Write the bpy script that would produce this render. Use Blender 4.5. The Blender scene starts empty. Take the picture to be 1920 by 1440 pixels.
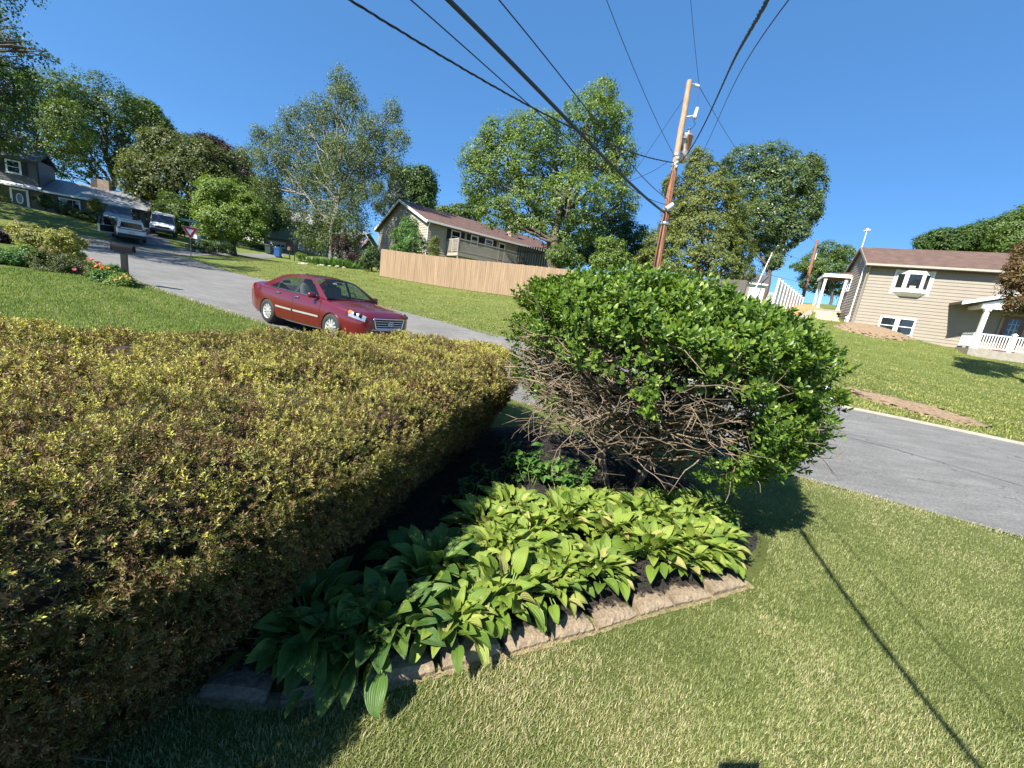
import bpy, bmesh, math, random
import numpy as np
from mathutils import Vector, Matrix

SC = bpy.context.scene
COL = SC.collection
rad = math.radians

# ---------------------------------------------------------------- camera
FPX = 725.0                                    # focal length in photo pixels (1920 wide)
_n = np.array([480.0 - 960, 4150.0 - 720, FPX]); _n /= np.linalg.norm(_n)
_F = np.array([0, 0, 1.0]) - _n[2] * _n; _F /= np.linalg.norm(_F)
_R = np.cross(_n, _F)
CM = np.array([_R, _F, -_n])
EYE = np.array([0, 0, 1.6])
cam = bpy.data.cameras.new('camera'); camo = bpy.data.objects.new('camera', cam); COL.objects.link(camo)
cam.sensor_width = 36.0; cam.lens = FPX / 1920 * 36.0
cam.clip_start = 0.05; cam.clip_end = 2000
rx, up, bk = CM @ np.array([1, 0, 0]), CM @ np.array([0, -1, 0]), CM @ np.array([0, 0, -1])
camo.matrix_world = Matrix(((rx[0], up[0], bk[0], 0), (rx[1], up[1], bk[1], 0), (rx[2], up[2], bk[2], 1.6), (0, 0, 0, 1)))
SC.camera = camo

# ---------------------------------------------------------------- light
SUN_AZ, SUN_EL = -138.2, 45.4                  # compass style: 0 = +Y, clockwise
w = bpy.data.worlds.new('World'); SC.world = w; w.use_nodes = True
nt = w.node_tree; nt.nodes.clear()
sky = nt.nodes.new('ShaderNodeTexSky'); sky.sky_type = 'NISHITA'; sky.sun_disc = False
sky.sun_elevation = rad(SUN_EL); sky.sun_rotation = rad(SUN_AZ)
sky.air_density = 0.6; sky.dust_density = 0.0; sky.ozone_density = 6.0; sky.altitude = 100
bg = nt.nodes.new('ShaderNodeBackground'); bg.inputs[1].default_value = 0.108
wo = nt.nodes.new('ShaderNodeOutputWorld')
hs = nt.nodes.new('ShaderNodeHueSaturation'); hs.inputs['Saturation'].default_value = 1.06
nt.links.new(sky.outputs[0], hs.inputs['Color']); tn = nt.nodes.new('ShaderNodeMix'); tn.data_type = 'RGBA'; tn.blend_type = 'MULTIPLY'; tn.inputs[0].default_value = 1.0; tn.inputs[7].default_value = (0.93, 1.06, 1.0, 1)
nt.links.new(hs.outputs[0], tn.inputs[6]); ev = nt.nodes.new('ShaderNodeMix'); ev.data_type = 'RGBA'; ev.inputs[0].default_value = 0.5; ev.inputs[7].default_value = (0.475, 1.426, 3.297, 1)   # evens out the paling towards the horizon
nt.links.new(tn.outputs[2], ev.inputs[6]); nt.links.new(ev.outputs[2], bg.inputs[0]); nt.links.new(bg.outputs[0], wo.inputs[0])
sl = bpy.data.lights.new('sun', 'SUN'); sl.energy = 5.0; sl.angle = rad(0.53); sl.color = (1.0, 0.95, 0.855)
so = bpy.data.objects.new('sun', sl); COL.objects.link(so)
_sd = Vector((math.sin(rad(SUN_AZ)) * math.cos(rad(SUN_EL)), math.cos(rad(SUN_AZ)) * math.cos(rad(SUN_EL)), math.sin(rad(SUN_EL))))
so.rotation_euler = _sd.to_track_quat('Z', 'Y').to_euler(); so.location = _sd * 60
SC.view_settings.view_transform = 'Standard'; SC.view_settings.look = 'None'
SC.view_settings.exposure = 1.25; SC.view_settings.gamma = 1.0
SC.render.engine = 'CYCLES'
SC.cycles.max_bounces = 6; SC.cycles.diffuse_bounces = 3; SC.cycles.glossy_bounces = 3
SC.cycles.transmission_bounces = 4; SC.cycles.transparent_max_bounces = 8
SC.cycles.use_denoising = True

# ---------------------------------------------------------------- helpers
def ray(x, y): return CM @ np.array([(x - 960) / FPX, (y - 720) / FPX, 1.0])
def P(x, y, d): return EYE + ray(x, y) * d             # survey: photo pixel + distance along the view axis -> point
def G(x, y, z=0.0):
    r = ray(x, y); return EYE + r * ((z - EYE[2]) / r[2])
def azv(a): return np.array([math.sin(rad(a)), math.cos(rad(a)), 0.0])

def tag(o, label=None, cat=None, group=None, kind=None):
    if label: o['label'] = label
    if cat: o['category'] = cat
    if group: o['group'] = group
    if kind: o['kind'] = kind
    return o
def empty(name, loc, rz=0.0, label=None, cat=None, group=None):
    o = bpy.data.objects.new(name, None); COL.objects.link(o)
    o.location = tuple(float(v) for v in loc); o.rotation_euler = (0, 0, rz); o.empty_display_size = 0.2
    return tag(o, label, cat, group)
def link_mesh(name, me, mats, parent=None):
    if not isinstance(mats, (list, tuple)): mats = [mats]
    for m in mats: me.materials.append(m)
    o = bpy.data.objects.new(name, me); COL.objects.link(o)
    if parent is not None: o.parent = parent
    return o
def np_mesh(name, V, F, smooth=False, tint=None, mi=None):
    """V (n,3); F (m,k) array or list of arrays with different k."""
    me = bpy.data.meshes.new(name)
    Fs = F if isinstance(F, list) else [F]
    Fs = [np.asarray(a, dtype=np.int32) for a in Fs if len(a)]
    V = np.asarray(V, dtype=np.float32)
    me.vertices.add(len(V)); me.vertices.foreach_set('co', V.ravel())
    nl = sum(a.size for a in Fs); npoly = sum(len(a) for a in Fs)
    me.loops.add(nl); me.loops.foreach_set('vertex_index', np.concatenate([a.ravel() for a in Fs]))
    me.polygons.add(npoly)
    tot = np.concatenate([np.full(len(a), a.shape[1], np.int32) for a in Fs])
    st = np.concatenate([[0], np.cumsum(tot)[:-1]]).astype(np.int32)
    me.polygons.foreach_set('loop_start', st)
    try: me.polygons.foreach_set('loop_total', tot)
    except Exception: pass
    if smooth: me.polygons.foreach_set('use_smooth', np.ones(npoly, bool))
    if mi is not None: me.polygons.foreach_set('material_index', np.asarray(mi, np.int32))
    me.update(calc_edges=True)
    if tint is not None:
        at = me.attributes.new('tint', 'FLOAT', 'POINT'); at.data.foreach_set('value', np.asarray(tint, np.float32))
    return me

class MB:
    """collects shapes, builds ONE mesh object"""
    def __init__(s): s.v = []; s.f = []; s.m = []; s.sm = []
    def add(s, V, F, mi=0, smooth=False):
        b = len(s.v); s.v += [tuple(float(c) for c in p) for p in V]
        for f in F: s.f.append([i + b for i in f]); s.m.append(mi); s.sm.append(smooth)
        return s
    def box(s, c, d, rz=0.0, mi=0, rx=0.0, ry=0.0):
        hx, hy, hz = d[0] / 2, d[1] / 2, d[2] / 2
        R = Matrix.Rotation(rz, 3, 'Z') @ Matrix.Rotation(ry, 3, 'Y') @ Matrix.Rotation(rx, 3, 'X')
        V = [R @ Vector((x, y, z)) + Vector(c) for x in (-hx, hx) for y in (-hy, hy) for z in (-hz, hz)]
        return s.add(V, [(0, 1, 3, 2), (4, 6, 7, 5), (0, 4, 5, 1), (2, 3, 7, 6), (0, 2, 6, 4), (1, 5, 7, 3)], mi)
    def bevel_box(s, c, d, b=0.02, rz=0.0, mi=0, rx=0.0, ry=0.0, seg=2):
        bm = bmesh.new(); bmesh.ops.create_cube(bm, size=1.0)
        bmesh.ops.scale(bm, vec=d, verts=bm.verts)
        bmesh.ops.bevel(bm, geom=bm.edges[:], offset=b, segments=seg, affect='EDGES', profile=0.5)
        R = Matrix.Rotation(rz, 3, 'Z') @ Matrix.Rotation(ry, 3, 'Y') @ Matrix.Rotation(rx, 3, 'X')
        bm.verts.ensure_lookup_table(); bm.verts.index_update()
        V = [R @ v.co + Vector(c) for v in bm.verts]; F = [[v.index for v in f.verts] for f in bm.faces]
        bm.free(); return s.add(V, F, mi, True)
    def tube(s, pts, r, n=8, mi=0, cap=True):
        pts = [Vector(p) for p in pts]; k = len(pts)
        rr = r if hasattr(r, '__len__') else [r] * k
        V = []; F = []; prev = None
        for i in range(k):
            t = (pts[min(i + 1, k - 1)] - pts[max(i - 1, 0)])
            if t.length < 1e-9: t = Vector((0, 0, 1))
            t.normalize()
            if prev is None: a = t.orthogonal().normalized()
            else:
                a = prev - t * prev.dot(t)
                a = a.normalized() if a.length > 1e-6 else t.orthogonal().normalized()
            prev = a; b = t.cross(a)
            for j in range(n):
                q = 2 * math.pi * j / n
                V.append(pts[i] + (a * math.cos(q) + b * math.sin(q)) * rr[i])
        for i in range(k - 1):
            for j in range(n):
                j2 = (j + 1) % n
                F.append((i * n + j, i * n + j2, (i + 1) * n + j2, (i + 1) * n + j))
        s.add(V, F, mi, True)
        if cap:
            s.add([V[j] for j in range(n)], [tuple(range(n))[::-1]], mi); s.add([V[(k - 1) * n + j] for j in range(n)], [tuple(range(n))], mi)
        return s
    def lathe(s, prof, c=(0, 0, 0), n=20, mi=0, axis='Z'):
        V = []; F = []; k = len(prof)
        for (r, z) in prof:
            for j in range(n):
                q = 2 * math.pi * j / n; x, y = r * math.cos(q), r * math.sin(q)
                p = (x, y, z) if axis == 'Z' else ((x, z, y) if axis == 'Y' else (z, x, y))
                V.append((p[0] + c[0], p[1] + c[1], p[2] + c[2]))
        for i in range(k - 1):
            for j in range(n):
                j2 = (j + 1) % n; F.append((i * n + j, i * n + j2, (i + 1) * n + j2, (i + 1) * n + j))
        return s.add(V, F, mi, True)
    def prism(s, poly, h0, h1, plane='XY', mi=0):
        """extrude a 2D polygon. plane XY: along z, XZ: along y, YZ: along x"""
        n = len(poly)
        def pt(p, h): return {'XY': (p[0], p[1], h), 'XZ': (p[0], h, p[1]), 'YZ': (h, p[0], p[1])}[plane]
        V = [pt(p, h0) for p in poly] + [pt(p, h1) for p in poly]
        F = [tuple(range(n))[::-1], tuple(range(n, 2 * n))] + [(i, (i + 1) % n, n + (i + 1) % n, n + i) for i in range(n)]
        return s.add(V, F, mi)
    def quad(s, a, b, c, d, mi=0): return s.add([a, b, c, d], [(0, 1, 2, 3)], mi)
    def grid(s, PT, mi=0, smooth=True):
        """PT: rows of points"""
        r, c = len(PT), len(PT[0]); V = [p for row in PT for p in row]
        return s.add(V, [(i * c + j, i * c + j + 1, (i + 1) * c + j + 1, (i + 1) * c + j) for i in range(r - 1) for j in range(c - 1)], mi, smooth)
    def build(s, name, mats, parent=None, fix=True):
        me = bpy.data.meshes.new(name); me.from_pydata(s.v, [], s.f)
        me.polygons.foreach_set('material_index', s.m); me.polygons.foreach_set('use_smooth', s.sm)
        if fix:
            bm = bmesh.new(); bm.from_mesh(me); bmesh.ops.recalc_face_normals(bm, faces=bm.faces); bm.to_mesh(me); bm.free()
        me.update()
        return link_mesh(name, me, mats, parent)

# ---------------------------------------------------------------- materials
MATS = {}
def _mat(name):
    m = bpy.data.materials.new(name); m.use_nodes = True; MATS[name] = m
    t = m.node_tree; b = t.nodes['Principled BSDF']; return m, t, b
def _ramp(t, stops):
    r = t.nodes.new('ShaderNodeValToRGB'); e = r.color_ramp.elements
    while len(e) < len(stops): e.new(0.5)
    for i, (p, c) in enumerate(stops): e[i].position = p; e[i].color = (c[0], c[1], c[2], 1)
    return r
def _noise(t, scale, detail=4, rough=0.55, coord='Object', vec=None, stretch=None):
    tc = t.nodes.new('ShaderNodeTexCoord'); n = t.nodes.new('ShaderNodeTexNoise')
    n.inputs['Scale'].default_value = scale; n.inputs['Detail'].default_value = detail; n.inputs['Roughness'].default_value = rough
    src = tc.outputs[coord]
    if stretch:
        mp = t.nodes.new('ShaderNodeMapping'); mp.inputs['Scale'].default_value = stretch; t.links.new(src, mp.inputs[0]); src = mp.outputs[0]
    t.links.new(src, n.inputs['Vector']); return n
def _mix(t, a, b, fac, mode='MIX'):
    m = t.nodes.new('ShaderNodeMix'); m.data_type = 'RGBA'; m.blend_type = mode
    for s, v in ((6, a), (7, b), (0, fac)):
        if hasattr(v, 'is_output') or hasattr(v, 'links'): t.links.new(v, m.inputs[s])
        elif s == 0: m.inputs[0].default_value = v
        else: m.inputs[s].default_value = (v[0], v[1], v[2], 1)
    return m.outputs[2]
def _bump(t, b, hgt, strength, dist=0.01):
    n = t.nodes.new('ShaderNodeBump'); n.inputs['Strength'].default_value = strength; n.inputs['Distance'].default_value = dist
    t.links.new(hgt, n.inputs['Height']); t.links.new(n.outputs[0], b.inputs['Normal'])
def simple(name, col, rough=0.6, metal=0.0, spec=0.5, var=0.12, vscale=6.0, bump=0.0, bscale=60.0, coat=0.0, stretch=None):
    m, t, b = _mat(name)
    b.inputs['Roughness'].default_value = rough; b.inputs['Metallic'].default_value = metal
    b.inputs['Specular IOR Level'].default_value = spec; b.inputs['Coat Weight'].default_value = coat
    n = _noise(t, vscale, 5, 0.6, stretch=stretch)
    lo = [c * (1 - var) for c in col]; hi = [min(1, c * (1 + var)) for c in col]
    r = _ramp(t, [(0.3, lo), (0.7, hi)]); t.links.new(n.outputs[0], r.inputs[0]); t.links.new(r.outputs[0], b.inputs['Base Color'])
    if bump > 0:
        k = _noise(t, bscale, 4, 0.6, stretch=stretch); _bump(t, b, k.outputs[0], bump, 0.01)
    return m
def leafmat(name, stops, rough=0.5, spec=0.4, trans=0.35, attr=None, tcol=1.3, vein=0):
    """leaf: colour varies per leaf (islands) or by attribute 'tint'"""
    m, t, b = _mat(name)
    if attr:
        a = t.nodes.new('ShaderNodeAttribute'); a.attribute_name = attr; src = a.outputs['Fac']
    else:
        g = t.nodes.new('ShaderNodeNewGeometry'); src = g.outputs['Random Per Island']
    r = _ramp(t, stops); t.links.new(src, r.inputs[0]); col = r.outputs[0]
    if vein:                # ribs that run along the blade, a paler midrib, yellowed edges and small blemishes
        a = t.nodes.new('ShaderNodeAttribute'); a.attribute_name = 'tint'
        w_ = t.nodes.new('ShaderNodeMath'); w_.operation = 'MULTIPLY'; w_.inputs[1].default_value = vein; t.links.new(a.outputs['Fac'], w_.inputs[0])
        sn = t.nodes.new('ShaderNodeMath'); sn.operation = 'SINE'; t.links.new(w_.outputs[0], sn.inputs[0])
        vr = _ramp(t, [(0.0, (.70, .72, .66)), (0.6, (1.0, 1.0, 1.0)), (1.0, (1.12, 1.1, 1.0))]); mr = t.nodes.new('ShaderNodeMath'); mr.operation = 'MULTIPLY_ADD'; mr.inputs[1].default_value = .5; mr.inputs[2].default_value = .5; t.links.new(sn.outputs[0], mr.inputs[0]); t.links.new(mr.outputs[0], vr.inputs[0])
        col = _mix(t, col, vr.outputs[0], 1.0, 'MULTIPLY')
        er = _ramp(t, [(0.0, (1, 1, 1)), (0.035, (0, 0, 0)), (0.965, (0, 0, 0)), (1.0, (1, 1, 1))]); t.links.new(a.outputs['Fac'], er.inputs[0])
        nb = _noise(t, 16.0, 4, .6); nr = _ramp(t, [(0.60, (0, 0, 0)), (0.70, (1, 1, 1))]); t.links.new(nb.outputs[0], nr.inputs[0])
        ad = t.nodes.new('ShaderNodeMath'); ad.operation = 'MULTIPLY'; t.links.new(nr.outputs[0], ad.inputs[0]); ad.inputs[1].default_value = .55
        mxx = t.nodes.new('ShaderNodeMath'); mxx.operation = 'MULTIPLY_ADD'; mxx.inputs[1].default_value = .35; t.links.new(er.outputs[0], mxx.inputs[0]); t.links.new(ad.outputs[0], mxx.inputs[2]); mxx.use_clamp = True
        col = _mix(t, col, (.33, .30, .10), mxx.outputs[0]); _bump(t, b, mr.outputs[0], .5, .004)
    b.inputs['Roughness'].default_value = rough; b.inputs['Specular IOR Level'].default_value = spec
    t.links.new(col, b.inputs['Base Color'])
    if trans > 0:
        tr = t.nodes.new('ShaderNodeBsdfTranslucent')
        tc = _mix(t, col, (1.0 * tcol, 1.0 * tcol, 0.45), 1.0, 'MULTIPLY'); t.links.new(tc, tr.inputs[0])
        mx = t.nodes.new('ShaderNodeMixShader'); mx.inputs[0].default_value = trans
        o = t.nodes['Material Output']
        t.links.new(b.outputs[0], mx.inputs[1]); t.links.new(tr.outputs[0], mx.inputs[2]); t.links.new(mx.outputs[0], o.inputs[0])
    return m
def bandmat(name, col, line, scale, axis, width=0.12, rough=0.7, var=0.1, bump=0.3):
    """boards / shingles courses: dark joints every 1/scale metres along an object axis"""
    m, t, b = _mat(name); b.inputs['Roughness'].default_value = rough
    tc = t.nodes.new('ShaderNodeTexCoord'); sp = t.nodes.new('ShaderNodeSeparateXYZ'); t.links.new(tc.outputs['Object'], sp.inputs[0])
    mu = t.nodes.new('ShaderNodeMath'); mu.operation = 'MULTIPLY'; mu.inputs[1].default_value = scale; t.links.new(sp.outputs['XYZ'.index(axis)], mu.inputs[0])
    fr = t.nodes.new('ShaderNodeMath'); fr.operation = 'FRACT'; t.links.new(mu.outputs[0], fr.inputs[0])
    lt = t.nodes.new('ShaderNodeMath'); lt.operation = 'LESS_THAN'; lt.inputs[1].default_value = width; t.links.new(fr.outputs[0], lt.inputs[0])
    n = _noise(t, 3.0, 5); r = _ramp(t, [(0.3, [c * (1 - var) for c in col]), (0.7, [min(1, c * (1 + var)) for c in col])]); t.links.new(n.outputs[0], r.inputs[0])
    t.links.new(_mix(t, r.outputs[0], line, lt.outputs[0]), b.inputs['Base Color'])
    if bump: _bump(t, b, fr.outputs[0], bump, 0.02)
    return m
def brickmat(name, c1, c2, mortar, bw=0.22, bh=0.075, rough=0.85, msize=0.012, swap=None, bump=0.4, offset=0.5, objvec='XZ'):
    m, t, b = _mat(name); b.inputs['Roughness'].default_value = rough
    tc = t.nodes.new('ShaderNodeTexCoord'); sp = t.nodes.new('ShaderNodeSeparateXYZ'); cb = t.nodes.new('ShaderNodeCombineXYZ')
    t.links.new(tc.outputs['Object'], sp.inputs[0])
    if objvec == 'SUM':       # works on walls of either direction
        ad = t.nodes.new('ShaderNodeMath'); ad.operation = 'ADD'; t.links.new(sp.outputs[0], ad.inputs[0]); t.links.new(sp.outputs[1], ad.inputs[1])
        t.links.new(ad.outputs[0], cb.inputs[0]); t.links.new(sp.outputs[2], cb.inputs[1])
    else:
        t.links.new(sp.outputs['XYZ'.index(objvec[0])], cb.inputs[0]); t.links.new(sp.outputs['XYZ'.index(objvec[1])], cb.inputs[1])
    br = t.nodes.new('ShaderNodeTexBrick'); br.inputs['Scale'].default_value = 1.0
    br.inputs['Brick Width'].default_value = bw; br.inputs['Row Height'].default_value = bh; br.inputs['Mortar Size'].default_value = msize
    br.inputs['Color1'].default_value = (*c1, 1); br.inputs['Color2'].default_value = (*c2, 1); br.inputs['Mortar'].default_value = (*mortar, 1)
    br.offset = offset
    t.links.new(cb.outputs[0], br.inputs[0])
    n = _noise(t, 2.0, 5); r = _ramp(t, [(0.3, (0.75,) * 3), (0.7, (1.1,) * 3)]); t.links.new(n.outputs[0], r.inputs[0])
    t.links.new(_mix(t, br.outputs[0], r.outputs[0], 1.0, 'MULTIPLY'), b.inputs['Base Color'])
    if bump:
        iv = t.nodes.new('ShaderNodeMath'); iv.operation = 'SUBTRACT'; iv.inputs[0].default_value = 1.0; t.links.new(br.outputs['Fac'], iv.inputs[1])
        _bump(t, b, iv.outputs[0], bump, 0.01)
    return m
def glassmat(name, tint=(0.6, 0.7, 0.7), clear=0.55):
    m, t, b = _mat(name)
    b.inputs['Base Color'].default_value = (0.02, 0.025, 0.028, 1); b.inputs['Roughness'].default_value = 0.03; b.inputs['Specular IOR Level'].default_value = 0.9
    tr = t.nodes.new('ShaderNodeBsdfTransparent'); tr.inputs[0].default_value = (*tint, 1)
    mx = t.nodes.new('ShaderNodeMixShader'); mx.inputs[0].default_value = clear
    o = t.nodes['Material Output']; t.links.new(b.outputs[0], mx.inputs[1]); t.links.new(tr.outputs[0], mx.inputs[2]); t.links.new(mx.outputs[0], o.inputs[0])
    return m

def grassground(name, stops, fine=90.0):
    m, t, b = _mat(name); b.inputs['Roughness'].default_value = 0.85; b.inputs['Specular IOR Level'].default_value = 0.2
    n1 = _noise(t, 0.9, 6, 0.65, stretch=(0.35, 1.3, 1)); n2 = _noise(t, 6.0, 6, 0.75, stretch=(1, 1, 1)); n3 = _noise(t, fine, 3, 0.75)
    ad = t.nodes.new('ShaderNodeMath'); ad.operation = 'ADD'; t.links.new(n1.outputs[0], ad.inputs[0]); t.links.new(n2.outputs[0], ad.inputs[1])
    ad2 = t.nodes.new('ShaderNodeMath'); ad2.operation = 'MULTIPLY_ADD'; t.links.new(n3.outputs[0], ad2.inputs[0]); ad2.inputs[1].default_value = 1.0; t.links.new(ad.outputs[0], ad2.inputs[2])
    dv = t.nodes.new('ShaderNodeMath'); dv.operation = 'MULTIPLY'; dv.inputs[1].default_value = 0.3333; t.links.new(ad2.outputs[0], dv.inputs[0])
    r = _ramp(t, stops); t.links.new(dv.outputs[0], r.inputs[0]); t.links.new(r.outputs[0], b.inputs['Base Color'])
    _bump(t, b, n3.outputs[0], 1.0, 0.06)
    return m
def asphaltmat(name, col):
    m, t, b = _mat(name); b.inputs['Roughness'].default_value = 0.88; b.inputs['Specular IOR Level'].default_value = 0.3
    n1 = _noise(t, 0.5, 5, 0.6); n2 = _noise(t, 45.0, 4, 0.75); n3 = _noise(t, 3.0, 5, 0.6, stretch=(0.5, 1.6, 1))
    r1 = _ramp(t, [(0.3, [c * 0.82 for c in col]), (0.7, [c * 1.15 for c in col])]); t.links.new(n1.outputs[0], r1.inputs[0])
    r2 = _ramp(t, [(0.3, (0.55,) * 3), (0.5, (1.0,) * 3), (0.72, (1.55,) * 3)]); t.links.new(n2.outputs[0], r2.inputs[0])
    r3 = _ramp(t, [(0.35, (0.85,) * 3), (0.65, (1.08,) * 3)]); t.links.new(n3.outputs[0], r3.inputs[0])
    c = _mix(t, _mix(t, r1.outputs[0], r2.outputs[0], 1.0, 'MULTIPLY'), r3.outputs[0], 1.0, 'MULTIPLY')
    # hairline cracks
    v = t.nodes.new('ShaderNodeTexVoronoi'); v.feature = 'DISTANCE_TO_EDGE'; v.inputs['Scale'].default_value = 0.32
    nw = _noise(t, 1.2, 4, 0.6); av = t.nodes.new('ShaderNodeVectorMath'); av.operation = 'MULTIPLY_ADD'
    t.links.new(nw.outputs['Color'], av.inputs[0]); av.inputs[1].default_value = (0.9, 0.9, 0.9)
    tc = t.nodes.new('ShaderNodeTexCoord'); t.links.new(tc.outputs['Object'], av.inputs[2]); t.links.new(av.outputs[0], v.inputs['Vector'])
    lt = t.nodes.new('ShaderNodeMath'); lt.operation = 'LESS_THAN'; lt.inputs[1].default_value = 0.003; t.links.new(v.outputs['Distance'], lt.inputs[0])
    t.links.new(_mix(t, c, [q * 0.62 for q in col], lt.outputs[0]), b.inputs['Base Color'])
    _bump(t, b, n2.outputs[0], 0.5, 0.01)
    return m

M_lawn = grassground('lawn', [(0.34, (0.08, 0.115, 0.024)), (0.48, (0.155, 0.195, 0.045)), (0.58, (0.215, 0.24, 0.065)), (0.68, (0.33, 0.325, 0.11))])
M_asphalt = asphaltmat('asphalt', (0.168, 0.164, 0.155))
M_asphalt2 = asphaltmat('asphalt_dark', (0.13, 0.13, 0.14))
M_patch = asphaltmat('asphalt_patch', (0.155, 0.152, 0.145))
M_conc = simple('concrete', (0.28, 0.25, 0.205), 0.85, var=0.18, vscale=5, bump=0.4, bscale=80)
M_white = simple('white_paint', (0.8, 0.8, 0.78), 0.45, var=0.03)
M_trim = simple('white_trim', (0.78, 0.77, 0.74), 0.5, var=0.04)
M_black = simple('black_plastic', (0.015, 0.015, 0.016), 0.45, var=0.1)
M_blackpaint = simple('black_shutter', (0.02, 0.021, 0.024), 0.6)
M_pane = glassmat('window_pane', (0.2, 0.22, 0.24), 0.12)
M_dark = simple('dark_interior', (0.02, 0.02, 0.02), 0.9)
M_bark = simple('bark', (0.10, 0.078, 0.058), 0.9, var=0.35, vscale=9, bump=0.8, bscale=25, stretch=(3, 3, 0.6))
M_barkpale = simple('pale_bark', (0.20, 0.185, 0.155), 0.85, var=0.45, vscale=7, bump=0.5, bscale=25)
M_steel = simple('galvanised_steel', (0.55, 0.56, 0.57), 0.38, metal=0.8, var=0.1)
M_wire = simple('wire_jacket', (0.018, 0.018, 0.02), 0.5)
# ================================================================ terrain
_cp = [np.array(q, float) for q in [(0, 0, 0), (3, 1, 0), (-3, .5, 0), (0, 3, 0), (3, 4, 0), (2, 2.5, 0), (-2, 5, .0), (0, -6, -.05), (8, -3, -.05), (-8, -2, .1),
       (-5, 6.5, .05), (-4, 3, 0.02), (5.4, 3.7, -.03), (3.4, 4.66, -.03), (-1, 7.2, -.02), (-4, 9, .0), (1.5, 6.0, -.03)]]
_cp += [P(*q) for q in [(1560, 760, 10), (1920, 835, 8.5), (935, 632, 14), (770, 585, 17), (500, 604, 11.4), (637, 640, 10.6), (240, 535, 12), (440, 513, 20),
        (345, 481, 25), (712, 518, 25.5), (940, 556, 21.2), (590, 476, 52), (520, 480, 45), (620, 498, 30), (255, 461, 28), (302, 447, 33), (263, 425, 38), (50, 395, 36),
        (0, 425, 26), (155, 443, 26), (150, 470, 18), (0, 520, 10), (120, 525, 11), (1590, 607, 28), (1783, 653, 25.4), (1900, 672, 24.2), (1900, 745, 16), (1760, 765, 12),
        (1650, 690, 19), (1550, 600, 30), (1395, 580, 36), (480, 482, 40), (1200, 600, 18), (1320, 600, 20)]]
_cp += [np.array(q, float) for q in [(-8.3, 32.2, 2.7), (0, 38, 3.2), (8, 34, 3.6), (5, 16, .55), (30, 40, 5.5), (36, 22, 3.4), (-45, 30, 4.2), (-40, 5, 1.5), (25, 0, .3), (35, -15, .5), (-30, -20, .3), (0, -35, -.2)]]
for a in range(-100, 101, 25): _cp.append(np.array([90 * math.sin(rad(a)), 90 * math.cos(rad(a)), 6.5 if abs(a) < 80 else 3]))
for a in range(0, 360, 30): _cp.append(np.array([380 * math.sin(rad(a)), 380 * math.cos(rad(a)), 7.0 if math.cos(rad(a)) > -.2 else 1.0]))
_cp = np.array(_cp)
def _phi(r): return np.where(r > 1e-9, r * r * np.log(np.maximum(r, 1e-9)), 0.0)
_N = len(_cp); _S = 20.0
_A = np.zeros((_N + 3, _N + 3)); _D = np.hypot(_cp[:, None, 0] - _cp[None, :, 0], _cp[:, None, 1] - _cp[None, :, 1]) / _S
_A[:_N, :_N] = _phi(_D) + np.eye(_N) * 0.004
_A[:_N, _N] = 1; _A[:_N, _N + 1] = _cp[:, 0] / _S; _A[:_N, _N + 2] = _cp[:, 1] / _S; _A[_N:, :_N] = _A[:_N, _N:].T
_W = np.linalg.solve(_A, np.concatenate([_cp[:, 2], [0, 0, 0]]))
def HZ(X, Y):
    X = np.asarray(X, float); Y = np.asarray(Y, float); sh = np.broadcast(X, Y).shape
    x = np.broadcast_to(X, sh).ravel(); y = np.broadcast_to(Y, sh).ravel(); out = np.empty(len(x))
    for i in range(0, len(x), 20000):
        d = np.hypot(x[i:i + 20000, None] - _cp[None, :, 0], y[i:i + 20000, None] - _cp[None, :, 1]) / _S
        out[i:i + 20000] = _phi(d) @ _W[:_N] + _W[_N] + _W[_N + 1] * x[i:i + 20000] / _S + _W[_N + 2] * y[i:i + 20000] / _S
    out = out.reshape(sh)
    return float(out) if sh == () else out
def on(x, y, dz=0.0): return (float(x), float(y), HZ(x, y) + dz)
def GT(px, py, d0=1.0, d1=120.0):
    """where the view ray through a photo pixel meets the terrain"""
    t = np.geomspace(d0, d1, 500); r = ray(px, py); q = EYE[None] + t[:, None] * r[None]
    b = np.nonzero(q[:, 2] < HZ(q[:, 0], q[:, 1]))[0]
    return q[b[0]] if len(b) else q[-1]

def axis_pts(a, b, fine, far):
    c = np.arange(a, b + 1e-6, fine)
    l = a - np.geomspace(2, far, 14)[::-1]; r = b + np.geomspace(2, far, 14)
    return np.concatenate([l, c, r])
xs = axis_pts(-36, 40, 0.36, 360); ys = axis_pts(-4, 46, 0.36, 350)
GX, GY = np.meshgrid(xs, ys); GZ = HZ(GX, GY)
V = np.stack([GX, GY, GZ], -1).reshape(-1, 3); nx, ny = len(xs), len(ys)
I = (np.arange(ny - 1)[:, None] * nx + np.arange(nx - 1)[None]).ravel()
ground = link_mesh('ground', np_mesh('ground', V, np.stack([I, I + 1, I + nx + 1, I + nx], 1), True), M_lawn); ground['kind'] = 'structure'

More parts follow.
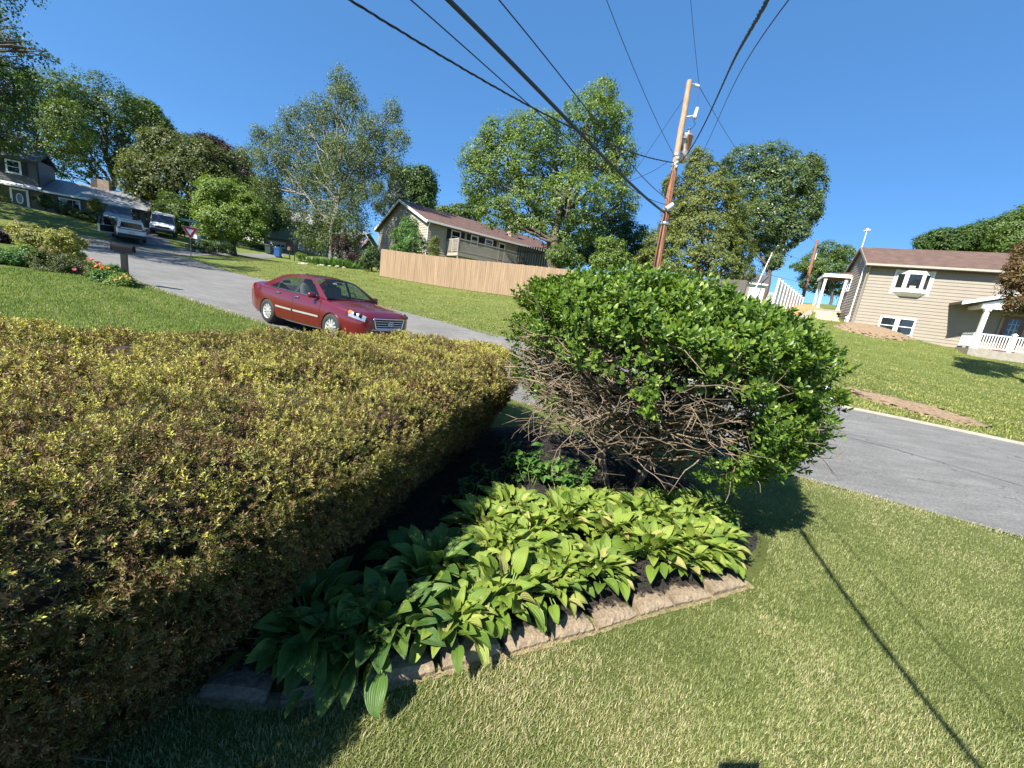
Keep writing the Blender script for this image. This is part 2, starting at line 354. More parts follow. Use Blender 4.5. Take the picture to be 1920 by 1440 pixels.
def resample(pts, n):
    pts = np.array([p[:2] for p in pts], float); d = np.concatenate([[0], np.cumsum(np.hypot(*np.diff(pts, axis=0).T))])
    # smooth through the points
    t = np.linspace(0, d[-1], n); out = np.stack([np.interp(t, d, pts[:, 0]), np.interp(t, d, pts[:, 1])], 1)
    k = max(1, n // 40)
    for _ in range(3):
        q = out.copy(); q[k:-k] = (out[:-2 * k] + out[k:-k] * 2 + out[2 * k:]) / 4; out = q
    return out
def strip(name, A, B, m, dz, n=140, c=24, kind='structure', crown=0.0):
    a, b = resample(A, n), resample(B, n); u = np.linspace(0, 1, c)
    XY = a[:, None] * (1 - u)[None, :, None] + b[:, None] * u[None, :, None]
    Z = HZ(XY[..., 0], XY[..., 1]) + dz + crown * (1 - (2 * u - 1)[None] ** 2)
    V = np.concatenate([XY, Z[..., None]], -1).reshape(-1, 3)
    I = (np.arange(n - 1)[:, None] * c + np.arange(c - 1)[None]).ravel()
    o = link_mesh(name, np_mesh(name, V, np.stack([I, I + 1, I + c + 1, I + c], 1), True), m); o['kind'] = kind
    return o
ROAD_NEAR = [(26, -6.5), (12, .45), (5.38, 3.69), (3.42, 4.66), (-1, 6.9), (-4, 8.75), P(500, 607, 11.4), P(395, 567, 11.7), P(300, 548, 12), P(235, 535, 12.6), P(150, 478, 17), P(0, 452, 18), P(-200, 425, 18)]
ROAD_FAR = [(34, -1), (20, 2.8), P(1920, 835, 8.5), P(1560, 760, 10), P(1250, 697, 11.7), P(935, 632, 14), P(770, 585, 17), P(440, 513, 20), P(380, 495, 22), P(340, 480, 25), P(230, 462, 26), P(100, 445, 25), P(-100, 415, 26)]
strip('road', ROAD_NEAR, ROAD_FAR, M_asphalt, 0.012, 260, 40)
strip('side_street', [P(150, 452, 24), P(250, 463, 25.5), P(345, 478.5, 25.4), P(410, 481, 31), P(480, 483, 38), P(560, 487, 52)], [P(60, 433, 26), P(155, 442, 26.5), P(240, 455, 28), P(330, 465, 30.5), P(400, 471, 35), P(480, 477, 43)], M_asphalt, 0.020, 100, 14)
strip('driveway', [P(205, 452, 28), P(205, 440, 32), P(205, 428, 37)], [P(330, 464, 30.5), P(316, 452, 33), P(268, 425, 39)], M_asphalt2, 0.028, 40, 12)
# tar lines / worn strips on the road
strip('road_patch', [G(1530, 800, 0), G(1700, 838, 0), G(1950, 900, 0)], [G(1530, 806, 0), G(1700, 850, 0), G(1950, 922, 0)], M_patch, 0.017, 40, 4)
# low concrete kerb on the far side of the road (right)
def kerb(name, pts, wd, h, m, n=120):
    c = resample(pts, n); t = np.gradient(c, axis=0); t /= np.hypot(*t.T)[:, None]; nr = np.stack([-t[:, 1], t[:, 0]], 1)
    prof = [(-wd / 2, 0.0), (-wd / 2, h), (wd / 2, h + .01), (wd / 2, 0.0)]
    V = []
    for o_, z_ in prof:
        q = c + nr * o_; V.append(np.stack([q[:, 0], q[:, 1], HZ(q[:, 0], q[:, 1]) + z_], 1))
    V = np.stack(V, 1).reshape(-1, 3); I = (np.arange(n - 1)[:, None] * 4 + np.arange(3)[None]).ravel()
    o = link_mesh(name, np_mesh(name, V, np.stack([I, I + 1, I + 5, I + 4], 1)), m); o['kind'] = 'structure'; return o
kerb('kerb', [p[:2] for p in ROAD_FAR[1:5]], 0.13, 0.06, M_conc)
# bare earth
M_dirt = simple('bare_earth', (0.235, 0.165, 0.10), 0.95, var=0.3, vscale=8, bump=0.8, bscale=30)
M_straw = simple('straw', (0.40, 0.30, 0.15), 0.95, var=0.3, vscale=12, bump=0.8, bscale=40)
def blob_patch(name, pix, m, dz=0.02, hmound=0.0, n=26, seed=0, kind='structure'):
    """a ragged patch of bare soil lying on the terrain inside a closed outline"""
    rr = random.Random(seed); c = np.mean(pix, 0); k = len(pix); ang = 90; rings = []
    base = np.array(pix); d = np.linspace(0, k, ang, endpoint=False); out = []
    for q in d:
        i = int(q) % k; f = q - int(q); f = f * f * (3 - 2 * f); out.append(base[i] * (1 - f) + base[(i + 1) % k] * f)
    out = np.array(out); V = []; 
    for j, s in enumerate(np.linspace(0.02, 1, n)):
        w = 1 + (np.array([rr.uniform(-.09, .09) for _ in range(ang)]) if s > .8 else 0) * (1 if s > .8 else 0)
        q = c + (out - c) * s * (w[:, None] if s > .8 else 1)
        nz = np.array([rr.uniform(-.03, .03) for _ in range(ang)]) * (1 if hmound else .15)
        V.append(np.stack([q[:, 0], q[:, 1], HZ(q[:, 0], q[:, 1]) + (dz if s < .97 else -.02) + hmound * (1 - s ** 2.2) + nz * (s < .97)], 1))
    V = np.concatenate(V); F = [(j * ang + i, j * ang + (i + 1) % ang, (j + 1) * ang + (i + 1) % ang, (j + 1) * ang + i) for j in range(n - 1) for i in range(ang)]
    o = link_mesh(name, np_mesh(name, V, np.array(F), True), m); o['kind'] = kind; return o
# ================================================================ foliage tools
def norm(a): return a / np.maximum(np.linalg.norm(a, axis=-1, keepdims=True), 1e-9)
def rnd_unit(rg, n): return norm(rg.normal(size=(n, 3)))
def leaf_quads(C, D, N, L, Wd, fold=0.25):
    """diamond leaves: base at C, along D, facing N -> (n,4,3), folded along the midrib"""
    D = norm(D); S = norm(np.cross(D, N)); N2 = np.cross(S, D)
    L = np.broadcast_to(L, len(C))[:, None]; Wd = np.broadcast_to(Wd, len(C))[:, None]
    a = C; b = C + D * L * .5 + S * Wd * .5 + N2 * Wd * fold; c = C + D * L - N2 * L * .08; d = C + D * L * .5 - S * Wd * .5 + N2 * Wd * fold
    return np.stack([a, b, c, d], 1)
def quads_obj(name, Q, mat, parent=None, tint=None, smooth=False):
    n = len(Q); me = np_mesh(name, Q.reshape(-1, 3), np.arange(n * 4).reshape(n, 4), smooth, None if tint is None else np.repeat(tint, 4))
    return link_mesh(name, me, mat, parent)
def template_leaves(T, TF, C, D, N, L, Wd):
    """place a template blade T (k,3: x across, y along, z up, unit size) at many frames"""
    D = norm(D); S = norm(np.cross(D, N)); N2 = np.cross(S, D); n = len(C); k = len(T)
    L = np.broadcast_to(L, n)[:, None, None]; Wd = np.broadcast_to(Wd, n)[:, None, None]
    V = C[:, None] + S[:, None] * T[None, :, 0:1] * Wd + D[:, None] * T[None, :, 1:2] * L + N2[:, None] * T[None, :, 2:3] * L
    return V.reshape(-1, 3), (np.arange(n)[:, None, None] * k + TF[None]).reshape(-1, TF.shape[1])
def vnoise(X, sc, seed=0):
    """cheap smooth 3-D noise in 0..1 from sines"""
    rg = np.random.default_rng(seed); s = np.zeros(len(X))
    for i in range(6):
        k = rg.normal(size=3) * sc * (1 + i * .5); s += np.sin(X @ k + rg.uniform(0, 6.28)) / (1 + i * .35)
    return 1 / (1 + np.exp(-s * 1.1))

# ================================================================ yew hedge
def smooth_closed(poly, n):
    p = np.array(poly, float); k = len(p); t = np.linspace(0, k, n, endpoint=False); i = t.astype(int); f = (t - i)[:, None]
    p0, p1, p2, p3 = p[(i - 1) % k], p[i % k], p[(i + 1) % k], p[(i + 2) % k]
    c = .5 * (2 * p1 + (p2 - p0) * f + (2 * p0 - 5 * p1 + 4 * p2 - p3) * f ** 2 + (3 * p1 - p0 - 3 * p2 + p3) * f ** 3)
    d = np.concatenate([[0], np.cumsum(np.hypot(*np.diff(np.concatenate([c, c[:1]]), axis=0).T))]); s = np.linspace(0, d[-1], n, endpoint=False)
    cc = np.concatenate([c, c[:1]]); return np.stack([np.interp(s, d, cc[:, 0]), np.interp(s, d, cc[:, 1])], 1)
HF = smooth_closed([(-1.72, -.85), (-1.06, .28), (-.70, 1.1), (-.45, 2.0), (-.26, 2.8), (-.08, 3.5), (.07, 4.7), (-.5, 5.55), (-1.5, 5.2), (-2.5, 4.05), (-3.45, 2.75), (-4.4, 1.2), (-4.6, -.2), (-3.4, -1.1)], 400)
def poly_sd(X, Y, poly):
    """distance to a closed polyline, positive inside; also the outward direction"""
    q = np.stack([X, Y], 1); best = np.full(len(q), 1e9); nr = np.zeros((len(q), 2)); ins = np.zeros(len(q), bool)
    for i in range(len(poly)):
        a = poly[i]; b = poly[(i + 1) % len(poly)]; e = b - a; w = q - a
        t = np.clip((w @ e) / (e @ e), 0, 1); pr = w - t[:, None] * e; d = np.hypot(pr[:, 0], pr[:, 1]); m = d < best
        best[m] = d[m]; nr[m] = pr[m]
        c = ((a[1] > q[:, 1]) != (b[1] > q[:, 1])) & (q[:, 0] < (b[0] - a[0]) * (q[:, 1] - a[1]) / (b[1] - a[1] + 1e-12) + a[0]); ins ^= c
    nr /= np.maximum(np.hypot(nr[:, 0], nr[:, 1]), 1e-9)[:, None]; nr[ins] *= -1
    return np.where(ins, best, -best), nr
def hedge_top(X, Y): 
    P3 = np.stack([X, Y, X * 0], 1); return 1.0 + (vnoise(P3, 2.2, 5) - .5) * .13 + (vnoise(P3, 6.0, 6) - .5) * .08
def hedge_points(rg, n_top, n_side):
    X = rg.uniform(-4.7, 0.05, n_top * 3); Y = rg.uniform(-1.2, 5.7, n_top * 3)
    d, nr = poly_sd(X, Y, HF[::4]); m = d > 0; X, Y, d, nr = X[m], Y[m], d[m], nr[m]
    e = np.clip((.32 - d) / .32, 0, 1); z = hedge_top(X, Y) - .19 * e ** 2.4
    sl = .19 * 2.4 * e ** 1.4 / .32
    N = norm(np.concatenate([nr * sl[:, None], np.ones((len(X), 1))], 1)); Pt = np.stack([X, Y, z], 1)
    # sides
    i = rg.integers(0, len(HF), n_side); tg = np.roll(HF, -1, 0)[i] - HF[i]; tg /= np.hypot(*tg.T)[:, None]
    out = np.stack([tg[:, 1], -tg[:, 0]], 1); zz = rg.uniform(.06, .84, n_side)
    P3 = np.stack([HF[i][:, 0], HF[i][:, 1], zz], 1)
    inset = (.27 + .06 * np.clip((HF[i][:, 1] - 1.9) / 1.0, 0, 1)) * np.clip((.82 - zz) / .75, 0, 1) ** 1.05 + (vnoise(P3, 5, 9) - .5) * .12
    q = HF[i] - out * inset[:, None]
    N2 = norm(np.concatenate([out, np.where(zz > .78, .2, -.45)[:, None]], 1))
    return Pt, N, np.stack([q[:, 0], q[:, 1], zz + 0 * zz], 1), N2
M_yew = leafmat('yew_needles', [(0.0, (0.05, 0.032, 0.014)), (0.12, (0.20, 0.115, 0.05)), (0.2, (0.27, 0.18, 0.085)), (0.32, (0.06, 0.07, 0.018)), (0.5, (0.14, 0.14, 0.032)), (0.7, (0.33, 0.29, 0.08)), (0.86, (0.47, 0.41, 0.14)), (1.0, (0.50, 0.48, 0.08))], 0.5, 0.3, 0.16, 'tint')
M_yewcore = simple('yew_inner_twigs', (0.028, 0.022, 0.013), 0.95, var=0.4, vscale=20)
def build_hedge():
    root = empty('yew_hedge', (-2.2, 2.2, 0), 0, 'broad clipped yew hedge with yellow green and brown flat top', 'hedge')
    off = np.array([-2.2, 2.2, 0])
    # dark inner mass
    rings = []
    tg = np.roll(HF, -1, 0) - HF; tg /= np.hypot(*tg.T)[:, None]; out = np.stack([tg[:, 1], -tg[:, 0]], 1)
    for ins, z in [(.46, -.02), (.40, .15), (.32, .4), (.20, .65), (.15, .76), (.2, .84), (.36, .90), (.6, .92)]:
        q = (HF - out * ins)[::4]; rings.append(np.concatenate([q, np.full((len(q), 1), z)], 1))
    k = len(rings[0]); V = np.concatenate(rings + [np.array([[-2.2, 2.2, .93]])]) - off
    F = [(a * k + i, a * k + (i + 1) % k, (a + 1) * k + (i + 1) % k, (a + 1) * k + i) for a in range(len(rings) - 1) for i in range(k)]
    T = [((len(rings) - 1) * k + i, (len(rings) - 1) * k + (i + 1) % k, len(rings) * k) for i in range(k)]
    link_mesh('inner_branches', np_mesh('inner_branches', V, [np.array(F), np.array(T)], True), M_yewcore, root)
    rg = np.random.default_rng(11)
    Pt, Nt, Ps, Ns = hedge_points(rg, 80000, 100000)
    Pa = np.concatenate([Pt, Ps]); Na = np.concatenate([Nt, Ns]); top = np.concatenate([np.ones(len(Pt)), np.zeros(len(Ps))])
    dist = np.hypot(Pa[:, 0], Pa[:, 1]); 
    # thin far / unseen parts (behind the camera and the left end)
    keep = np.ones(len(Pa), bool)
    keep &= ~((Pa[:, 1] < -.3) & (rg.random(len(Pa)) < .8))
    keep &= rg.random(len(Pa)) < np.where(top > .5, np.interp(dist, [1.0, 2.0, 3.5, 5], [1, .8, .5, .42]), np.interp(dist, [1.5, 3, 5], [1, .7, .4]))
    back = (np.sum(Na[:, :2] * -Pa[:, :2], 1) < -.1) & (top < .5); keep &= ~(back & (rg.random(len(Pa)) < .94))
    Pa, Na, top, dist = Pa[keep], Na[keep], top[keep], dist[keep]; n = len(Pa)
    Pa = Pa - Na * (rg.random(n) ** 1.5 * .09)[:, None]
    sky_bias = np.array([-.1, 0, 1.0])
    ax = norm(Na * .9 + rnd_unit(rg, n) * .95 + sky_bias * np.where(top > .5, .25, .35)[:, None])
    # colour of each shoot
    pn = vnoise(Pa, 1.7, 21); pn2 = vnoise(Pa, 6.0, 22)
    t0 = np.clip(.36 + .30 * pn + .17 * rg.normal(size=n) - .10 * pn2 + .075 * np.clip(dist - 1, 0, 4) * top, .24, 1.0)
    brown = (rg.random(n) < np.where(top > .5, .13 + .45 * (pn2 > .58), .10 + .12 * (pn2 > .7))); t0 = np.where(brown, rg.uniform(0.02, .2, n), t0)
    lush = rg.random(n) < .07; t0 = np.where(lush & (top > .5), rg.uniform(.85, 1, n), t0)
    t0 = np.where((top < .5) & ~brown, np.clip(t0 * .66, .31, .46), t0); t0 = np.where((top < .5) & (Pa[:, 2] < .6) & (rg.random(n) < .5), rg.uniform(0, .06, n), t0)  # side shoots: older dark needles, tinted darker still to paint in the shade
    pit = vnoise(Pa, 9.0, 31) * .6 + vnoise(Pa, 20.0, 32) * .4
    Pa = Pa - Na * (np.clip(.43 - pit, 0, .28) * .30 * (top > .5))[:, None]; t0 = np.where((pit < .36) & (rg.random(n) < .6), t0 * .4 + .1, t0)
    # needles set spirally round each short shoot
    Q = []; TT = []
    for near in (True, False):
        m = (dist < 2.4) if near else (dist >= 2.4)
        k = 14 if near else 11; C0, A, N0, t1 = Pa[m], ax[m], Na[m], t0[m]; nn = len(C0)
        if not nn: continue
        Ls = rg.uniform(.012, .040, nn) * (1 if near else 1.1); sc_ = rg.uniform(.6, 1.45, nn); lng = (rg.random(nn) < .012) & (A[:, 2] > .5); Ls = np.where(lng, rg.uniform(.06, .10, nn), Ls); t1 = np.where(lng, rg.uniform(.7, 1.0, nn), t1)
        side = norm(np.cross(A, rnd_unit(rg, nn))); upv = np.cross(side, A); ph0 = rg.uniform(0, 6.28, nn)
        for j in range(k):
            s = (j + .6) / k; ph = ph0 + j * 2.39996
            rv = side * np.cos(ph)[:, None] + upv * np.sin(ph)[:, None]
            base = C0 + A * (Ls * s)[:, None]
            d = norm(A * (.35 + 1.1 * s * s) + rv * (1.05 - .45 * s) + rnd_unit(rg, nn) * .22)
            ln = rg.uniform(.009, .0165, nn) * (1.0 if near else 1.2) * (1.15 - .3 * s) * sc_
            wd = (.0040 if near else .0066)
            Q.append(leaf_quads(base, d, A * .8 - rv * .5 + rnd_unit(rg, nn) * .3, ln, wd, .08))
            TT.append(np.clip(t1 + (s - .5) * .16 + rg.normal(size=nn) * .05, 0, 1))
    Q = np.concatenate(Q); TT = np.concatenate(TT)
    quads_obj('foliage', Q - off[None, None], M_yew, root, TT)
    # long unclipped shoots along the top + bare twigs in the shaded hollow
    mb = MB(); rr = random.Random(3)
    for _ in range(1100):
        i = rr.randrange(len(HF)); q = HF[i]
        if q[1] < .2 or q[1] > 5.2 or q[0] < -1.6: continue
        o = out[i]; z = rr.uniform(.1, .62); a = q - o * rr.uniform(.36, .46) ; b = q - o * rr.uniform(.12, .32) 
        zt = z + rr.uniform(-.05, .16); mid = (a + b) / 2 + np.array([rr.uniform(-.06, .06), rr.uniform(-.06, .06)])
        mb.tube([(a[0] - off[0], a[1] - off[1], z), (mid[0] - off[0], mid[1] - off[1], (z + zt) / 2 + rr.uniform(-.04, .03)), (b[0] - off[0], b[1] - off[1], zt)], [.005, .004, .002], 4, 0, False)
    mb.build('twigs', simple('hedge_twig', (0.13, 0.095, 0.06), 0.9, var=.3), root)
build_hedge()

# ================================================================ planting bed, mulch, edging stones
BED_FRONT = [G(395, 1262), G(520, 1285), G(650, 1262), G(780, 1238), G(900, 1205), G(1000, 1182), G(1110, 1155), G(1200, 1128), G(1300, 1105), G(1385, 1080), G(1412, 1045), G(1415, 1000)]
BF = np.array([p[:2] for p in BED_FRONT])
BED = smooth_closed([tuple(p) for p in BF] + [(1.92, 3.1), (2.05, 3.7), (1.8, 4.4), (1.2, 4.7), (.2, 4.9), (-.5, 4.4), (-.75, 3.4), (-.95, 2.5), (-1.25, 1.8), (-1.5, 1.3)], 200)
M_mulch = simple('black_mulch', (0.022, 0.018, 0.015), 0.95, var=0.5, vscale=30, bump=1.0, bscale=60)
def build_bed():
    xs = np.arange(-1.8, 2.6, .05); ys = np.arange(.9, 5.2, .05); X, Y = np.meshgrid(xs, ys)
    d, _ = poly_sd(X.ravel(), Y.ravel(), BED); d = d.reshape(X.shape)
    rg = np.random.default_rng(2)
    z = np.clip(d / .16, -1.5, 1) * .085 - .012 + rg.normal(size=X.shape) * .006 * (d > 0) + .02 * (vnoise(np.stack([X.ravel(), Y.ravel(), X.ravel() * 0], 1), 5, 3).reshape(X.shape) - .5)
    V = np.stack([X, Y, z], -1).reshape(-1, 3); nx = len(xs); I = (np.arange(len(ys) - 1)[:, None] * nx + np.arange(nx - 1)[None]).ravel()
    dm = d.ravel(); F = np.stack([I, I + 1, I + nx + 1, I + nx], 1); F = F[(dm[F] > -.1).any(1)]
    o = link_mesh('mulch_bed', np_mesh('mulch_bed', V, F, True), M_mulch); o['kind'] = 'structure'
    # loose chips
    n = 14000; X = rg.uniform(-1.3, 2.4, n * 2); Y = rg.uniform(1.1, 4.5, n * 2); d, _ = poly_sd(X, Y, BED); m = d > -.02; X, Y = X[m][:n], Y[m][:n]; d = d[m][:n]
    zz = np.clip(d / .16, 0, 1) * .085 + rg.uniform(-.002, .016, len(X))
    zz = np.where((d < .13) & (rg.random(len(X)) < .5), .066 + rg.uniform(0, .012, len(X)), zz); D = rnd_unit(rg, len(X)); D[:, 2] *= .35; N = rnd_unit(rg, len(X)) * .5 + np.array([0, 0, 1.0])
    o = quads_obj('mulch_chips', leaf_quads(np.stack([X, Y, zz], 1), D, N, rg.uniform(.012, .045, len(X)), rg.uniform(.004, .012, len(X)), .2), leafmat('mulch_chip', [(0, (.012, .010, .009)), (.7, (.03, .024, .02)), (1, (.075, .06, .045))], .9, .2, 0)); o['kind'] = 'stuff'
    tag(o, 'loose dark wood mulch chips in the planting bed', 'mulch')
build_bed()
def blockmat(name, col):
    m, t, b = _mat(name); b.inputs['Roughness'].default_value = .95; b.inputs['Specular IOR Level'].default_value = .2
    n1 = _noise(t, 9, 6, .7); n2 = _noise(t, 70, 5, .8); r1 = _ramp(t, [(.3, [c * .62 for c in col]), (.5, col), (.7, [c * 1.3 for c in col])]); t.links.new(n1.outputs[0], r1.inputs[0])
    r2 = _ramp(t, [(.3, (.6,) * 3), (.55, (1,) * 3), (.75, (1.35,) * 3)]); t.links.new(n2.outputs[0], r2.inputs[0]); c = _mix(t, r1.outputs[0], r2.outputs[0], 1.0, 'MULTIPLY')
    # dark mulch washed over the back of the top face
    tc = t.nodes.new('ShaderNodeTexCoord'); sp = t.nodes.new('ShaderNodeSeparateXYZ'); t.links.new(tc.outputs['Object'], sp.inputs[0]); n3 = _noise(t, 12, 5, .7)
    ad = t.nodes.new('ShaderNodeMath'); ad.operation = 'MULTIPLY_ADD'; t.links.new(n3.outputs[0], ad.inputs[0]); ad.inputs[1].default_value = .26; t.links.new(sp.outputs[1], ad.inputs[2])
    k = _ramp(t, [(.105, (0, 0, 0)), (.135, (1, 1, 1))]); t.links.new(ad.outputs[0], k.inputs[0]); t.links.new(_mix(t, c, (.03, .025, .02), k.outputs[0]), b.inputs['Base Color'])
    _bump(t, b, n2.outputs[0], .9, .008); return m
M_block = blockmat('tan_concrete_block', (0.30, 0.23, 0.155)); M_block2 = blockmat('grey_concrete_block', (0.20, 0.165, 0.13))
def edging():
    c = resample(BF[:10], 240); d = np.concatenate([[0], np.cumsum(np.hypot(*np.diff(c, axis=0).T))]); rr = random.Random(8)
    labs = ['grey edging block at the shaded hedge end of the border', 'grey edging block under drooping dark hosta leaves', 'edging block half in hedge shadow with hosta leaves over it',
            'first sunlit tan edging block beyond the hedge shadow', 'tan edging block with mulch piled on its top', 'tan edging block below the small thin leaved hosta', 'tan edging block with a pale crumbly mulch covered top', 'tan edging block in the bare gap between hostas',
            'tan edging block just past the bare mulch gap', 'tan edging block under yellow green hosta tips', 'tan edging block near the far end of the border', 'last tan edging block at the curved far tip']
    s = .02; k = 0
    while s < d[-1] - .2 and k < 12:
        L = rr.uniform(.25, .33); mid = min(s + L / 2, d[-1] - .01)
        x = np.interp(mid, d, c[:, 0]); y = np.interp(mid, d, c[:, 1]); x2 = np.interp(min(mid + .1, d[-1]), d, c[:, 0]); y2 = np.interp(min(mid + .1, d[-1]), d, c[:, 1])
        x1 = np.interp(mid - .1, d, c[:, 0]); y1 = np.interp(mid - .1, d, c[:, 1]); a = math.atan2(y2 - y1, x2 - x1)
        # trapezoid block with a split rough face
        bm = bmesh.new(); h = rr.uniform(.045, .06); w0 = L / 2 - .012
        nxs, nys = 14, 8
        gv = {}
        for i in range(nxs + 1):
            for j in range(nys + 1):
                u = -1 + 2 * i / nxs; v = j / nys
                wloc = w0 * (1 - .16 * v); xx = u * wloc; yy = -.085 + v * .135
                zt = h - .012 * (u * u) + rr.uniform(-.0012, .0012) - (.012 if j == 0 else 0)
                gv[i, j] = bm.verts.new((xx, yy + (rr.uniform(-.004, .004) if j == 0 else 0), zt))
        low = {}
        for i in range(nxs + 1):
            u = -1 + 2 * i / nxs; low[i, 1] = bm.verts.new((u * w0, -.094 + rr.uniform(-.004, .004), h * .55)); low[i, 2] = bm.verts.new((u * w0, -.088 + rr.uniform(-.004, .004), -.03))
        for i in range(nxs):
            for j in range(nys): bm.faces.new((gv[i, j], gv[i + 1, j], gv[i + 1, j + 1], gv[i, j + 1]))
            bm.faces.new((low[i, 1], low[i + 1, 1], gv[i + 1, 0], gv[i, 0])); bm.faces.new((low[i, 2], low[i + 1, 2], low[i + 1, 1], low[i, 1]))
        for i in (0, nxs):
            col = [gv[i, j] for j in range(nys + 1)]; b0 = bm.verts.new((col[-1].co.x, col[-1].co.y, -.03)); bm.faces.new(col + [b0, low[i, 2], low[i, 1]])
        me = bpy.data.meshes.new('edging_block'); bmesh.ops.recalc_face_normals(bm, faces=bm.faces); bm.to_mesh(me); bm.free()
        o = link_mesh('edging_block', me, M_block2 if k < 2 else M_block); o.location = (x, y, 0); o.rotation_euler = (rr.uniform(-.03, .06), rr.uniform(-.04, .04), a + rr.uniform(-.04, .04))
        tag(o, labs[k], 'edging block', 'edging blocks along the hosta border')
        s += L; k += 1
edging()
_bo = resample([(x, y) for x, y in BF[:10]], 60); _t = np.gradient(_bo, axis=0); _t /= np.hypot(*_t.T)[:, None]; _nr = np.stack([_t[:, 1], -_t[:, 0]], 1)
strip('bare_soil_edge', [tuple(q) for q in _bo + _nr * .05], [tuple(q) for q in _bo + _nr * (.115 + .035 * np.sin(np.arange(60) * 1.9)[:, None] * np.sin(np.arange(60) * .53)[:, None])], simple('thatch', (.24, .185, .10), .95, var=.4, vscale=25, bump=1.0, bscale=70), .004, 160, 5)

# ================================================================ hostas
def hosta_template():
    ny, nx = 9, 10; V = []; F = []
    for j in range(ny + 1):
        v = j / ny; w = .5 * (math.sin(math.pi * min(1, (v * .93 + .05)) ** .78) ** .85) if v < 1 else 0.0
        w = max(w, .015)
        for i in range(nx + 1):
            u = -1 + 2 * i / nx
            z = -.26 * v ** 2.4 + abs(u) * w * .34 + .014 * math.cos(i * math.pi) * (w * 2) - .05 * abs(u) * v
            V.append((u * w, v, z + .07 * v))
    for j in range(ny):
        for i in range(nx): F.append((j * (nx + 1) + i, j * (nx + 1) + i + 1, (j + 1) * (nx + 1) + i + 1, (j + 1) * (nx + 1) + i))
    return np.array(V), np.array(F)
HT, HTF = hosta_template(); HTU = np.tile(np.linspace(0, 1, 11), 10)
def hosta_mat(name, stops):
    m = leafmat(name, stops, 0.46, 0.35, 0.26, None, 1.25, 75.0)
    return m
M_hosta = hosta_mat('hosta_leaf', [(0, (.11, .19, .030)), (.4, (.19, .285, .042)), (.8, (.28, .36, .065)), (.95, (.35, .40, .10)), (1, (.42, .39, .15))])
M_hosta_shade = hosta_mat('hosta_leaf_shaded', [(0, (.055, .12, .028)), (.5, (.085, .165, .035)), (1, (.14, .23, .05))])  # same hosta leaf with the shade put into its colour
M_stalk = simple('hosta_stalk', (0.16, 0.25, 0.06), 0.5, var=.2)
def make_hosta(seed, n, R, H, mat, leafL, name='hosta'):
    rg = np.random.default_rng(seed); root = empty(name, (0, 0, 0))
    az = np.arange(n) * 2.39996 + rg.uniform(-.35, .35, n); q = ((np.arange(n) + .5) / n) ** .8      # inner upright -> outer flat
    el = np.radians(82 - 56 * q + rg.normal(size=n) * 7)
    plen = H * (.55 + .25 * rg.random(n)) * (1.0 - .15 * q) + R * .35 * q
    d0 = np.stack([np.sin(az) * np.cos(el), np.cos(az) * np.cos(el), np.sin(el)], 1)
    base = np.stack([np.sin(az), np.cos(az), 0 * az], 1) * .035
    tip = base + d0 * plen[:, None]
    el2 = el - np.radians(2 + 46 * rg.random(n) * (.4 + q)); D = np.stack([np.sin(az + rg.normal(size=n) * .35) * np.cos(el2), np.cos(az + rg.normal(size=n) * .35) * np.cos(el2), np.sin(el2)], 1)
    out = np.stack([np.sin(az), np.cos(az), 0 * az], 1)
    N = norm(np.array([0, 0, 1.0]) - out * .35 + rg.normal(size=(n, 3)) * .28)
    L = leafL * (.75 + .45 * rg.random(n)); V, F = template_leaves(HT, HTF, tip, D, N, L, L * rg.uniform(.52, .70, n))
    V[:, 2] = np.maximum(V[:, 2], .012)
    lf = link_mesh('leaves', np_mesh('leaves', V, F, True, np.tile(HTU, n)), mat, root)
    mb = MB()
    for i in range(n):
        m_ = (base[i] + tip[i]) / 2 + np.array([0, 0, .03]); mb.tube([base[i] * .6, m_, tip[i]], [.005, .0042, .003], 5, 0, False)
    mb.build('stalks', M_stalk, root)
    return root
def copy_tree(o, parent=None):
    c = o.copy(); COL.objects.link(c)
    if parent is not None: c.parent = parent; c.matrix_parent_inverse = o.matrix_parent_inverse
    for ch in list(o.children): copy_tree(ch, c)
    return c
protos = [make_hosta(31 + i, 70, .25, .15, M_hosta, .112) for i in range(4)] + [make_hosta(41 + i, 58, .27, .18, M_hosta_shade, .122) for i in range(2)] + [make_hosta(51, 44, .17, .17, M_hosta, .095)]
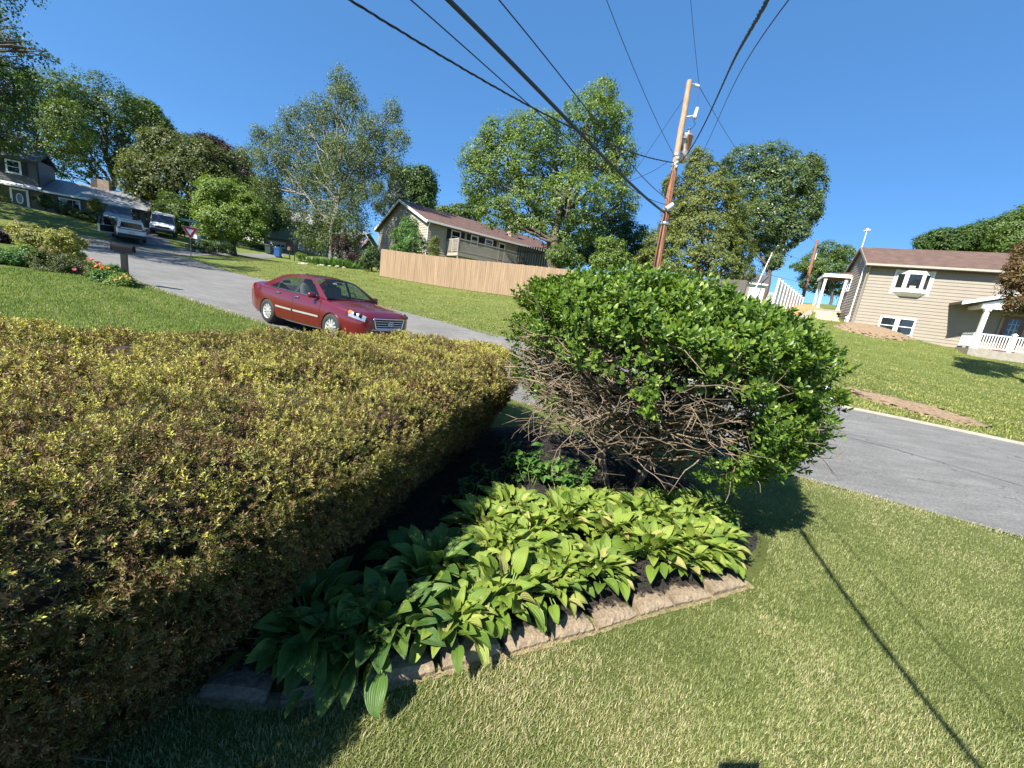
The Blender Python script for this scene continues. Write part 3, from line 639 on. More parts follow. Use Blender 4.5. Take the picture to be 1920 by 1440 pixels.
HP = [  # x, y, proto, scale, label
    (-.72, 1.41, 4, 1.0, 'hosta coloured dark for the hedge shade nearest the camera'), (-.40, 1.46, 5, .95, 'hosta coloured dark for shade hanging over the shaded edging blocks'), 
    (-.30, 1.82, 4, 1.05, 'hosta coloured dark for shade on the line between shade and sun'), (-.14, 1.55, 0, .85, 'yellow green hosta at the edge of the hedge shadow'), 
    (.13, 1.76, 6, 1.1, 'small narrow leaved hosta sprawling over the edging'), (.20, 2.18, 1, 1.0, 'bright hosta behind the small narrow leaved one'), (.42, 2.02, 2, .9, 'bright hosta in front beside the bare mulch gap'),
    (.12, 2.55, 3, 1.05, 'tall bright hosta at the rear by the dark hollow'), (.48, 2.48, 0, 1.1, 'broad bright hosta in the middle of the border'), (.80, 2.45, 1, 1.05, 'bright hosta just behind the bare mulch gap'),
    (.80, 2.80, 3, .9, 'rear hosta under the bare holly branches'), (1.05, 2.33, 2, 1.05, 'bright hosta in front to the right of the mulch gap'),
    (1.14, 2.72, 0, 1.1, 'bright hosta in the right half of the border behind the front row'), (1.38, 2.46, 3, 1.0, 'bright hosta drooping over the far edging blocks'), (1.48, 2.82, 1, 1.1, 'hosta at the right end half under the holly'),
    (1.62, 2.58, 0, .85, 'bright hosta at the curved far tip of the border'), (1.72, 2.98, 5, .9, 'shaded hosta at the lawn side under the holly shadow'),
    (-.04, 2.34, 3, 1.0, 'tall bright hosta at the left rear corner of the sunlit group'), (.06, 2.08, 0, .95, 'bright hosta between the shaded group and the narrow leaved one'), (-.12, 1.86, 1, .85, 'bright hosta catching the sun at the shadow line'), (.0, 1.67, 2, .8, 'low bright hosta in front on the shadow line'),
    (-.54, 1.34, 5, .85, 'low hosta coloured dark for shade spilling over the second edging block'), (.66, 2.08, 1, .85, 'low bright hosta leaning over the edging left of the mulch gap'), (1.28, 2.30, 2, .8, 'low bright hosta spilling over the edging right of the mulch gap'), (.34, 1.86, 0, .8, 'low bright hosta spilling over the edging beside the narrow leaved one'), (1.52, 2.42, 1, .8, 'low bright hosta over the edging near the curved tip'),
    (.28, 2.36, 2, 1.0, 'bright hosta between the dark hollow and the narrow leaved one'), (.64, 2.66, 3, 1.0, 'bright hosta in the thick of the rear row'), (.98, 2.60, 0, 1.0, 'bright hosta in the thick of the middle row'), (1.32, 2.66, 2, 1.0, 'bright hosta deep in the right half')]
used = set()
for x, y, k, s, lab in HP:
    h = protos[k] if k not in used else copy_tree(protos[k]); used.add(k)
    h.location = (x, y, .065); s *= 1.05; h.scale = (s, s, s); h.rotation_euler = (0, 0, (x * 37 + y * 91) % 6.28)
    tag(h, lab, 'hosta', 'hostas in the edged border')

# ================================================================ holly bush with a bare side
HC = np.array([1.24, 3.38, 0]); HR = np.array([1.30, 1.15])
def holly_surface(rg, n):
    """points on a mushroom-like clipped canopy: theta round, v height"""
    th = rg.uniform(0, 2 * np.pi, n); v = rg.random(n)
    # half the samples on the dome, half on the flank
    dome = rg.random(n) < .55
    rr = np.where(dome, np.sqrt(v), 1.0)
    bul = 1 + .06 * np.sin(3 * th + 1) + .05 * np.sin(5 * th) + .03 * np.sin(9 * th + 2)
    z = np.where(dome, 1.36 + .56 * np.sqrt(np.clip(1 - (rr * .97) ** 2.1, 0, 1)), .50 + .89 * v)
    flank_in = np.where(dome, 1.0, 1 - .46 * np.clip((1.05 - z) / .75, 0, 1) ** 1.4)
    x = np.cos(th) * HR[0] * rr * bul * flank_in; y = np.sin(th) * HR[1] * rr * bul * flank_in
    z = z + .10 * np.cos(th - 2.9) * rr            # higher towards the far left
    N = norm(np.stack([np.cos(th) * np.where(dome, rr ** 2 * .9, 1.0), np.sin(th) * np.where(dome, rr ** 2 * .9, 1.0), np.where(dome, 1.05 - .45 * rr, np.where(z < .75, -.45, .15))], 1))
    return np.stack([x, y, z], 1), N, th, dome
M_holly = leafmat('holly_leaf', [(0, (.045, .09, .014)), (.5, (.10, .175, .024)), (.85, (.165, .255, .036)), (1, (.25, .33, .055))], .38, .32, .30)
M_twig = simple('bare_twig', (0.215, 0.16, 0.105), 0.85, var=.45, vscale=25)
def holly_template():
    V = np.array([(0, 0, 0), (-.5, .42, .10), (0, .42, 0), (.5, .42, .10), (-.36, .75, .06), (0, .75, -.01), (.36, .75, .06), (0, 1, -.07)], float)
    F = np.array([(0, 2, 1, 1), (0, 3, 2, 2), (1, 2, 5, 4), (2, 3, 6, 5), (4, 5, 7, 7), (5, 6, 7, 7)])
    return V, F
def tri_quad(F):
    q = F[F[:, 2] != F[:, 3]]; t = F[F[:, 2] == F[:, 3]][:, :3]; return q, t
def build_holly():
    root = empty('holly_bush', HC, 0, 'rounded clipped holly bush with a bare twiggy lower left side', 'shrub')
    rg = np.random.default_rng(77)
    Pt, N, th, dome = holly_surface(rg, 13500)
    # direction of the bare patch: facing the camera / lower left
    fac = np.cos(th - rad(224)); low = np.clip((1.55 - Pt[:, 2]) / .28, 0, 1) * (1 - .95 * dome)
    wild = vnoise(Pt, 3.2, 4)
    bare = np.clip((fac - .22) * 2.6, 0, 1) * low * (wild < .90)
    bare2 = np.clip((np.cos(th - rad(285)) - .2) * 1.6, 0, 1) * np.clip((.85 - Pt[:, 2]) / .3, 0, 1) * .55
    keep = rg.random(len(Pt)) > np.maximum(bare * 1.02, bare2); keep &= ~((Pt[:, 2] < .6) & (rg.random(len(Pt)) < .5))
    gap = vnoise(Pt, 11.0, 15); keep &= (gap > .25) | (rg.random(len(Pt)) < .3); Pt, N = Pt[keep], N[keep]; n = len(Pt); Pt = Pt - N * (np.clip(.55 - vnoise(Pt, 6.5, 16), 0, .5) * .16)[:, None]
    jut = np.where(rg.random(n) < .07, rg.uniform(.01, .06, n), -rg.random(n) ** 1.3 * .16); Pt = Pt + N * jut[:, None]
    ax = norm(N + rnd_unit(rg, n) * .55 + np.array([0, 0, .45])); 
    C = []; D = []; NN = []; k = 8
    for j in range(k):
        a = j * 2.4 + rg.uniform(0, 6.28, n) * .08; e1 = norm(np.cross(ax, np.array([.3, .5, .8]))); e2 = np.cross(ax, e1)
        rad_ = e1 * np.cos(a)[:, None] + e2 * np.sin(a)[:, None]; s = j / (k - 1)
        C.append(Pt + ax * (.05 * s + .0)[..., None] if np.ndim(s) else Pt + ax * (.05 * s)); D.append(norm(rad_ * (1.05 - .55 * s) + ax * (.25 + .75 * s) + rnd_unit(rg, n) * .22)); NN.append(ax + rad_ * -.35 + rnd_unit(rg, n) * .15)
    C, D, NN = np.concatenate(C), np.concatenate(D), np.concatenate(NN); L = rg.uniform(.030, .054, len(C))
    T, TF = holly_template(); q, t = tri_quad(TF)
    V, F4 = template_leaves(T, q, C, D, NN, L, L * .52); _, F3 = template_leaves(T, t, C, D, NN, L, L * .52)
    link_mesh('leaves', np_mesh('leaves', V, [F4, F3], True), M_holly, root)
    # inner shell of older dark leaves so the dome is not hollow
    P2, N2, th2, d2 = holly_surface(rg, 15000); fac = np.cos(th2 - rad(243)); kp = ~((np.cos(th2 - rad(228)) > .3) & (P2[:, 2] < 1.30)); P2, N2 = P2[kp], N2[kp]
    P2 = P2 * np.array([.86, .86, .93]); m = len(P2); L = rg.uniform(.035, .06, m); D = rnd_unit(rg, m); NQ = N2 + rnd_unit(rg, m) * .5
    V, F4 = template_leaves(T, q, P2, D, NQ, L, L * .55); _, F3 = template_leaves(T, t, P2, D, NQ, L, L * .55)
    link_mesh('inner_leaves', np_mesh('inner_leaves', V, [F4, F3], True), M_holly, root)
    # branch skeleton
    rr = random.Random(5); mb = MB(); tw = MB()
    stems = [(rr.uniform(-.22, .22), rr.uniform(-.18, .18)) for _ in range(9)]
    for sx, sy in stems:
        a = math.atan2(sy, sx) + rr.uniform(-.4, .4); e = rr.uniform(.45, .8)
        mb.tube([(sx, sy, -.02), (sx + math.cos(a) * .15, sy + math.sin(a) * .12, .35), (sx + math.cos(a) * .4 * e, sy + math.sin(a) * .35 * e, .8), (math.cos(a) * 1.0 * e, math.sin(a) * .85 * e, 1.4)], [.028, .022, .016, .008], 7, 0, False)
    mb.build('stems', simple('holly_stem', (0.15, 0.115, 0.08), .85, var=.3, bump=.4), root)
    # twigs: the clipped bare side, crooked and forking
    def twig(p, d, L, r, dep):
        pts = [p]; q = Vector(p); dd = Vector(d).normalized(); kk = 3 if dep else 2
        for i in range(kk):
            dd = (dd + Vector((rr.uniform(-.45, .45), rr.uniform(-.45, .45), rr.uniform(-.35, .35))) * .8).normalized(); q = q + dd * L / kk; pts.append(tuple(q))
        tw.tube(pts, [r * (1 - .5 * i / kk) for i in range(kk + 1)], 4 if r < .005 else 5, 0, True)
        if dep > 0:
            for _ in range(rr.choice((1, 2, 2, 3))):
                i = rr.randint(1, kk); twig(pts[i], dd + Vector((rr.uniform(-1, 1), rr.uniform(-1, 1), rr.uniform(-.7, .9))) * .9, L * rr.uniform(.4, .75), r * .62, dep - 1)
    for i in range(230):
        a = rad(rr.gauss(232, 34)); z = rr.uniform(.72, 1.55)
        fl = 1 - .40 * min(1, max(0, (1.05 - z) / .75)) ** 1.4
        ox, oy = math.cos(a) * HR[0] * fl, math.sin(a) * HR[1] * fl
        s = rr.uniform(.55, .86); p = (ox * s, oy * s, z - rr.uniform(.0, .18))
        d = (math.cos(a) + rr.uniform(-.7, .7), math.sin(a) + rr.uniform(-.7, .7), rr.uniform(-.25, .55))
        twig(p, d, rr.uniform(.14, .34), rr.uniform(.003, .0075), 2 if rr.random() < .55 else 1)
    for i in range(110):      # inner limbs that carry the twigs
        a = rad(rr.gauss(235, 45)); z = rr.uniform(.75, 1.4); fl = 1 - .40 * min(1, max(0, (1.05 - z) / .75)) ** 1.4
        e = (math.cos(a) * HR[0] * fl * .82, math.sin(a) * HR[1] * fl * .82, z); s0 = (rr.uniform(-.25, .25), rr.uniform(-.2, .2), rr.uniform(.25, .9))
        mid = [(s0[c] + e[c]) / 2 + rr.uniform(-.09, .09) for c in range(3)]
        tw.tube([s0, mid, e], [.012, .009, .005], 5, 0, False)
    # one twig hanging straight down below the canopy
    hp = np.array(P(1370, 905, 2.62)) - HC
    tw.tube([tuple(hp + [0, 0, .12]), tuple(hp), tuple(hp + [.01, 0, -.08]), tuple(hp + [0.0, .0, -.15])], [.004, .004, .003, .002], 5)
    tw.build('bare_twigs', M_twig, root)
    # darker core of dead inner wood
    bm = MB()
    for i in range(420):
        a = rr.uniform(0, 6.28); z = rr.uniform(.45, 1.6); r1 = rr.uniform(.2, .8); a2 = a + rr.uniform(-.5, .5); r2 = min(.84, r1 + .3)
        bm.tube([(math.cos(a) * HR[0] * r1, math.sin(a) * HR[1] * r1, z), (math.cos(a2) * HR[0] * r2 * .92, math.sin(a2) * HR[1] * r2 * .92, z + rr.uniform(-.1, .25))], [.006, .003], 4, 0, False)
    bm.build('inner_twigs', simple('inner_twig', (0.05, 0.04, 0.03), .9, var=.3), root)
build_holly()

# ---------------------------------------------------------------- leafy weeds under the holly, dark ground cover
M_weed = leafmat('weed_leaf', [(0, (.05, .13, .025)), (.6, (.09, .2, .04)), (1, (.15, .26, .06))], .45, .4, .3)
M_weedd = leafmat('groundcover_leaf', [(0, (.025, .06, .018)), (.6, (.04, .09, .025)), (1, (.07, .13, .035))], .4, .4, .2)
def leafy_plant(name, loc, R, H, n, L, mat, seed, label, cat, group=None):
    rg = np.random.default_rng(seed); root = empty(name, loc, 0, label, cat, group); mb = MB(); C = []; D = []; N = []
    k = max(4, n // 9)
    for i in range(k):
        a = rg.uniform(0, 6.28); r = R * math.sqrt(rg.random()); top = np.array([math.cos(a) * r, math.sin(a) * r, H * (1 - .5 * (r / R) ** 2) * rg.uniform(.55, 1.05)]); b = np.array([math.cos(a) * r * .35, math.sin(a) * r * .35, 0])
        mid = (top + b) / 2 + rg.normal(size=3) * .03; mb.tube([b, mid, top], [.004, .003, .002], 4, 0, False)
        for j in range(n // k):
            t = .25 + .8 * (j + 1) / (n // k); p = b + (top - b) * min(t, 1); aa = j * 2.4 + rg.uniform(0, 1)
            C.append(p); D.append([math.cos(aa), math.sin(aa), rg.uniform(-.15, .5)]); N.append([rg.normal() * .3, rg.normal() * .3, 1])
    C, D, N = np.array(C), np.array(D, float), np.array(N, float); LL = L * rg.uniform(.6, 1.15, len(C)); V, F = template_leaves(HT, HTF, C, D, N, LL, LL * .62)
    link_mesh('leaves', np_mesh('leaves', V, F, True), mat, root); mb.build('stems', M_stalk, root); return root
for i, (x, y, R, H, n, L, lab) in enumerate([(.28, 3.15, .16, .46, 60, .085, 'tall leafy weed standing in sun at the left foot of the holly'), (.50, 3.05, .15, .40, 56, .08, 'leafy weed between the tall weed and the hostas'), (.72, 3.10, .16, .32, 50, .07, 'low leafy weed in the middle below the bare branches'), (.18, 3.42, .14, .36, 44, .08, 'leafy weed at the mouth of the dark hollow')]):
    leafy_plant('leafy_weed', (x, y, .07), R, H, n, L, M_weed, 60 + i, lab, 'weed', 'weeds under the holly bush')
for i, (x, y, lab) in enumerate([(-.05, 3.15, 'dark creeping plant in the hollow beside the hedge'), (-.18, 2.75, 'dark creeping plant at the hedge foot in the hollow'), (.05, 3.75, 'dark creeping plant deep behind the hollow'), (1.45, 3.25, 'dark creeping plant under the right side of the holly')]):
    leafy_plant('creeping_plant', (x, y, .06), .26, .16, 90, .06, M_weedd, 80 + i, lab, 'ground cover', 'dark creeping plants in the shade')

# ================================================================ lawn blades
M_blade = leafmat('grass_blade', [(0, (.115, .15, .045)), (.35, (.20, .24, .08)), (.7, (.29, .31, .125)), (.88, (.41, .39, .195)), (1, (.53, .46, .28))], .5, .3, .3, 'tint')
M_blade3 = leafmat('grass_blade_green', [(0, (.06, .12, .022)), (.4, (.12, .20, .036)), (.8, (.19, .28, .055)), (1, (.32, .34, .12))], .5, .3, .3, 'tint')
M_blade2 = leafmat('grass_blade_slope', [(0, (.09, .125, .028)), (.4, (.18, .22, .05)), (.75, (.29, .30, .08)), (1, (.44, .38, .17))], .5, .3, .3, 'tint')
def blades(name, X, Y, hmin, hmax, wd, seed, lean=.5, dz=-.004):
    rg = np.random.default_rng(seed); n = len(X); Z = HZ(X, Y) + dz; a = rg.uniform(0, 6.28, n); h = rg.uniform(hmin, hmax, n)
    l = np.stack([np.cos(a), np.sin(a), 0 * a], 1) * (h * rg.uniform(.15, 1, n) * lean)[:, None] + np.array([.12, -.06, 0]) * h[:, None] * .5
    s = np.stack([-np.sin(a), np.cos(a), 0 * a], 1) * (wd * rg.uniform(.7, 1.2, n))[:, None] / 2
    b = np.stack([X, Y, Z], 1); m = b + l * .35 + np.array([0, 0, 1.0]) * (h * .6)[:, None]; t = b + l + np.array([0, 0, 1.0]) * (h * .92)[:, None]
    V = np.stack([b - s, b + s, m + s * .75, m - s * .75, t], 1).reshape(-1, 3); I = np.arange(n)[:, None] * 5
    P3 = np.stack([X, Y, 0 * X], 1); q = X * .469 - Y * -.883      # across the mowing direction
    tn = np.clip(rg.random(n) * .78 + .34 * (vnoise(P3, 1.1, 51) - .5) + .30 * (vnoise(P3, 4.5, 52) - .5) + .10 * np.sin(q * 5.6 + 2 * vnoise(P3, .8, 53)) + .19, 0, 1)
    return np_mesh(name, V, [I + np.array([0, 1, 2, 3]), I + np.array([3, 2, 4])], False, np.repeat(tn, 5))
def lawn_blades():
    rg = np.random.default_rng(9); Xs = []; Ys = []
    for (x0, x1, y0, y1, dens) in [(-1.8, 2.6, .7, 2.0, 38000), (-.8, 3.6, 2.0, 3.2, 22000), (1.6, 5.2, 3.2, 5.0, 9000), (2.6, 4.6, .6, 2.0, 11000), (3.6, 6.4, 1.4, 3.2, 9000)]:
        n = int((x1 - x0) * (y1 - y0) * dens); Xs.append(rg.uniform(x0, x1, n)); Ys.append(rg.uniform(y0, y1, n))
    X, Y = np.concatenate(Xs), np.concatenate(Ys)
    d, _ = poly_sd(X, Y, BED); m = d < -.07
    rd = resample(ROAD_NEAR, 300); rx_ = np.interp(X, rd[::-1, 0], rd[::-1, 1]) if rd[0, 0] > rd[-1, 0] else np.interp(X, rd[:, 0], rd[:, 1])
    m &= Y < rx_ - .01 + rg.normal(size=len(X)) * .02
    bare = vnoise(np.stack([X, Y, 0 * X], 1), 3.5, 14); m &= ~((bare > .84) & (rg.random(len(X)) < .45))
    near_stone = (d > -.08 - .10 * vnoise(np.stack([X, Y, 0 * X], 1), 9.0, 8)) & (rg.random(len(X)) < .55); m &= ~near_stone
    X, Y = X[m], Y[m]
    o = link_mesh('grass', blades('grass', X, Y, .010, .030, .0027, 4, .9), M_blade); o['kind'] = 'stuff'; tag(o, 'mown front lawn grass round the border', 'grass')
    # left lawn between hedge and road, wider blades
    n = 110000; X = rg.uniform(-15, 0, n); Y = rg.uniform(2.5, 12.6, n); rdY = np.interp(X, rd[::-1, 0], rd[::-1, 1]); d, _ = poly_sd(X, Y, HF[::8]); m = (Y < rdY - .02 + rg.normal(size=n) * .06) & (d < -.1) & (X > -1.45 * Y - 1)
    o = link_mesh('grass', blades('grass_far', X[m], Y[m], .03, .07, .011, 6), M_blade3); o['kind'] = 'stuff'; tag(o, 'mown lawn grass between the hedge and the road', 'grass')
    # coarse blades on the lawns across the road so they are not a smooth sheet
    n = 230000; dd = 9 + 24 * rg.random(n) ** 1.2; px = np.where(rg.random(n) < .5, rg.uniform(430, 1000, n), rg.uniform(1430, 1990, n)); A_ = np.stack([(px - 960) / FPX * dd * .99, dd], 1); X, Y = A_[:, 0], A_[:, 1] + rg.uniform(-1, 1, n)
    rf = resample(ROAD_FAR, 400); o_ = np.argsort(rf[:, 0]); m = Y > np.interp(X, rf[o_, 0], rf[o_, 1]) + .12 + rg.normal(size=n) * .05; cl = vnoise(np.stack([X, Y, 0 * X], 1), 1.6, 41); m &= rg.random(n) < .25 + .75 * cl
    o = link_mesh('grass', blades('grass_slope', X[m], Y[m], .03, .075, .020, 12, .8), M_blade); o['kind'] = 'stuff'; tag(o, 'mown grass on the sloping lawns across the road', 'grass')
    for q in (o,): q.data.materials[0] = M_blade2
    # fringe of longer tufts along the road edges
    X = []; Y = []
    for E_, sgn in ((ROAD_NEAR, 1), (ROAD_FAR[5:], -1)):
        c = resample(E_, 500); i = rg.integers(0, 499, 9000); t = np.diff(c, axis=0)[i]; t /= np.hypot(*t.T)[:, None]; nr = np.stack([-t[:, 1], t[:, 0]], 1) * -1
        q = c[i] + t * rg.uniform(0, .2, len(i))[:, None] + nr * (rg.normal(size=len(i)) * .05 - .05)[:, None] * (1 if sgn > 0 else -1) * -1; X.append(q[:, 0]); Y.append(q[:, 1])
    X, Y = np.concatenate(X), np.concatenate(Y); m = np.hypot(X, Y) > 9.5
    c = resample(ROAD_NEAR, 900); i = np.nonzero((np.hypot(*c.T) < 10.5))[0]; i = i[i < 898]; i = rg.choice(i, 16000); t = c[i + 1] - c[i]; L_ = np.hypot(*t.T)[:, None]; nr = np.stack([t[:, 1], -t[:, 0]], 1) / L_ * -1; q = c[i] + t * rg.random(len(i))[:, None] + nr * (rg.normal(size=len(i)) * .03)[:, None]
    o = link_mesh('grass', blades('grass_verge', q[:, 0], q[:, 1], .012, .042, .0045, 17, 1.0, .0), M_blade); o['kind'] = 'stuff'; tag(o, 'short grass creeping over the near edge of the road', 'grass')
    o = link_mesh('grass', blades('grass_edge', X[m], Y[m], .04, .10, .012, 7, .8, .0), M_blade); o['kind'] = 'stuff'; tag(o, 'ragged grass fringe along the road edges', 'grass')
lawn_blades()
# ================================================================ trees
def lm(name, stops, **k): return leafmat(name, stops, k.get('rough', .5), k.get('spec', .35), k.get('trans', .30), None, k.get('tcol', 1.25))
L_oak = lm('oak_foliage', [(0, (0.02751, 0.05897, 0.01302)), (.5, (0.05251, 0.1038, 0.01953)), (1, (0.1063, 0.1651, 0.03255))])
L_pale = lm('pale_green_foliage', [(0, (0.04752, 0.08914, 0.01782)), (.5, (0.08316, 0.1367, 0.02614)), (1, (0.1426, 0.202, 0.04158))])
L_olive = lm('olive_foliage', [(0, (0.04407, 0.06534, 0.0153)), (.5, (0.07808, 0.101, 0.02186)), (1, (0.1259, 0.1485, 0.03497))])
L_lime = lm('lime_foliage', [(0, (0.0805, 0.138, 0.023)), (.5, (0.138, 0.2185, 0.0345)), (1, (0.2185, 0.299, 0.0575))])
L_birch = lm('birch_foliage', [(0, (0.055, 0.09, 0.03)), (.5, (0.1, 0.142, 0.044)), (1, (0.165, 0.205, 0.075))])
L_maple = lm('maple_foliage', [(0, (0.06924, 0.1225, 0.02704)), (.5, (0.1299, 0.2042, 0.03906)), (1, (0.225, 0.3021, 0.0676))])
L_cyp = lm('cypress_foliage', [(0, (0.06048, 0.0877, 0.01814)), (.5, (0.1179, 0.1482, 0.02873)), (1, (0.2042, 0.2268, 0.04838))])
L_deep = lm('deep_green_foliage', [(0, (0.03148, 0.06683, 0.01913)), (.5, (0.05982, 0.1069, 0.03006)), (1, (0.1102, 0.1633, 0.04782))])
L_silver = lm('glossy_green_foliage', [(0, (0.05071, 0.08771, 0.02934)), (.5, (0.0879, 0.1356, 0.04108)), (1, (0.1607, 0.2074, 0.08069))], rough=.4)
L_purple = lm('purple_foliage', [(0, (0.0207, 0.0138, 0.0138)), (.5, (0.04025, 0.023, 0.023)), (1, (0.07475, 0.04025, 0.0368))])
L_red = lm('red_maple_foliage', [(0, (0.0805, 0.04025, 0.01725)), (.5, (0.138, 0.069, 0.0253)), (.8, (0.1495, 0.115, 0.0345)), (1, (0.1035, 0.138, 0.04025))])
L_gold = lm('golden_foliage', [(0, (0.115, 0.1495, 0.0345)), (.5, (0.23, 0.253, 0.0575)), (.85, (0.391, 0.3565, 0.092)), (1, (0.483, 0.3795, 0.138))])
L_bright = lm('bright_shrub_foliage', [(0, (0.04025, 0.1035, 0.0207)), (.6, (0.0805, 0.1782, 0.0322)), (1, (0.138, 0.253, 0.05175))])

def crown(blobs, n, leaf, rg, clump=.55, out_bias=.75, droop=0.0, inner=.25):
    n = int(n * 4.0); leaf *= .72
    """leaf faces gathered in small clumps on and inside a set of ellipsoid masses.  blobs: (centre3, radii3)"""
    C = np.array([b[0] for b in blobs]); R = np.array([b[1] for b in blobs]); w_ = (R[:, 0] * R[:, 2]) ** .9; w_ /= w_.sum()
    nc = max(12, n // 40); bi = rg.choice(len(blobs), nc, p=w_); d = rnd_unit(rg, nc); d[:, 2] = d[:, 2] * .9 + .12; d = norm(d)
    rr = 1 - rg.random(nc) ** 1.7 * inner - (rg.random(nc) < .12) * rg.random(nc) * .5; rr *= 1 + rg.normal(size=nc) * .07
    cc = C[bi] + d * R[bi] * rr[:, None]
    # drop clumps buried inside another mass
    bur = np.zeros(nc)
    for b in range(len(blobs)):
        q = np.linalg.norm((cc - C[b]) / R[b], axis=1); bur += (q < .72) & (bi != b)
    keep = (bur < 1) | (rg.random(nc) < .22); cc, d, bi = cc[keep], d[keep], bi[keep]; nc = len(cc)
    ci = rg.integers(0, nc, n); cs = clump * rg.uniform(.55, 1.25, nc)
    off = rg.normal(size=(n, 3)) * cs[ci][:, None] * np.array([.46, .46, .34])
    # flatten every clump into a spray facing outwards
    off -= d[ci] * (np.sum(off * d[ci], 1) * .45)[:, None]
    pos = cc[ci] + off; pos[:, 2] -= droop * np.abs(rg.normal(size=n)) * cs[ci]
    nrm = norm(d[ci] * out_bias + rnd_unit(rg, n) * .6 + np.array([-.1, -.1, .45])); D = norm(np.cross(nrm, rnd_unit(rg, n)) + np.array([0, 0, -droop * .8]))
    ln = leaf * rg.uniform(.5, 1.4, n)
    return leaf_quads(pos, D, nrm, ln, ln * .62, .12), cc, bi
def limb(mb, a, b, r0, r1, rr, sag=.12, n=5, mi=0):
    a, b = np.array(a, float), np.array(b, float); L = np.linalg.norm(b - a); pts = []
    for i in range(n + 1):
        t = i / n; p = a + (b - a) * t; j = L * .05 * (0 if i in (0, n) else 1)
        p = p + np.array([rr.uniform(-j, j), rr.uniform(-j, j), rr.uniform(-j, j) * .6 + math.sin(t * math.pi) * L * sag]); pts.append(p)
    mb.tube(pts, [r0 + (r1 - r0) * (i / n) ** .8 for i in range(n + 1)], 7, mi, False); return pts
def tree(name, base_px, d, blobs_px, n, leaf, mat, label, cat='tree', group=None, trunk_r=.25, bark=None, stems=1, seed=0, clump=.55, depth=.85, droop=0, fork=.35, world_base=None, inner=.3, limbs=3, out_bias=.75):
    rg = np.random.default_rng(seed + 1000); rr = random.Random(seed)
    if world_base is not None: bx, by = world_base
    else:
        q = P(base_px[0], base_px[1], d); bx, by = q[0], q[1]
    root_p = np.array(on(bx, by)); k = d / FPX; blobs = []
    for i, b in enumerate(blobs_px):
        c = P(b[0], b[1], d + (b[4] if len(b) > 4 else rr.uniform(-.35, .35) * b[2] * k * 1.2)); rxy = b[2] * k * .97
        blobs.append((c - root_p, np.array([rxy, rxy * depth, b[3] * k])))
    root = empty(name, root_p, 0, label, cat, group)
    Q, cc, bi = crown(blobs, n, leaf, rg, clump, out_bias, droop, inner)
    quads_obj('crown', Q, mat, root)
    if trunk_r > 0:
        mb = MB(); top = np.max([b[0][2] for b in blobs]); cen = np.mean([b[0] for b in blobs], 0)
        low = min(b[0][2] - b[1][2] for b in blobs)
        for s in range(stems):
            o = np.array([rr.uniform(-1, 1), rr.uniform(-1, 1), 0]) * (trunk_r * 1.1 if stems > 1 else 0)
            fk = np.array([cen[0] * .25 * fork, cen[1] * .25 * fork, max(low * .8, top * .22) if low > 0 else top * .25]) + o * 1.5
            hi = max(blobs, key=lambda b: b[0][2])[0]
            pts = limb(mb, o + [0, 0, -.25], fk, trunk_r * 1.15, trunk_r * .85, rr, 0, 4)
            ld = limb(mb, fk, hi + np.array([0, 0, .2]), trunk_r * .8, .03, rr, .0, 8)
            bl = list(range(len(blobs))); rr.shuffle(bl)
            for b in bl[s::stems]:
                c, R = blobs[b]
                t = rr.uniform(0, .55); i0 = int(t * (len(ld) - 1)); st = ld[i0]
                if st[2] > c[2]: st = ld[0] if ld[0][2] < c[2] else pts[-2]
                l2 = limb(mb, st, c, trunk_r * .42 * (1 - t * .5), .035, rr, -.04, 5)
                mem = np.nonzero(bi == b)[0]
                for _ in range(limbs * 2):
                    if len(mem) == 0: break
                    e = cc[rr.choice(list(mem))]; limb(mb, l2[rr.randint(2, 5)], e, .045 + trunk_r * .06, .012, rr, .03, 3)
        mb.build('trunk', bark or M_bark, root, fix=False)
    return root

tree('broadleaf_tree', None, 19, [(-150, 40, 120, 90, 1), (-90, 190, 90, 85, 0), (20, 75, 55, 12, 0), (5, 120, 50, 14, 0), (15, 35, 32, 12, 0), (65, 92, 38, 9, 0), (-5, 205, 55, 40, 0), (-150, 250, 110, 70, 1), (25, 160, 38, 14, 0), (50, 262, 30, 16, 0), (0, 255, 40, 16, 0), (-60, -90, 100, 70, 0), (-240, 120, 120, 100, 0), (-250, 280, 120, 90, 1), (-160, 310, 60, 50, 2), (-330, 220, 110, 110, 0), (-330, -55, 100, 80, -4.8), (-216, -72, 90, 70, -5.8), (-190, 140, 80, 60, -3.5), (-430, -110, 110, 90, -6)], 17000, .17, L_deep,
     'tall dark tree reaching in from the left edge with drooping branch tips', trunk_r=.38, world_base=(-27, 13.5), seed=1, clump=.5, droop=.5)
tree('broadleaf_tree', (75, 400), 46, [(95, 175, 55, 42), (55, 225, 50, 50), (120, 235, 45, 45), (75, 165, 40, 22), (60, 280, 38, 22), (120, 280, 30, 18)], 5500, .30, L_pale, 'pale green tree between the left edge tree and the big open crowned oak', trunk_r=.3, seed=2, clump=.9)
tree('oak_tree', (209, 378), 52, [(185, 185, 55, 42), (150, 210, 50, 50), (215, 215, 50, 50), (235, 260, 42, 42), (140, 270, 45, 45), (185, 250, 60, 50), (120, 320, 22, 18), (255, 215, 22, 25), (235, 310, 28, 22), (170, 315, 38, 18)], 7500, .32, L_oak, 'large oak with visible forked trunk rising behind the grey metal roof', trunk_r=.5, seed=3, clump=1.0, fork=.2, limbs=4)
tree('broadleaf_tree', (292, 400), 60, [(272, 215, 26, 28), (290, 245, 32, 35), (310, 285, 30, 40)], 4500, .42, L_pale, 'slim light green tree showing behind the right side of the oak', trunk_r=.25, seed=4, clump=1.0)
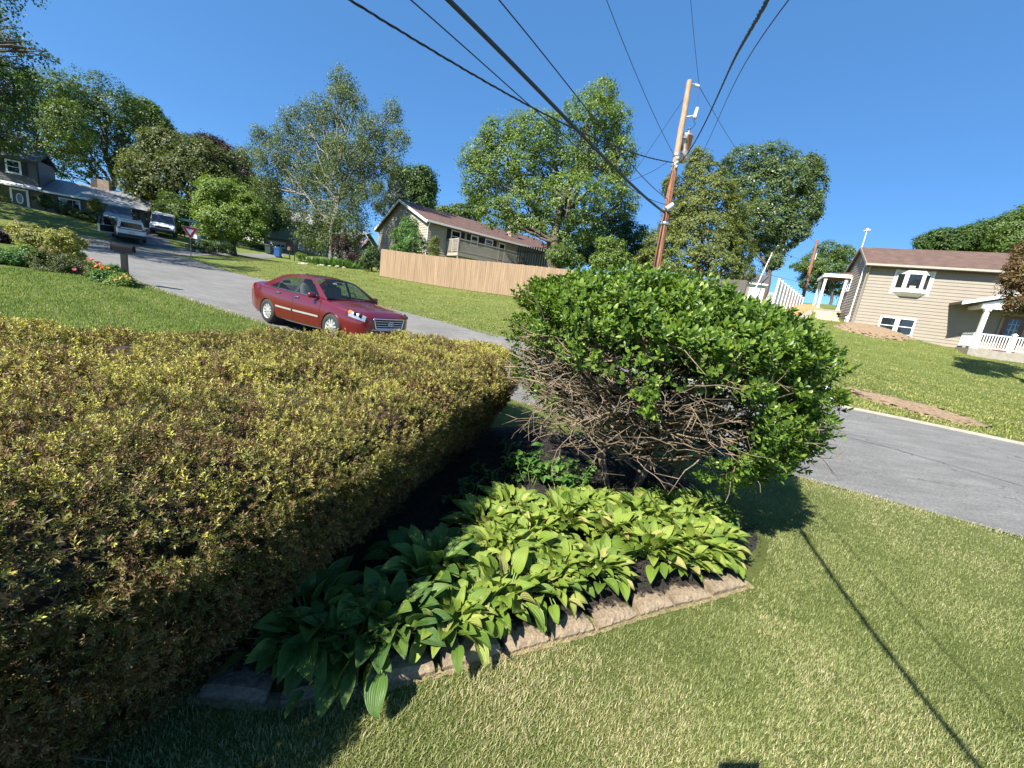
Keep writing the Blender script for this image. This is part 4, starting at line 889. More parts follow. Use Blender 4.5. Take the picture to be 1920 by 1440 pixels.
tree('purple_maple', (440, 430), 52, [(395, 290, 36, 32), (430, 312, 38, 34), (452, 340, 26, 28), (420, 340, 30, 30)], 5000, .36, L_purple, 'dark purple leaved tree peeking out behind the broad olive tree', trunk_r=.3, seed=5, clump=1.0)
tree('spreading_tree', (335, 440), 43, [(330, 288, 62, 38), (282, 318, 46, 40), (385, 310, 52, 42), (335, 345, 85, 45), (265, 360, 32, 35), (420, 355, 40, 30), (300, 395, 45, 28), (350, 400, 50, 22)], 12500, .33, L_olive, 'broad rounded olive green tree behind the parked vehicles', trunk_r=.4, seed=6, clump=.8, inner=.2)
tree('broadleaf_tree', (500, 450), 47, [(490, 370, 36, 34), (480, 400, 40, 34), (515, 400, 25, 30), (455, 360, 30, 26)], 5000, .34, L_deep, 'dark tree filling the gap between the lime tree and the birch', trunk_r=.25, seed=7, clump=.8)
tree('lime_green_tree', (437, 472), 33, [(408, 358, 36, 24), (440, 378, 52, 36), (395, 392, 32, 34), (470, 400, 34, 32), (425, 415, 50, 32), (470, 432, 30, 24), (395, 430, 26, 20)], 9000, .21, L_lime, 'small bright lime green tree to the right of the yield sign', trunk_r=.16, seed=8, clump=.5, stems=3, inner=.25)
tree('young_tree', (322, 447), 38, [(325, 385, 26, 22), (310, 405, 24, 22), (340, 405, 26, 24), (325, 425, 28, 18)], 3500, .22, L_pale, 'low leafy tree right behind the white van', trunk_r=.12, seed=9, clump=.5)
BX = [(645, 150, 26, 26), (648, 195, 40, 36), (600, 215, 40, 34), (556, 225, 30, 28), (540, 262, 36, 32), (490, 250, 22, 16), (470, 285, 26, 16), (510, 300, 40, 32), (700, 245, 36, 36), (735, 205, 20, 22), (745, 262, 22, 26), (700, 300, 44, 36), (600, 285, 62, 50), (655, 290, 50, 46), (560, 340, 48, 40), (625, 355, 60, 45), (690, 360, 40, 34), (500, 345, 28, 26), (590, 410, 36, 26), (650, 425, 40, 28), (620, 450, 30, 22), (735, 310, 18, 22), (550, 385, 28, 20), (640, 405, 55, 34), (585, 440, 34, 22), (655, 445, 30, 22)]
tree('birch_tree', (622, 497), 31, BX, 26000, .16, L_birch, 'tall feathery grey green birch with pale limbs behind the red car', trunk_r=.18, bark=M_barkpale, seed=10, clump=.6, droop=.55, inner=.5, fork=.3, limbs=2, out_bias=.5)
tree('red_leaf_shrub', (641, 492), 29.5, [(640, 462, 17, 24), (648, 478, 12, 14)], 1100, .12, L_purple, 'narrow dark red shrub against the birch trunk', 'shrub', trunk_r=.04, seed=11, clump=.25)
tree('broadleaf_tree', (785, 455), 55, [(765, 345, 34, 30), (795, 350, 24, 30), (780, 375, 38, 26), (790, 330, 18, 16)], 5000, .36, L_oak, 'dark green tree above the ridge of the tan house with the picket deck', trunk_r=.3, seed=12, clump=.9)
tree('blue_spruce', (742, 440), 48, [(742, 352, 14, 18), (740, 375, 24, 18), (735, 395, 30, 16)], 2200, .26, lm('spruce_foliage', [(0, (.04, .06, .045)), (1, (.10, .13, .10))]), 'greyish blue conifer between birch and tan house roof', 'tree', trunk_r=.12, seed=13, clump=.5)
tree('distant_tree', (850, 440), 80, [(830, 402, 26, 13), (862, 400, 24, 16), (890, 396, 22, 16)], 2600, .5, L_pale, 'low pale tree far off above the tan house roof', trunk_r=.2, seed=14, clump=1.0)
MX = [(1130, 175, 32, 26), (1105, 215, 48, 40), (1150, 235, 36, 36), (1010, 250, 50, 40), (965, 240, 24, 26), (930, 250, 28, 26), (905, 290, 40, 32), (960, 310, 62, 48), (1040, 300, 60, 55), (1110, 290, 60, 55), (1160, 300, 30, 40), (900, 345, 36, 38), (985, 375, 60, 40), (1070, 375, 60, 50), (1140, 365, 40, 35), (930, 400, 34, 26), (1010, 420, 36, 28), (1090, 430, 50, 30), (1175, 385, 22, 26), (885, 310, 26, 20), (1050, 455, 36, 26), (965, 420, 24, 20)]
tree('silver_maple', (1045, 505), 27, MX, 21000, .19, L_maple, 'large bushy maple standing behind the tan board fence', trunk_r=.34, seed=15, clump=.55, stems=3, fork=.5, inner=.35, limbs=4)
tree('backyard_tree', (1150, 520), 33, [(1150, 430, 40, 32), (1110, 460, 34, 30), (1185, 450, 32, 30), (1130, 480, 46, 24), (1190, 480, 30, 26)], 5000, .24, L_deep, 'dark bushy tree low between the maple and the cypress', trunk_r=.2, seed=16, clump=.6)
tree('backyard_shrub', (1148, 512), 25, [(1145, 462, 28, 16), (1150, 482, 32, 20), (1128, 490, 22, 16)], 2400, .15, L_maple, 'rounded light green shrub behind the tan fence next to the utility pole', 'shrub', trunk_r=.06, seed=17, clump=.35, stems=3)
tree('backyard_shrub', (1052, 512), 25.5, [(1050, 480, 26, 18), (1075, 490, 20, 14)], 1700, .15, L_pale, 'small leafy shrub at the foot of the big maple', 'shrub', trunk_r=.05, seed=18, clump=.35, stems=3)
CX = [(1308, 288, 8, 20, 0), (1312, 308, 24, 26, 0), (1320, 338, 44, 30, 0), (1326, 370, 60, 34, 0), (1326, 405, 72, 36, 0), (1318, 440, 78, 38, 0), (1312, 475, 92, 38, 0), (1304, 505, 104, 34, 0), (1370, 430, 28, 40), (1385, 475, 26, 40), (1270, 420, 30, 40), (1245, 465, 34, 40), (1215, 500, 32, 34), (1258, 350, 14, 22), (1345, 380, 24, 30)]
tree('cypress_tree', (1310, 530), 25, CX, 24000, .15, L_cyp, 'dense yellow olive cypress right behind the utility pole', trunk_r=.2, seed=19, clump=.33, inner=.15, depth=.9, out_bias=.9, limbs=1)
RX = [(1395, 310, 40, 30), (1440, 305, 45, 32), (1490, 325, 40, 35), (1515, 315, 26, 20), (1520, 350, 26, 34), (1460, 355, 55, 45), (1410, 360, 45, 45), (1490, 395, 48, 40), (1440, 415, 50, 42), (1405, 420, 40, 40), (1480, 435, 34, 26), (1440, 465, 32, 26), (1450, 490, 18, 14), (1525, 400, 14, 16)]
tree('maple_tree', (1432, 556), 39, RX, 15000, .27, L_silver, 'round dark glossy tree to the right behind the cypress', trunk_r=.3, seed=20, clump=.65, inner=.2, limbs=2)
tree('broadleaf_tree', (1562, 560), 53, [(1555, 472, 26, 17), (1530, 490, 26, 16), (1580, 478, 20, 18), (1505, 500, 20, 7), (1550, 505, 36, 22), (1525, 525, 26, 20), (1570, 530, 28, 26)], 5200, .3, L_pale, 'layered light green tree behind the side porch of the beige house', trunk_r=.2, seed=21, clump=.6)
tree('broadleaf_tree', (1765, 520), 56, [(1745, 455, 24, 16), (1770, 448, 26, 18), (1790, 462, 32, 18), (1735, 465, 16, 12)], 4000, .36, L_oak, 'first rounded green tree above the beige house roof', 'tree', 'trees behind the beige house', trunk_r=.25, seed=22, clump=.8)
tree('broadleaf_tree', (1835, 520), 54, [(1820, 445, 30, 20), (1850, 435, 30, 22), (1840, 462, 40, 18)], 4500, .36, L_oak, 'middle rounded green tree above the beige house roof', 'tree', 'trees behind the beige house', trunk_r=.25, seed=23, clump=.8)
tree('broadleaf_tree', (1905, 530), 50, [(1890, 430, 34, 26), (1920, 415, 34, 28), (1900, 455, 40, 24), (1950, 420, 40, 40)], 5200, .36, L_pale, 'tallest rounded green tree above the right end of the beige house', 'tree', 'trees behind the beige house', trunk_r=.25, seed=24, clump=.8)
tree('red_maple', (1985, 640), 17, [(1922, 500, 26, 24), (1950, 470, 40, 32), (1916, 538, 28, 18), (1930, 565, 34, 13), (1965, 520, 45, 40), (2005, 480, 50, 50), (1902, 520, 16, 12), (1908, 572, 16, 7)], 6500, .13, L_red, 'rusty red and green leaved tree at the right edge in front of the porch', trunk_r=.14, seed=25, clump=.3, droop=.4)

# shrubs around the houses
def shrub(px, d, blobs, n, leaf, mat, label, seed, name='shrub', group=None, clump=.25, cat='shrub'):
    return tree(name, px, d, blobs, n, leaf, mat, label, cat, group, trunk_r=.035, seed=seed, clump=clump, stems=4, limbs=1, inner=.3)
shrub((768, 480), 28.2, [(768, 425, 18, 18), (762, 445, 28, 22), (775, 460, 28, 22), (752, 468, 20, 16)], 3600, .13, L_bright, 'bright green rounded shrub at the corner of the tan house', 30)
shrub((814, 490), 27.6, [(816, 452, 7, 9), (814, 466, 10, 13), (813, 482, 11, 12)], 1300, .09, L_cyp, 'narrow upright evergreen by the tan house wall', 31, 'upright_evergreen')
shrub((697, 500), 28, [(697, 478, 17, 15), (688, 490, 16, 12), (705, 490, 14, 12)], 1900, .12, L_deep, 'dark rounded shrub beside the left end of the tan fence', 32)
shrub((672, 496), 29.5, [(665, 482, 14, 12), (676, 488, 12, 10)], 1300, .12, L_purple, 'low purple brown shrub left of the dark rounded shrub', 33)
shrub((685, 470), 33, [(683, 452, 16, 12), (690, 462, 12, 9)], 900, .14, L_lime, 'yellowish shrub behind the hanging flag', 34)
for i, (px, d, bl, mt, lab) in enumerate([((85, 395), 34.5, [(85, 378, 11, 12)], L_deep, 'dark conical shrub next to the front door of the dark house'), ((110, 405), 34, [(112, 385, 18, 9), (125, 395, 18, 8)], L_deep, 'clipped dark shrub under the picture window'), ((140, 410), 33.5, [(138, 398, 20, 9), (152, 404, 16, 8)], L_olive, 'flat topped clipped shrub below the picture window'),
                                          ((180, 410), 34, [(180, 385, 11, 13), (178, 398, 9, 9)], L_gold, 'gold tinged conifer left of the garage door'), ((172, 416), 33, [(170, 406, 22, 9), (190, 410, 14, 7)], L_deep, 'low dark spreading shrub by the driveway'), ((0, 395), 32, [(0, 372, 14, 30), (-12, 385, 16, 18)], L_gold, 'golden shrub at the left edge beside the dark house')]):
    shrub(px, d, bl, 1000, .13, mt, lab, 40 + i, 'foundation_shrub', 'shrubs in front of the dark house')
shrub((390, 478), 31, [(390, 462, 22, 10), (415, 464, 22, 10), (370, 460, 14, 8)], 1500, .13, L_deep, 'dark low shrubs mass under the lime tree', 47)
shrub((565, 487), 44, [(565, 480, 10, 5)], 400, .15, L_lime, 'small round shrub at the lamp post of the teal house', 48)
shrub((500, 470), 47, [(478, 462, 14, 7), (495, 466, 12, 6)], 700, .16, L_deep, 'low dark hedge shrub left of the bins', 49)
# flower bed round the birch
for i, (px, lab) in enumerate([((600, 496), 'strappy green plant clump left of the birch trunk'), ((632, 499), 'strappy green plant clump in front of the birch trunk'), ((655, 500), 'strappy green plant clump right of the birch trunk')]):
    q = P(px[0], px[1], 29.2); root = empty('daylily_clump', on(q[0], q[1]), 0, lab, 'plant', 'plants round the birch trunk'); rg = np.random.default_rng(300 + i)
    n = 260; X = rg.normal(size=n) * .55; Y = rg.normal(size=n) * .3; C = np.stack([X, Y, 0 * X], 1); D = norm(np.stack([X * .5 + rg.normal(size=n) * .4, Y + rg.normal(size=n) * .4, 1.2 + 0 * X], 1))
    quads_obj('leaves', leaf_quads(C, D, rnd_unit(rg, n), rg.uniform(.4, .75, n), .06, .1), L_bright, root)
for i, (x, y, h) in enumerate([(-41.5, 27, 13), (-47, 30, 13), (-36, 22, 12.5)]):
    rr = random.Random(90 + i); k = 725 / 30; bl = []
    tree_z = HZ(x, y); root = None
    rg = np.random.default_rng(900 + i); root = empty('shade_tree', (x, y, tree_z), 0, ['street tree beyond the left edge whose shade falls on the dark house', 'yard tree beyond the left edge farthest from the road', 'street tree beyond the left edge nearest the camera'][i], 'tree', 'trees left of the view')
    blobs = [(np.array([rr.uniform(-3.5, 2.2), rr.uniform(-3.5, 3.5), h * rr.uniform(.45, .9)]), np.array([2.8, 2.8, 2.2])) for _ in range(9)]
    Q, cc, bi = crown(blobs, 5000, .30, rg, .8); quads_obj('crown', Q, L_oak, root); mb = MB(); f = limb(mb, (0, 0, -.3), (0, 0, h * .5), .4, .25, rr, 0, 4)
    for c, R in blobs: limb(mb, f[-2], c, .16, .04, rr, -.03, 4)
    mb.build('trunk', M_bark, root, fix=False)
# ================================================================ vehicles
def carpaint(name, col, flake=0.25):
    m, t, b = _mat(name); b.inputs['Base Color'].default_value = (*col, 1); b.inputs['Metallic'].default_value = flake; b.inputs['Roughness'].default_value = .32
    b.inputs['Coat Weight'].default_value = 1.0; b.inputs['Coat Roughness'].default_value = .03
    n = _noise(t, 1.5, 3); r = _ramp(t, [(.3, [c * .93 for c in col]), (.7, [min(1, c * 1.06) for c in col])]); t.links.new(n.outputs[0], r.inputs[0]); t.links.new(r.outputs[0], b.inputs['Base Color'])
    return m
M_red = carpaint('red_car_paint', (0.12, 0.005, 0.009), .2)
M_chrome = simple('chrome', (0.75, 0.75, 0.76), .12, metal=1.0, var=.02)
M_alloy = simple('alloy_wheel', (0.62, 0.62, 0.62), .35, metal=.6, var=.03)
M_rubber = simple('tyre_rubber', (0.022, 0.022, 0.023), .8, var=.15)
M_cglass = glassmat('car_glass', (.72, .82, .80), .72)
M_lens = glassmat('clear_lens', (.95, .95, .97), .80)
M_refl = simple('lamp_reflector', (.62, .64, .67), .22, metal=.45, var=.05)
M_redlens = simple('red_lens', (0.42, 0.01, 0.012), .15, coat=1.0, var=.05)
M_amber = simple('amber_lens', (0.55, 0.16, 0.03), .2, coat=.8, var=.05)
M_seat = simple('grey_seat_cloth', (0.20, 0.19, 0.18), .85)
M_seatl = simple('light_cabin_trim', (0.45, 0.43, 0.40), .8)
def itp(x, tab): a = np.array(tab, float); return float(np.interp(x, a[:, 0], a[:, 1]))
def sitp(tab):
    """smooth interpolation through (x, v) pairs"""
    a = np.array(tab, float); xs, vs = a[:, 0], a[:, 1]; m = np.gradient(vs, xs)
    def f(x):
        x = min(max(x, xs[0]), xs[-1]); i = min(int(np.searchsorted(xs, x, 'right')) - 1, len(xs) - 2); h = xs[i + 1] - xs[i]; t = (x - xs[i]) / h
        return (2 * t ** 3 - 3 * t * t + 1) * vs[i] + (t ** 3 - 2 * t * t + t) * h * m[i] + (-2 * t ** 3 + 3 * t * t) * vs[i + 1] + (t ** 3 - t * t) * h * m[i + 1]
    return f
def spl(pts, n):
    p = np.array(pts, float); k = len(p); t = np.linspace(0, k - 1, n) if np.isscalar(n) else np.asarray(n); i = np.minimum(t.astype(int), k - 2); f = (t - i)[:, None]
    p0, p1, p2, p3 = p[np.maximum(i - 1, 0)], p[i], p[i + 1], p[np.minimum(i + 2, k - 1)]
    return .5 * (2 * p1 + (p2 - p0) * f + (2 * p0 - 5 * p1 + 4 * p2 - p3) * f ** 2 + (3 * p1 - p0 - 3 * p2 + p3) * f ** 3)
def wheel(root, x, y, r, wd, spokes=10, matrim=None):
    s = 1 if y > 0 else -1
    wh = MB().lathe([(r * .66, -wd / 2), (r * .93, -wd / 2), (r, -wd * .36), (r, wd * .36), (r * .93, wd / 2), (r * .66, wd / 2)], (x, y, r), 36, 0, 'Y').build('tyre', M_rubber, root)
    mb = MB(); yo = y + s * wd * .40
    mb.lathe([(r * .70, -wd * .3), (r * .70, s * wd * .42), (r * .64, s * wd * .44), (r * .61, s * wd * .30), (r * .58, -wd * .3)], (x, y, r), 36, 0, 'Y')
    for i in range(spokes):
        a = 2 * math.pi * i / spokes + .15; ca, sa = math.cos(a), math.sin(a)
        def pt(rad_, off, yy): return (x + ca * rad_ - sa * off, yy, r + sa * rad_ + ca * off)
        w0, w1 = r * .055, r * .10
        V = [pt(r * .12, -w0, yo + s * .0), pt(r * .12, w0, yo), pt(r * .65, w1, yo - s * .006), pt(r * .65, -w1, yo - s * .006), pt(r * .12, -w0, yo - s * .04), pt(r * .12, w0, yo - s * .04), pt(r * .65, w1, yo - s * .045), pt(r * .65, -w1, yo - s * .045)]
        mb.add(V, [(0, 1, 2, 3), (4, 7, 6, 5), (0, 4, 5, 1), (1, 5, 6, 2), (2, 6, 7, 3), (3, 7, 4, 0)])
    mb.lathe([(.001, s * wd * .43), (r * .15, s * wd * .42), (r * .17, s * wd * .3)], (x, y, r), 16, 0, 'Y')
    o = mb.build('rim', matrim or M_alloy, wh)
    MB().lathe([(.001, -.02 * s), (r * .6, -.02 * s)], (x, y, r), 24, 0, 'Y').build('brake_disc', simple('brake_disc_dark', (.05, .05, .05), .5, metal=.5), wh)
    return wh
def build_sedan():
    pr, pf = P(499, 583, 11.05), P(637, 615, 9.95)
    mid = (pr + pf) / 2; dv = pf - pr; az = math.atan2(dv[1], dv[0]); 
    hx, hy = math.cos(az), math.sin(az); cx, cy = mid[0] - hy * .86, mid[1] + hx * .86
    zf = max(HZ(cx + hx * 1.365, cy + hy * 1.365) + .03, pf[2] - .325); zr_ = max(HZ(cx - hx * 1.365, cy - hy * 1.365) + .03, pr[2] - .325)
    root = empty('red_sedan', (cx, cy, (zf + zr_) / 2), az, 'dark red four door sedan parked on the road beyond the hedge', 'car')
    root.rotation_euler = (0, -math.atan2(zf - zr_, 2.73), az - .09)
    root.scale = (1.04, 1.04, 1.04)
    fW = sitp([(-2.42, .66), (-2.36, .765), (-2.2, .835), (-1.8, .893), (-1.2, .912), (0, .915), (1.0, .912), (1.6, .897), (2.0, .845), (2.2, .775), (2.32, .67), (2.38, .56)])
    fB = sitp([(-2.42, .90), (-2.3, .975), (-1.8, .985), (-1, .962), (0, .94), (.9, .925), (1.5, .875), (2.0, .805), (2.25, .75), (2.38, .68)])
    fT = sitp([(-2.42, .93), (-2.3, 1.04), (-1.8, 1.06), (-1, 1.02), (.9, 1.02), (1.1, .995), (1.6, .935), (2.0, .88), (2.25, .82), (2.38, .73)])
    fL = sitp([(-2.42, .32), (-2.1, .24), (-1, .19), (1, .19), (2.1, .20), (2.38, .25)])
    def sec(x):
        W, zb, zt, zl = fW(x), fB(x), fT(x), fL(x)
        return [(W * .90, zl), (W * .965, zl + .06), (W * .99, zl + (zb - zl) * .32), (W, zl + (zb - zl) * .55), (W * .985, zl + (zb - zl) * .76), (W * .955, zl + (zb - zl) * .93), (W * .90, zb), (W * .72, zb + (zt - zb) * .5), (W * .4, zb + (zt - zb) * .88), (0, zt)]
    def body(x, ts, side, off=0.0):
        s = spl(sec(x), np.asarray(ts, float)); s2 = spl(sec(x), np.asarray(ts, float) + .02); d = s2 - s; d /= np.maximum(np.hypot(*d.T), 1e-6)[:, None]
        return [(x + (off * .5 if x > 1.8 else 0) - (off * .5 if x < -2.0 else 0), side * (q[0] + e[1] * off), q[1] - e[0] * off) for q, e in zip(s, d)]
    Tn = np.linspace(0, 9, 46); X = np.concatenate([np.linspace(-2.42, -2.3, 7), np.linspace(-2.28, 2.26, 230), np.linspace(2.28, 2.38, 8)])
    V = []; nT = len(Tn) * 2 - 1
    for x in X:
        R = body(x, Tn, -1); L = body(x, Tn[:-1], 1)[::-1]; V += R + L
    F = []
    Va = np.array(V)
    for i in range(len(X) - 1):
        for j in range(nT - 1):
            ids = (i * nT + j, i * nT + j + 1, (i + 1) * nT + j + 1, (i + 1) * nT + j); c = Va[list(ids)].mean(0)
            if any((c[0] - w_) ** 2 + (c[2] - .32) ** 2 < .352 ** 2 for w_ in (-1.365, 1.365)) and abs(c[1]) > .5: continue
            if -1.74 < c[0] < .97 and abs(c[1]) < fW(c[0]) * .87 and c[2] > .8: continue
            F.append(ids)
    V2 = V + []; b0 = len(V2)
    F.append(tuple(range(nT))[::-1]); F.append(tuple((len(X) - 1) * nT + j for j in range(nT)))
    me = bpy.data.meshes.new('body'); me.from_pydata(V, [], F); me.polygons.foreach_set('use_smooth', [True] * len(F))
    bm = bmesh.new(); bm.from_mesh(me); bmesh.ops.delete(bm, geom=[v for v in bm.verts if not v.link_faces], context='VERTS'); bmesh.ops.recalc_face_normals(bm, faces=bm.faces); bm.to_mesh(me); bm.free()
    bodyo = link_mesh('body', me, M_red, root)
    # arches, inner wells, underside
    wl = MB()
    for w_ in (-1.365, 1.365):
        for s in (-1, 1):
            wl.tube([(w_ + .358 * math.cos(a), s * (fW(w_ + .3 * math.cos(a)) * .985), .32 + .358 * math.sin(a)) for a in np.linspace(-.25, math.pi + .25, 26)], .014, 6, 1, False)
            wl.grid([[(w_ + .372 * math.cos(a), s * yy, .32 + .372 * math.sin(a)) for a in np.linspace(-.3, math.pi + .3, 20)] for yy in (.895, .45)], 0)
            wl.grid([[(w_ + r_ * math.cos(a), s * .55, .32 + r_ * math.sin(a)) for a in np.linspace(-.3, math.pi + .3, 20)] for r_ in (.372, .0)], 0)
    wl.box((0, 0, .27), (4.3, 1.5, .12), mi=0)
    wl.build('wheel_arches', [M_dark, M_red], root)
    # greenhouse
    fZ = sitp([(-1.80, 1.01), (-1.4, 1.205), (-1.05, 1.35), (-.8, 1.39), (-.4, 1.412), (0, 1.405), (.25, 1.372), (.5, 1.268), (.8, 1.105), (1.03, .965)])
    def ys(x, z): return (.838 - .06 * max(0, (-x - .9) / .9) - .05 * max(0, (x - .2) / .8)) - .235 * max(0, (z - .95) / .46) ** 1.1
    polys = dict(front=[(.735, 1.0), (.30, 1.30), (.16, 1.352), (-.10, 1.362), (-.13, .975)], rear=[(-.245, .978), (-.215, 1.366), (-.62, 1.352), (-.90, 1.285), (-1.0, 1.20), (-1.0, .992)], quarter=[(-1.06, .995), (-1.06, 1.165), (-1.20, 1.11), (-1.44, 1.0)])
    def inp(x, z, pl):
        c = False; n = len(pl)
        for i in range(n):
            a, b = pl[i], pl[(i + 1) % n]
            if (a[1] > z) != (b[1] > z) and x < (b[0] - a[0]) * (z - a[1]) / (b[1] - a[1]) + a[0]: c = not c
        return c
    gx = np.linspace(-1.80, 1.03, 230); gn = 36
    for s in (-1, 1):
        V = []; 
        for x in gx:
            z0 = fB(x) - .03; z1 = fZ(x)
            for k in range(gn): z = z0 + (max(z1, z0 + .002) - z0) * k / (gn - 1); V.append((x, s * ys(x, z), z))
        F = []; mi = []; GFc = {k: [] for k in polys}
        for i in range(len(gx) - 1):
            for k in range(gn - 1):
                ids = (i * gn + k, i * gn + k + 1, (i + 1) * gn + k + 1, (i + 1) * gn + k); cx_ = (gx[i] + gx[i + 1]) / 2; cz = np.mean([V[q][2] for q in ids]); hit = [p for p in polys if inp(cx_, cz, polys[p])]
                if hit: GFc[hit[0]].append(ids); continue
                F.append(ids); mi.append(1 if (-.25 < cx_ < -.10 or -1.07 < cx_ < -.99) and .97 < cz < 1.36 else 0)
        o = MB(); o.v = V; o.f = F; o.m = mi; o.sm = [True] * len(F); o.build('side_frame', [M_red, M_black], root)
        for nm, fs in GFc.items():
            g = MB(); vs = sorted({q for f in fs for q in f}); ix = {q: i for i, q in enumerate(vs)}
            g.v = [(V[q][0], V[q][1] - s * .008, V[q][2]) for q in vs]; g.f = [[ix[q] for q in f] for f in fs]; g.m = [0] * len(fs); g.sm = [True] * len(fs); g.build('side_window', M_cglass, root)
        # bright line under the glass
        MB().tube([(x, s * (ys(x, fB(x)) + .012), fB(x) + .028) for x in np.linspace(-1.45, .78, 24)], .009, 5).build('window_trim', M_chrome, root)
    ro = []
    for x in np.linspace(-1.06, .26, 40):
        y1 = ys(x, fZ(x)); ro.append([(x, y, fZ(x) + .062 * (1 - (y / y1) ** 2)) for y in np.linspace(-y1, y1, 25)])
    roof = MB().grid(ro).build('roof', M_red, root)
    sr = []
    for x in np.linspace(-.52, .08, 10): sr.append([(x, y, fZ(x) + .062 * (1 - (y / ys(x, fZ(x))) ** 2) + .004) for y in np.linspace(-.40, .40, 13)])
    MB().grid(sr).build('sunroof', glassmat('sunroof_glass', (.2, .2, .2), .05), roof)
    MB().prism([(-.92, 0), (-1.06, 0), (-1.05, .05), (-1.02, .055)], -.012, .012, 'XZ').build('antenna_fin', M_red, roof).location = (0, 0, fZ(-.99) + .055)
    def screen(xa, xb, name, bow, n=24):
        G_ = []
        for x in np.linspace(xa, xb, n):
            z = fZ(x); y1 = ys(x, z); u = abs(x - xa) / abs(xb - xa)
            G_.append([(x + bow * (1 - (y / y1) ** 2) * (1 - .55 * u), y, z + .062 * (1 - (y / y1) ** 2) * u ** .5) for y in np.linspace(-y1, y1, 25)])
        return MB().grid(G_).build(name, M_cglass, root)
    ws = screen(1.03, .26, 'windshield', .10); screen(-1.80, -1.06, 'rear_window', -.08)
    cw = MB(); cw.grid([[(x + .10 * (1 - (y / .76) ** 2), y, z) for y in np.linspace(-.78, .78, 15)] for x, z in ((1.04, .965), (1.10, .99), (1.0, .93))]); cw.build('cowl', M_black, root)
    for yy, a in ((-.32, .25), (.25, .25)):
        MB().tube([(1.12, yy, 1.0), (1.06, yy + .2, 1.02), (.98, yy + .5, 1.03)], .008, 5).build('wiper', M_black, root)
    # cabin
    cb = MB(); cb.box((-.3, 0, .36), (2.5, 1.5, .06)); cb.bevel_box((.78, 0, .84), (.42, 1.46, .22), .06); cb.bevel_box((-1.55, 0, .93), (.35, 1.4, .08), .03); cb.build('dashboard', M_dark, root)
    for y in (-.36, .36):
        st = MB(); st.bevel_box((-.05, y, .60), (.52, .52, .18), .06); st.bevel_box((-.30, y, .92), (.16, .50, .62), .07, ry=-.22); st.bevel_box((-.40, y, 1.25), (.10, .26, .17), .045, ry=-.15); st.build('front_seat', M_seat, root)
    st = MB(); st.bevel_box((-.95, 0, .58), (.5, 1.32, .18), .06); st.bevel_box((-1.25, 0, .85), (.16, 1.32, .56), .07, ry=-.3)
    for y in (-.4, .4): st.bevel_box((-1.38, y, 1.15), (.09, .26, .15), .04, ry=-.15)
    st.build('rear_seat', M_seat, root)
    MB().lathe([(.17, -.012), (.185, 0), (.17, .012), (.158, 0), (.17, -.012)], (0, 0, 0), 24).build('steering_wheel', M_black, root).matrix_local = Matrix.Translation((.42, .36, .98)) @ Matrix.Rotation(rad(-65), 4, 'Y')
    MB().bevel_box((.38, 0, 1.33), (.04, .22, .06), .015).build('rear_view_mirror', M_black, root)
    MB().box((.455, -.17, 1.327), (.004, .12, .035), ry=-.95).build('windshield_tag', M_white, ws)
    # doors as slightly proud panels
    for s in (-1, 1):
        for nm, a, b in (('f', -.175, .93), ('r', -.955, -.19)):
            rows = []
            for x in np.linspace(a, b, 44): rows.append(body(x, np.linspace(1.05, 6.0, 26), s, .005))
            dr = MB().grid(rows).build('door', M_red, root)
            gp = MB()
            for x in (a - .006, b + .006): gp.grid([body(x - .005, np.linspace(1.05, 6.0, 22), s, .0025), body(x + .005, np.linspace(1.05, 6.0, 22), s, .0025)])
            gp.build('door_gap', M_dark, dr)
            hx_ = a + .14 if nm == 'f' else a + .10; q = body(hx_, [4.75], s, .03)[0]
            MB().bevel_box((hx_, q[1], q[2]), (.20, .035, .035), .014).build('handle', M_chrome, dr)
            rows = [body(x, np.linspace(2.36, 2.62, 5), s, .016) for x in np.linspace(a + .03, b - .03, 30)]; MB().grid(rows).build('moulding', M_alloy, dr)
        # mirror
        q = (.70, s * .965, 1.0); mr = MB(); mr.bevel_box(q, (.13, .21, .14), .05, rz=s * .12); mr.box((.72, s * .86, .97), (.07, .14, .04)); mr.build('wing_mirror', M_red, root)
        # lamps
        hl = MB().grid([body(x, np.linspace(4.05 - .5 * (x - 1.8), 6.05, 12), s, .008) for x in np.linspace(1.84, 2.335, 20)]).build('headlight', M_lens, root)
        MB().grid([body(x, np.linspace(4.2 - .5 * (x - 1.8), 5.9, 10), s, .002) for x in np.linspace(1.92, 2.31, 14)]).build('reflector', M_refl, hl)
        for k, (x_, t_) in enumerate(((2.10, 5.15), (2.22, 5.0))):
            q = body(x_, [t_], s, .012)[0]; MB().lathe([(.001, .02), (.045, .012), (.052, -.01)], (0, 0, 0), 16, 0, 'X').build('bulb', M_dark, hl).location = q
        MB().grid([body(x, np.linspace(4.75, 5.9, 8), s, .010) for x in np.linspace(1.90, 1.985, 6)]).build('turn_signal', M_amber, hl)
        MB().grid([body(x, np.linspace(3.9, 6.1, 12), s, .008) for x in np.linspace(-2.41, -2.14, 14)]).build('taillight', M_redlens, root)
    # front end
    def nose(y, z): return 2.392 - .02 * (abs(y) / .45) ** 2
    def gp(u, v, off=0): # u -1..1, v 0..1
        hw = .41 + .075 * v; y = u * hw; z = .46 + .235 * v; return (nose(y, z) + off + .012, y, z)
    gr = MB().grid([[gp(u, v) for u in np.linspace(-1, 1, 17)] for v in np.linspace(0, 1, 7)]).build('grille', M_black, root)
    fr = MB(); loop = [gp(u, 0, .01) for u in np.linspace(-1, 1, 13)] + [gp(1, v, .01) for v in np.linspace(.1, 1, 5)] + [gp(u, 1, .01) for u in np.linspace(.9, -1, 13)] + [gp(-1, v, .01) for v in np.linspace(.9, 0, 5)]
    fr.tube(loop, .017, 6); 
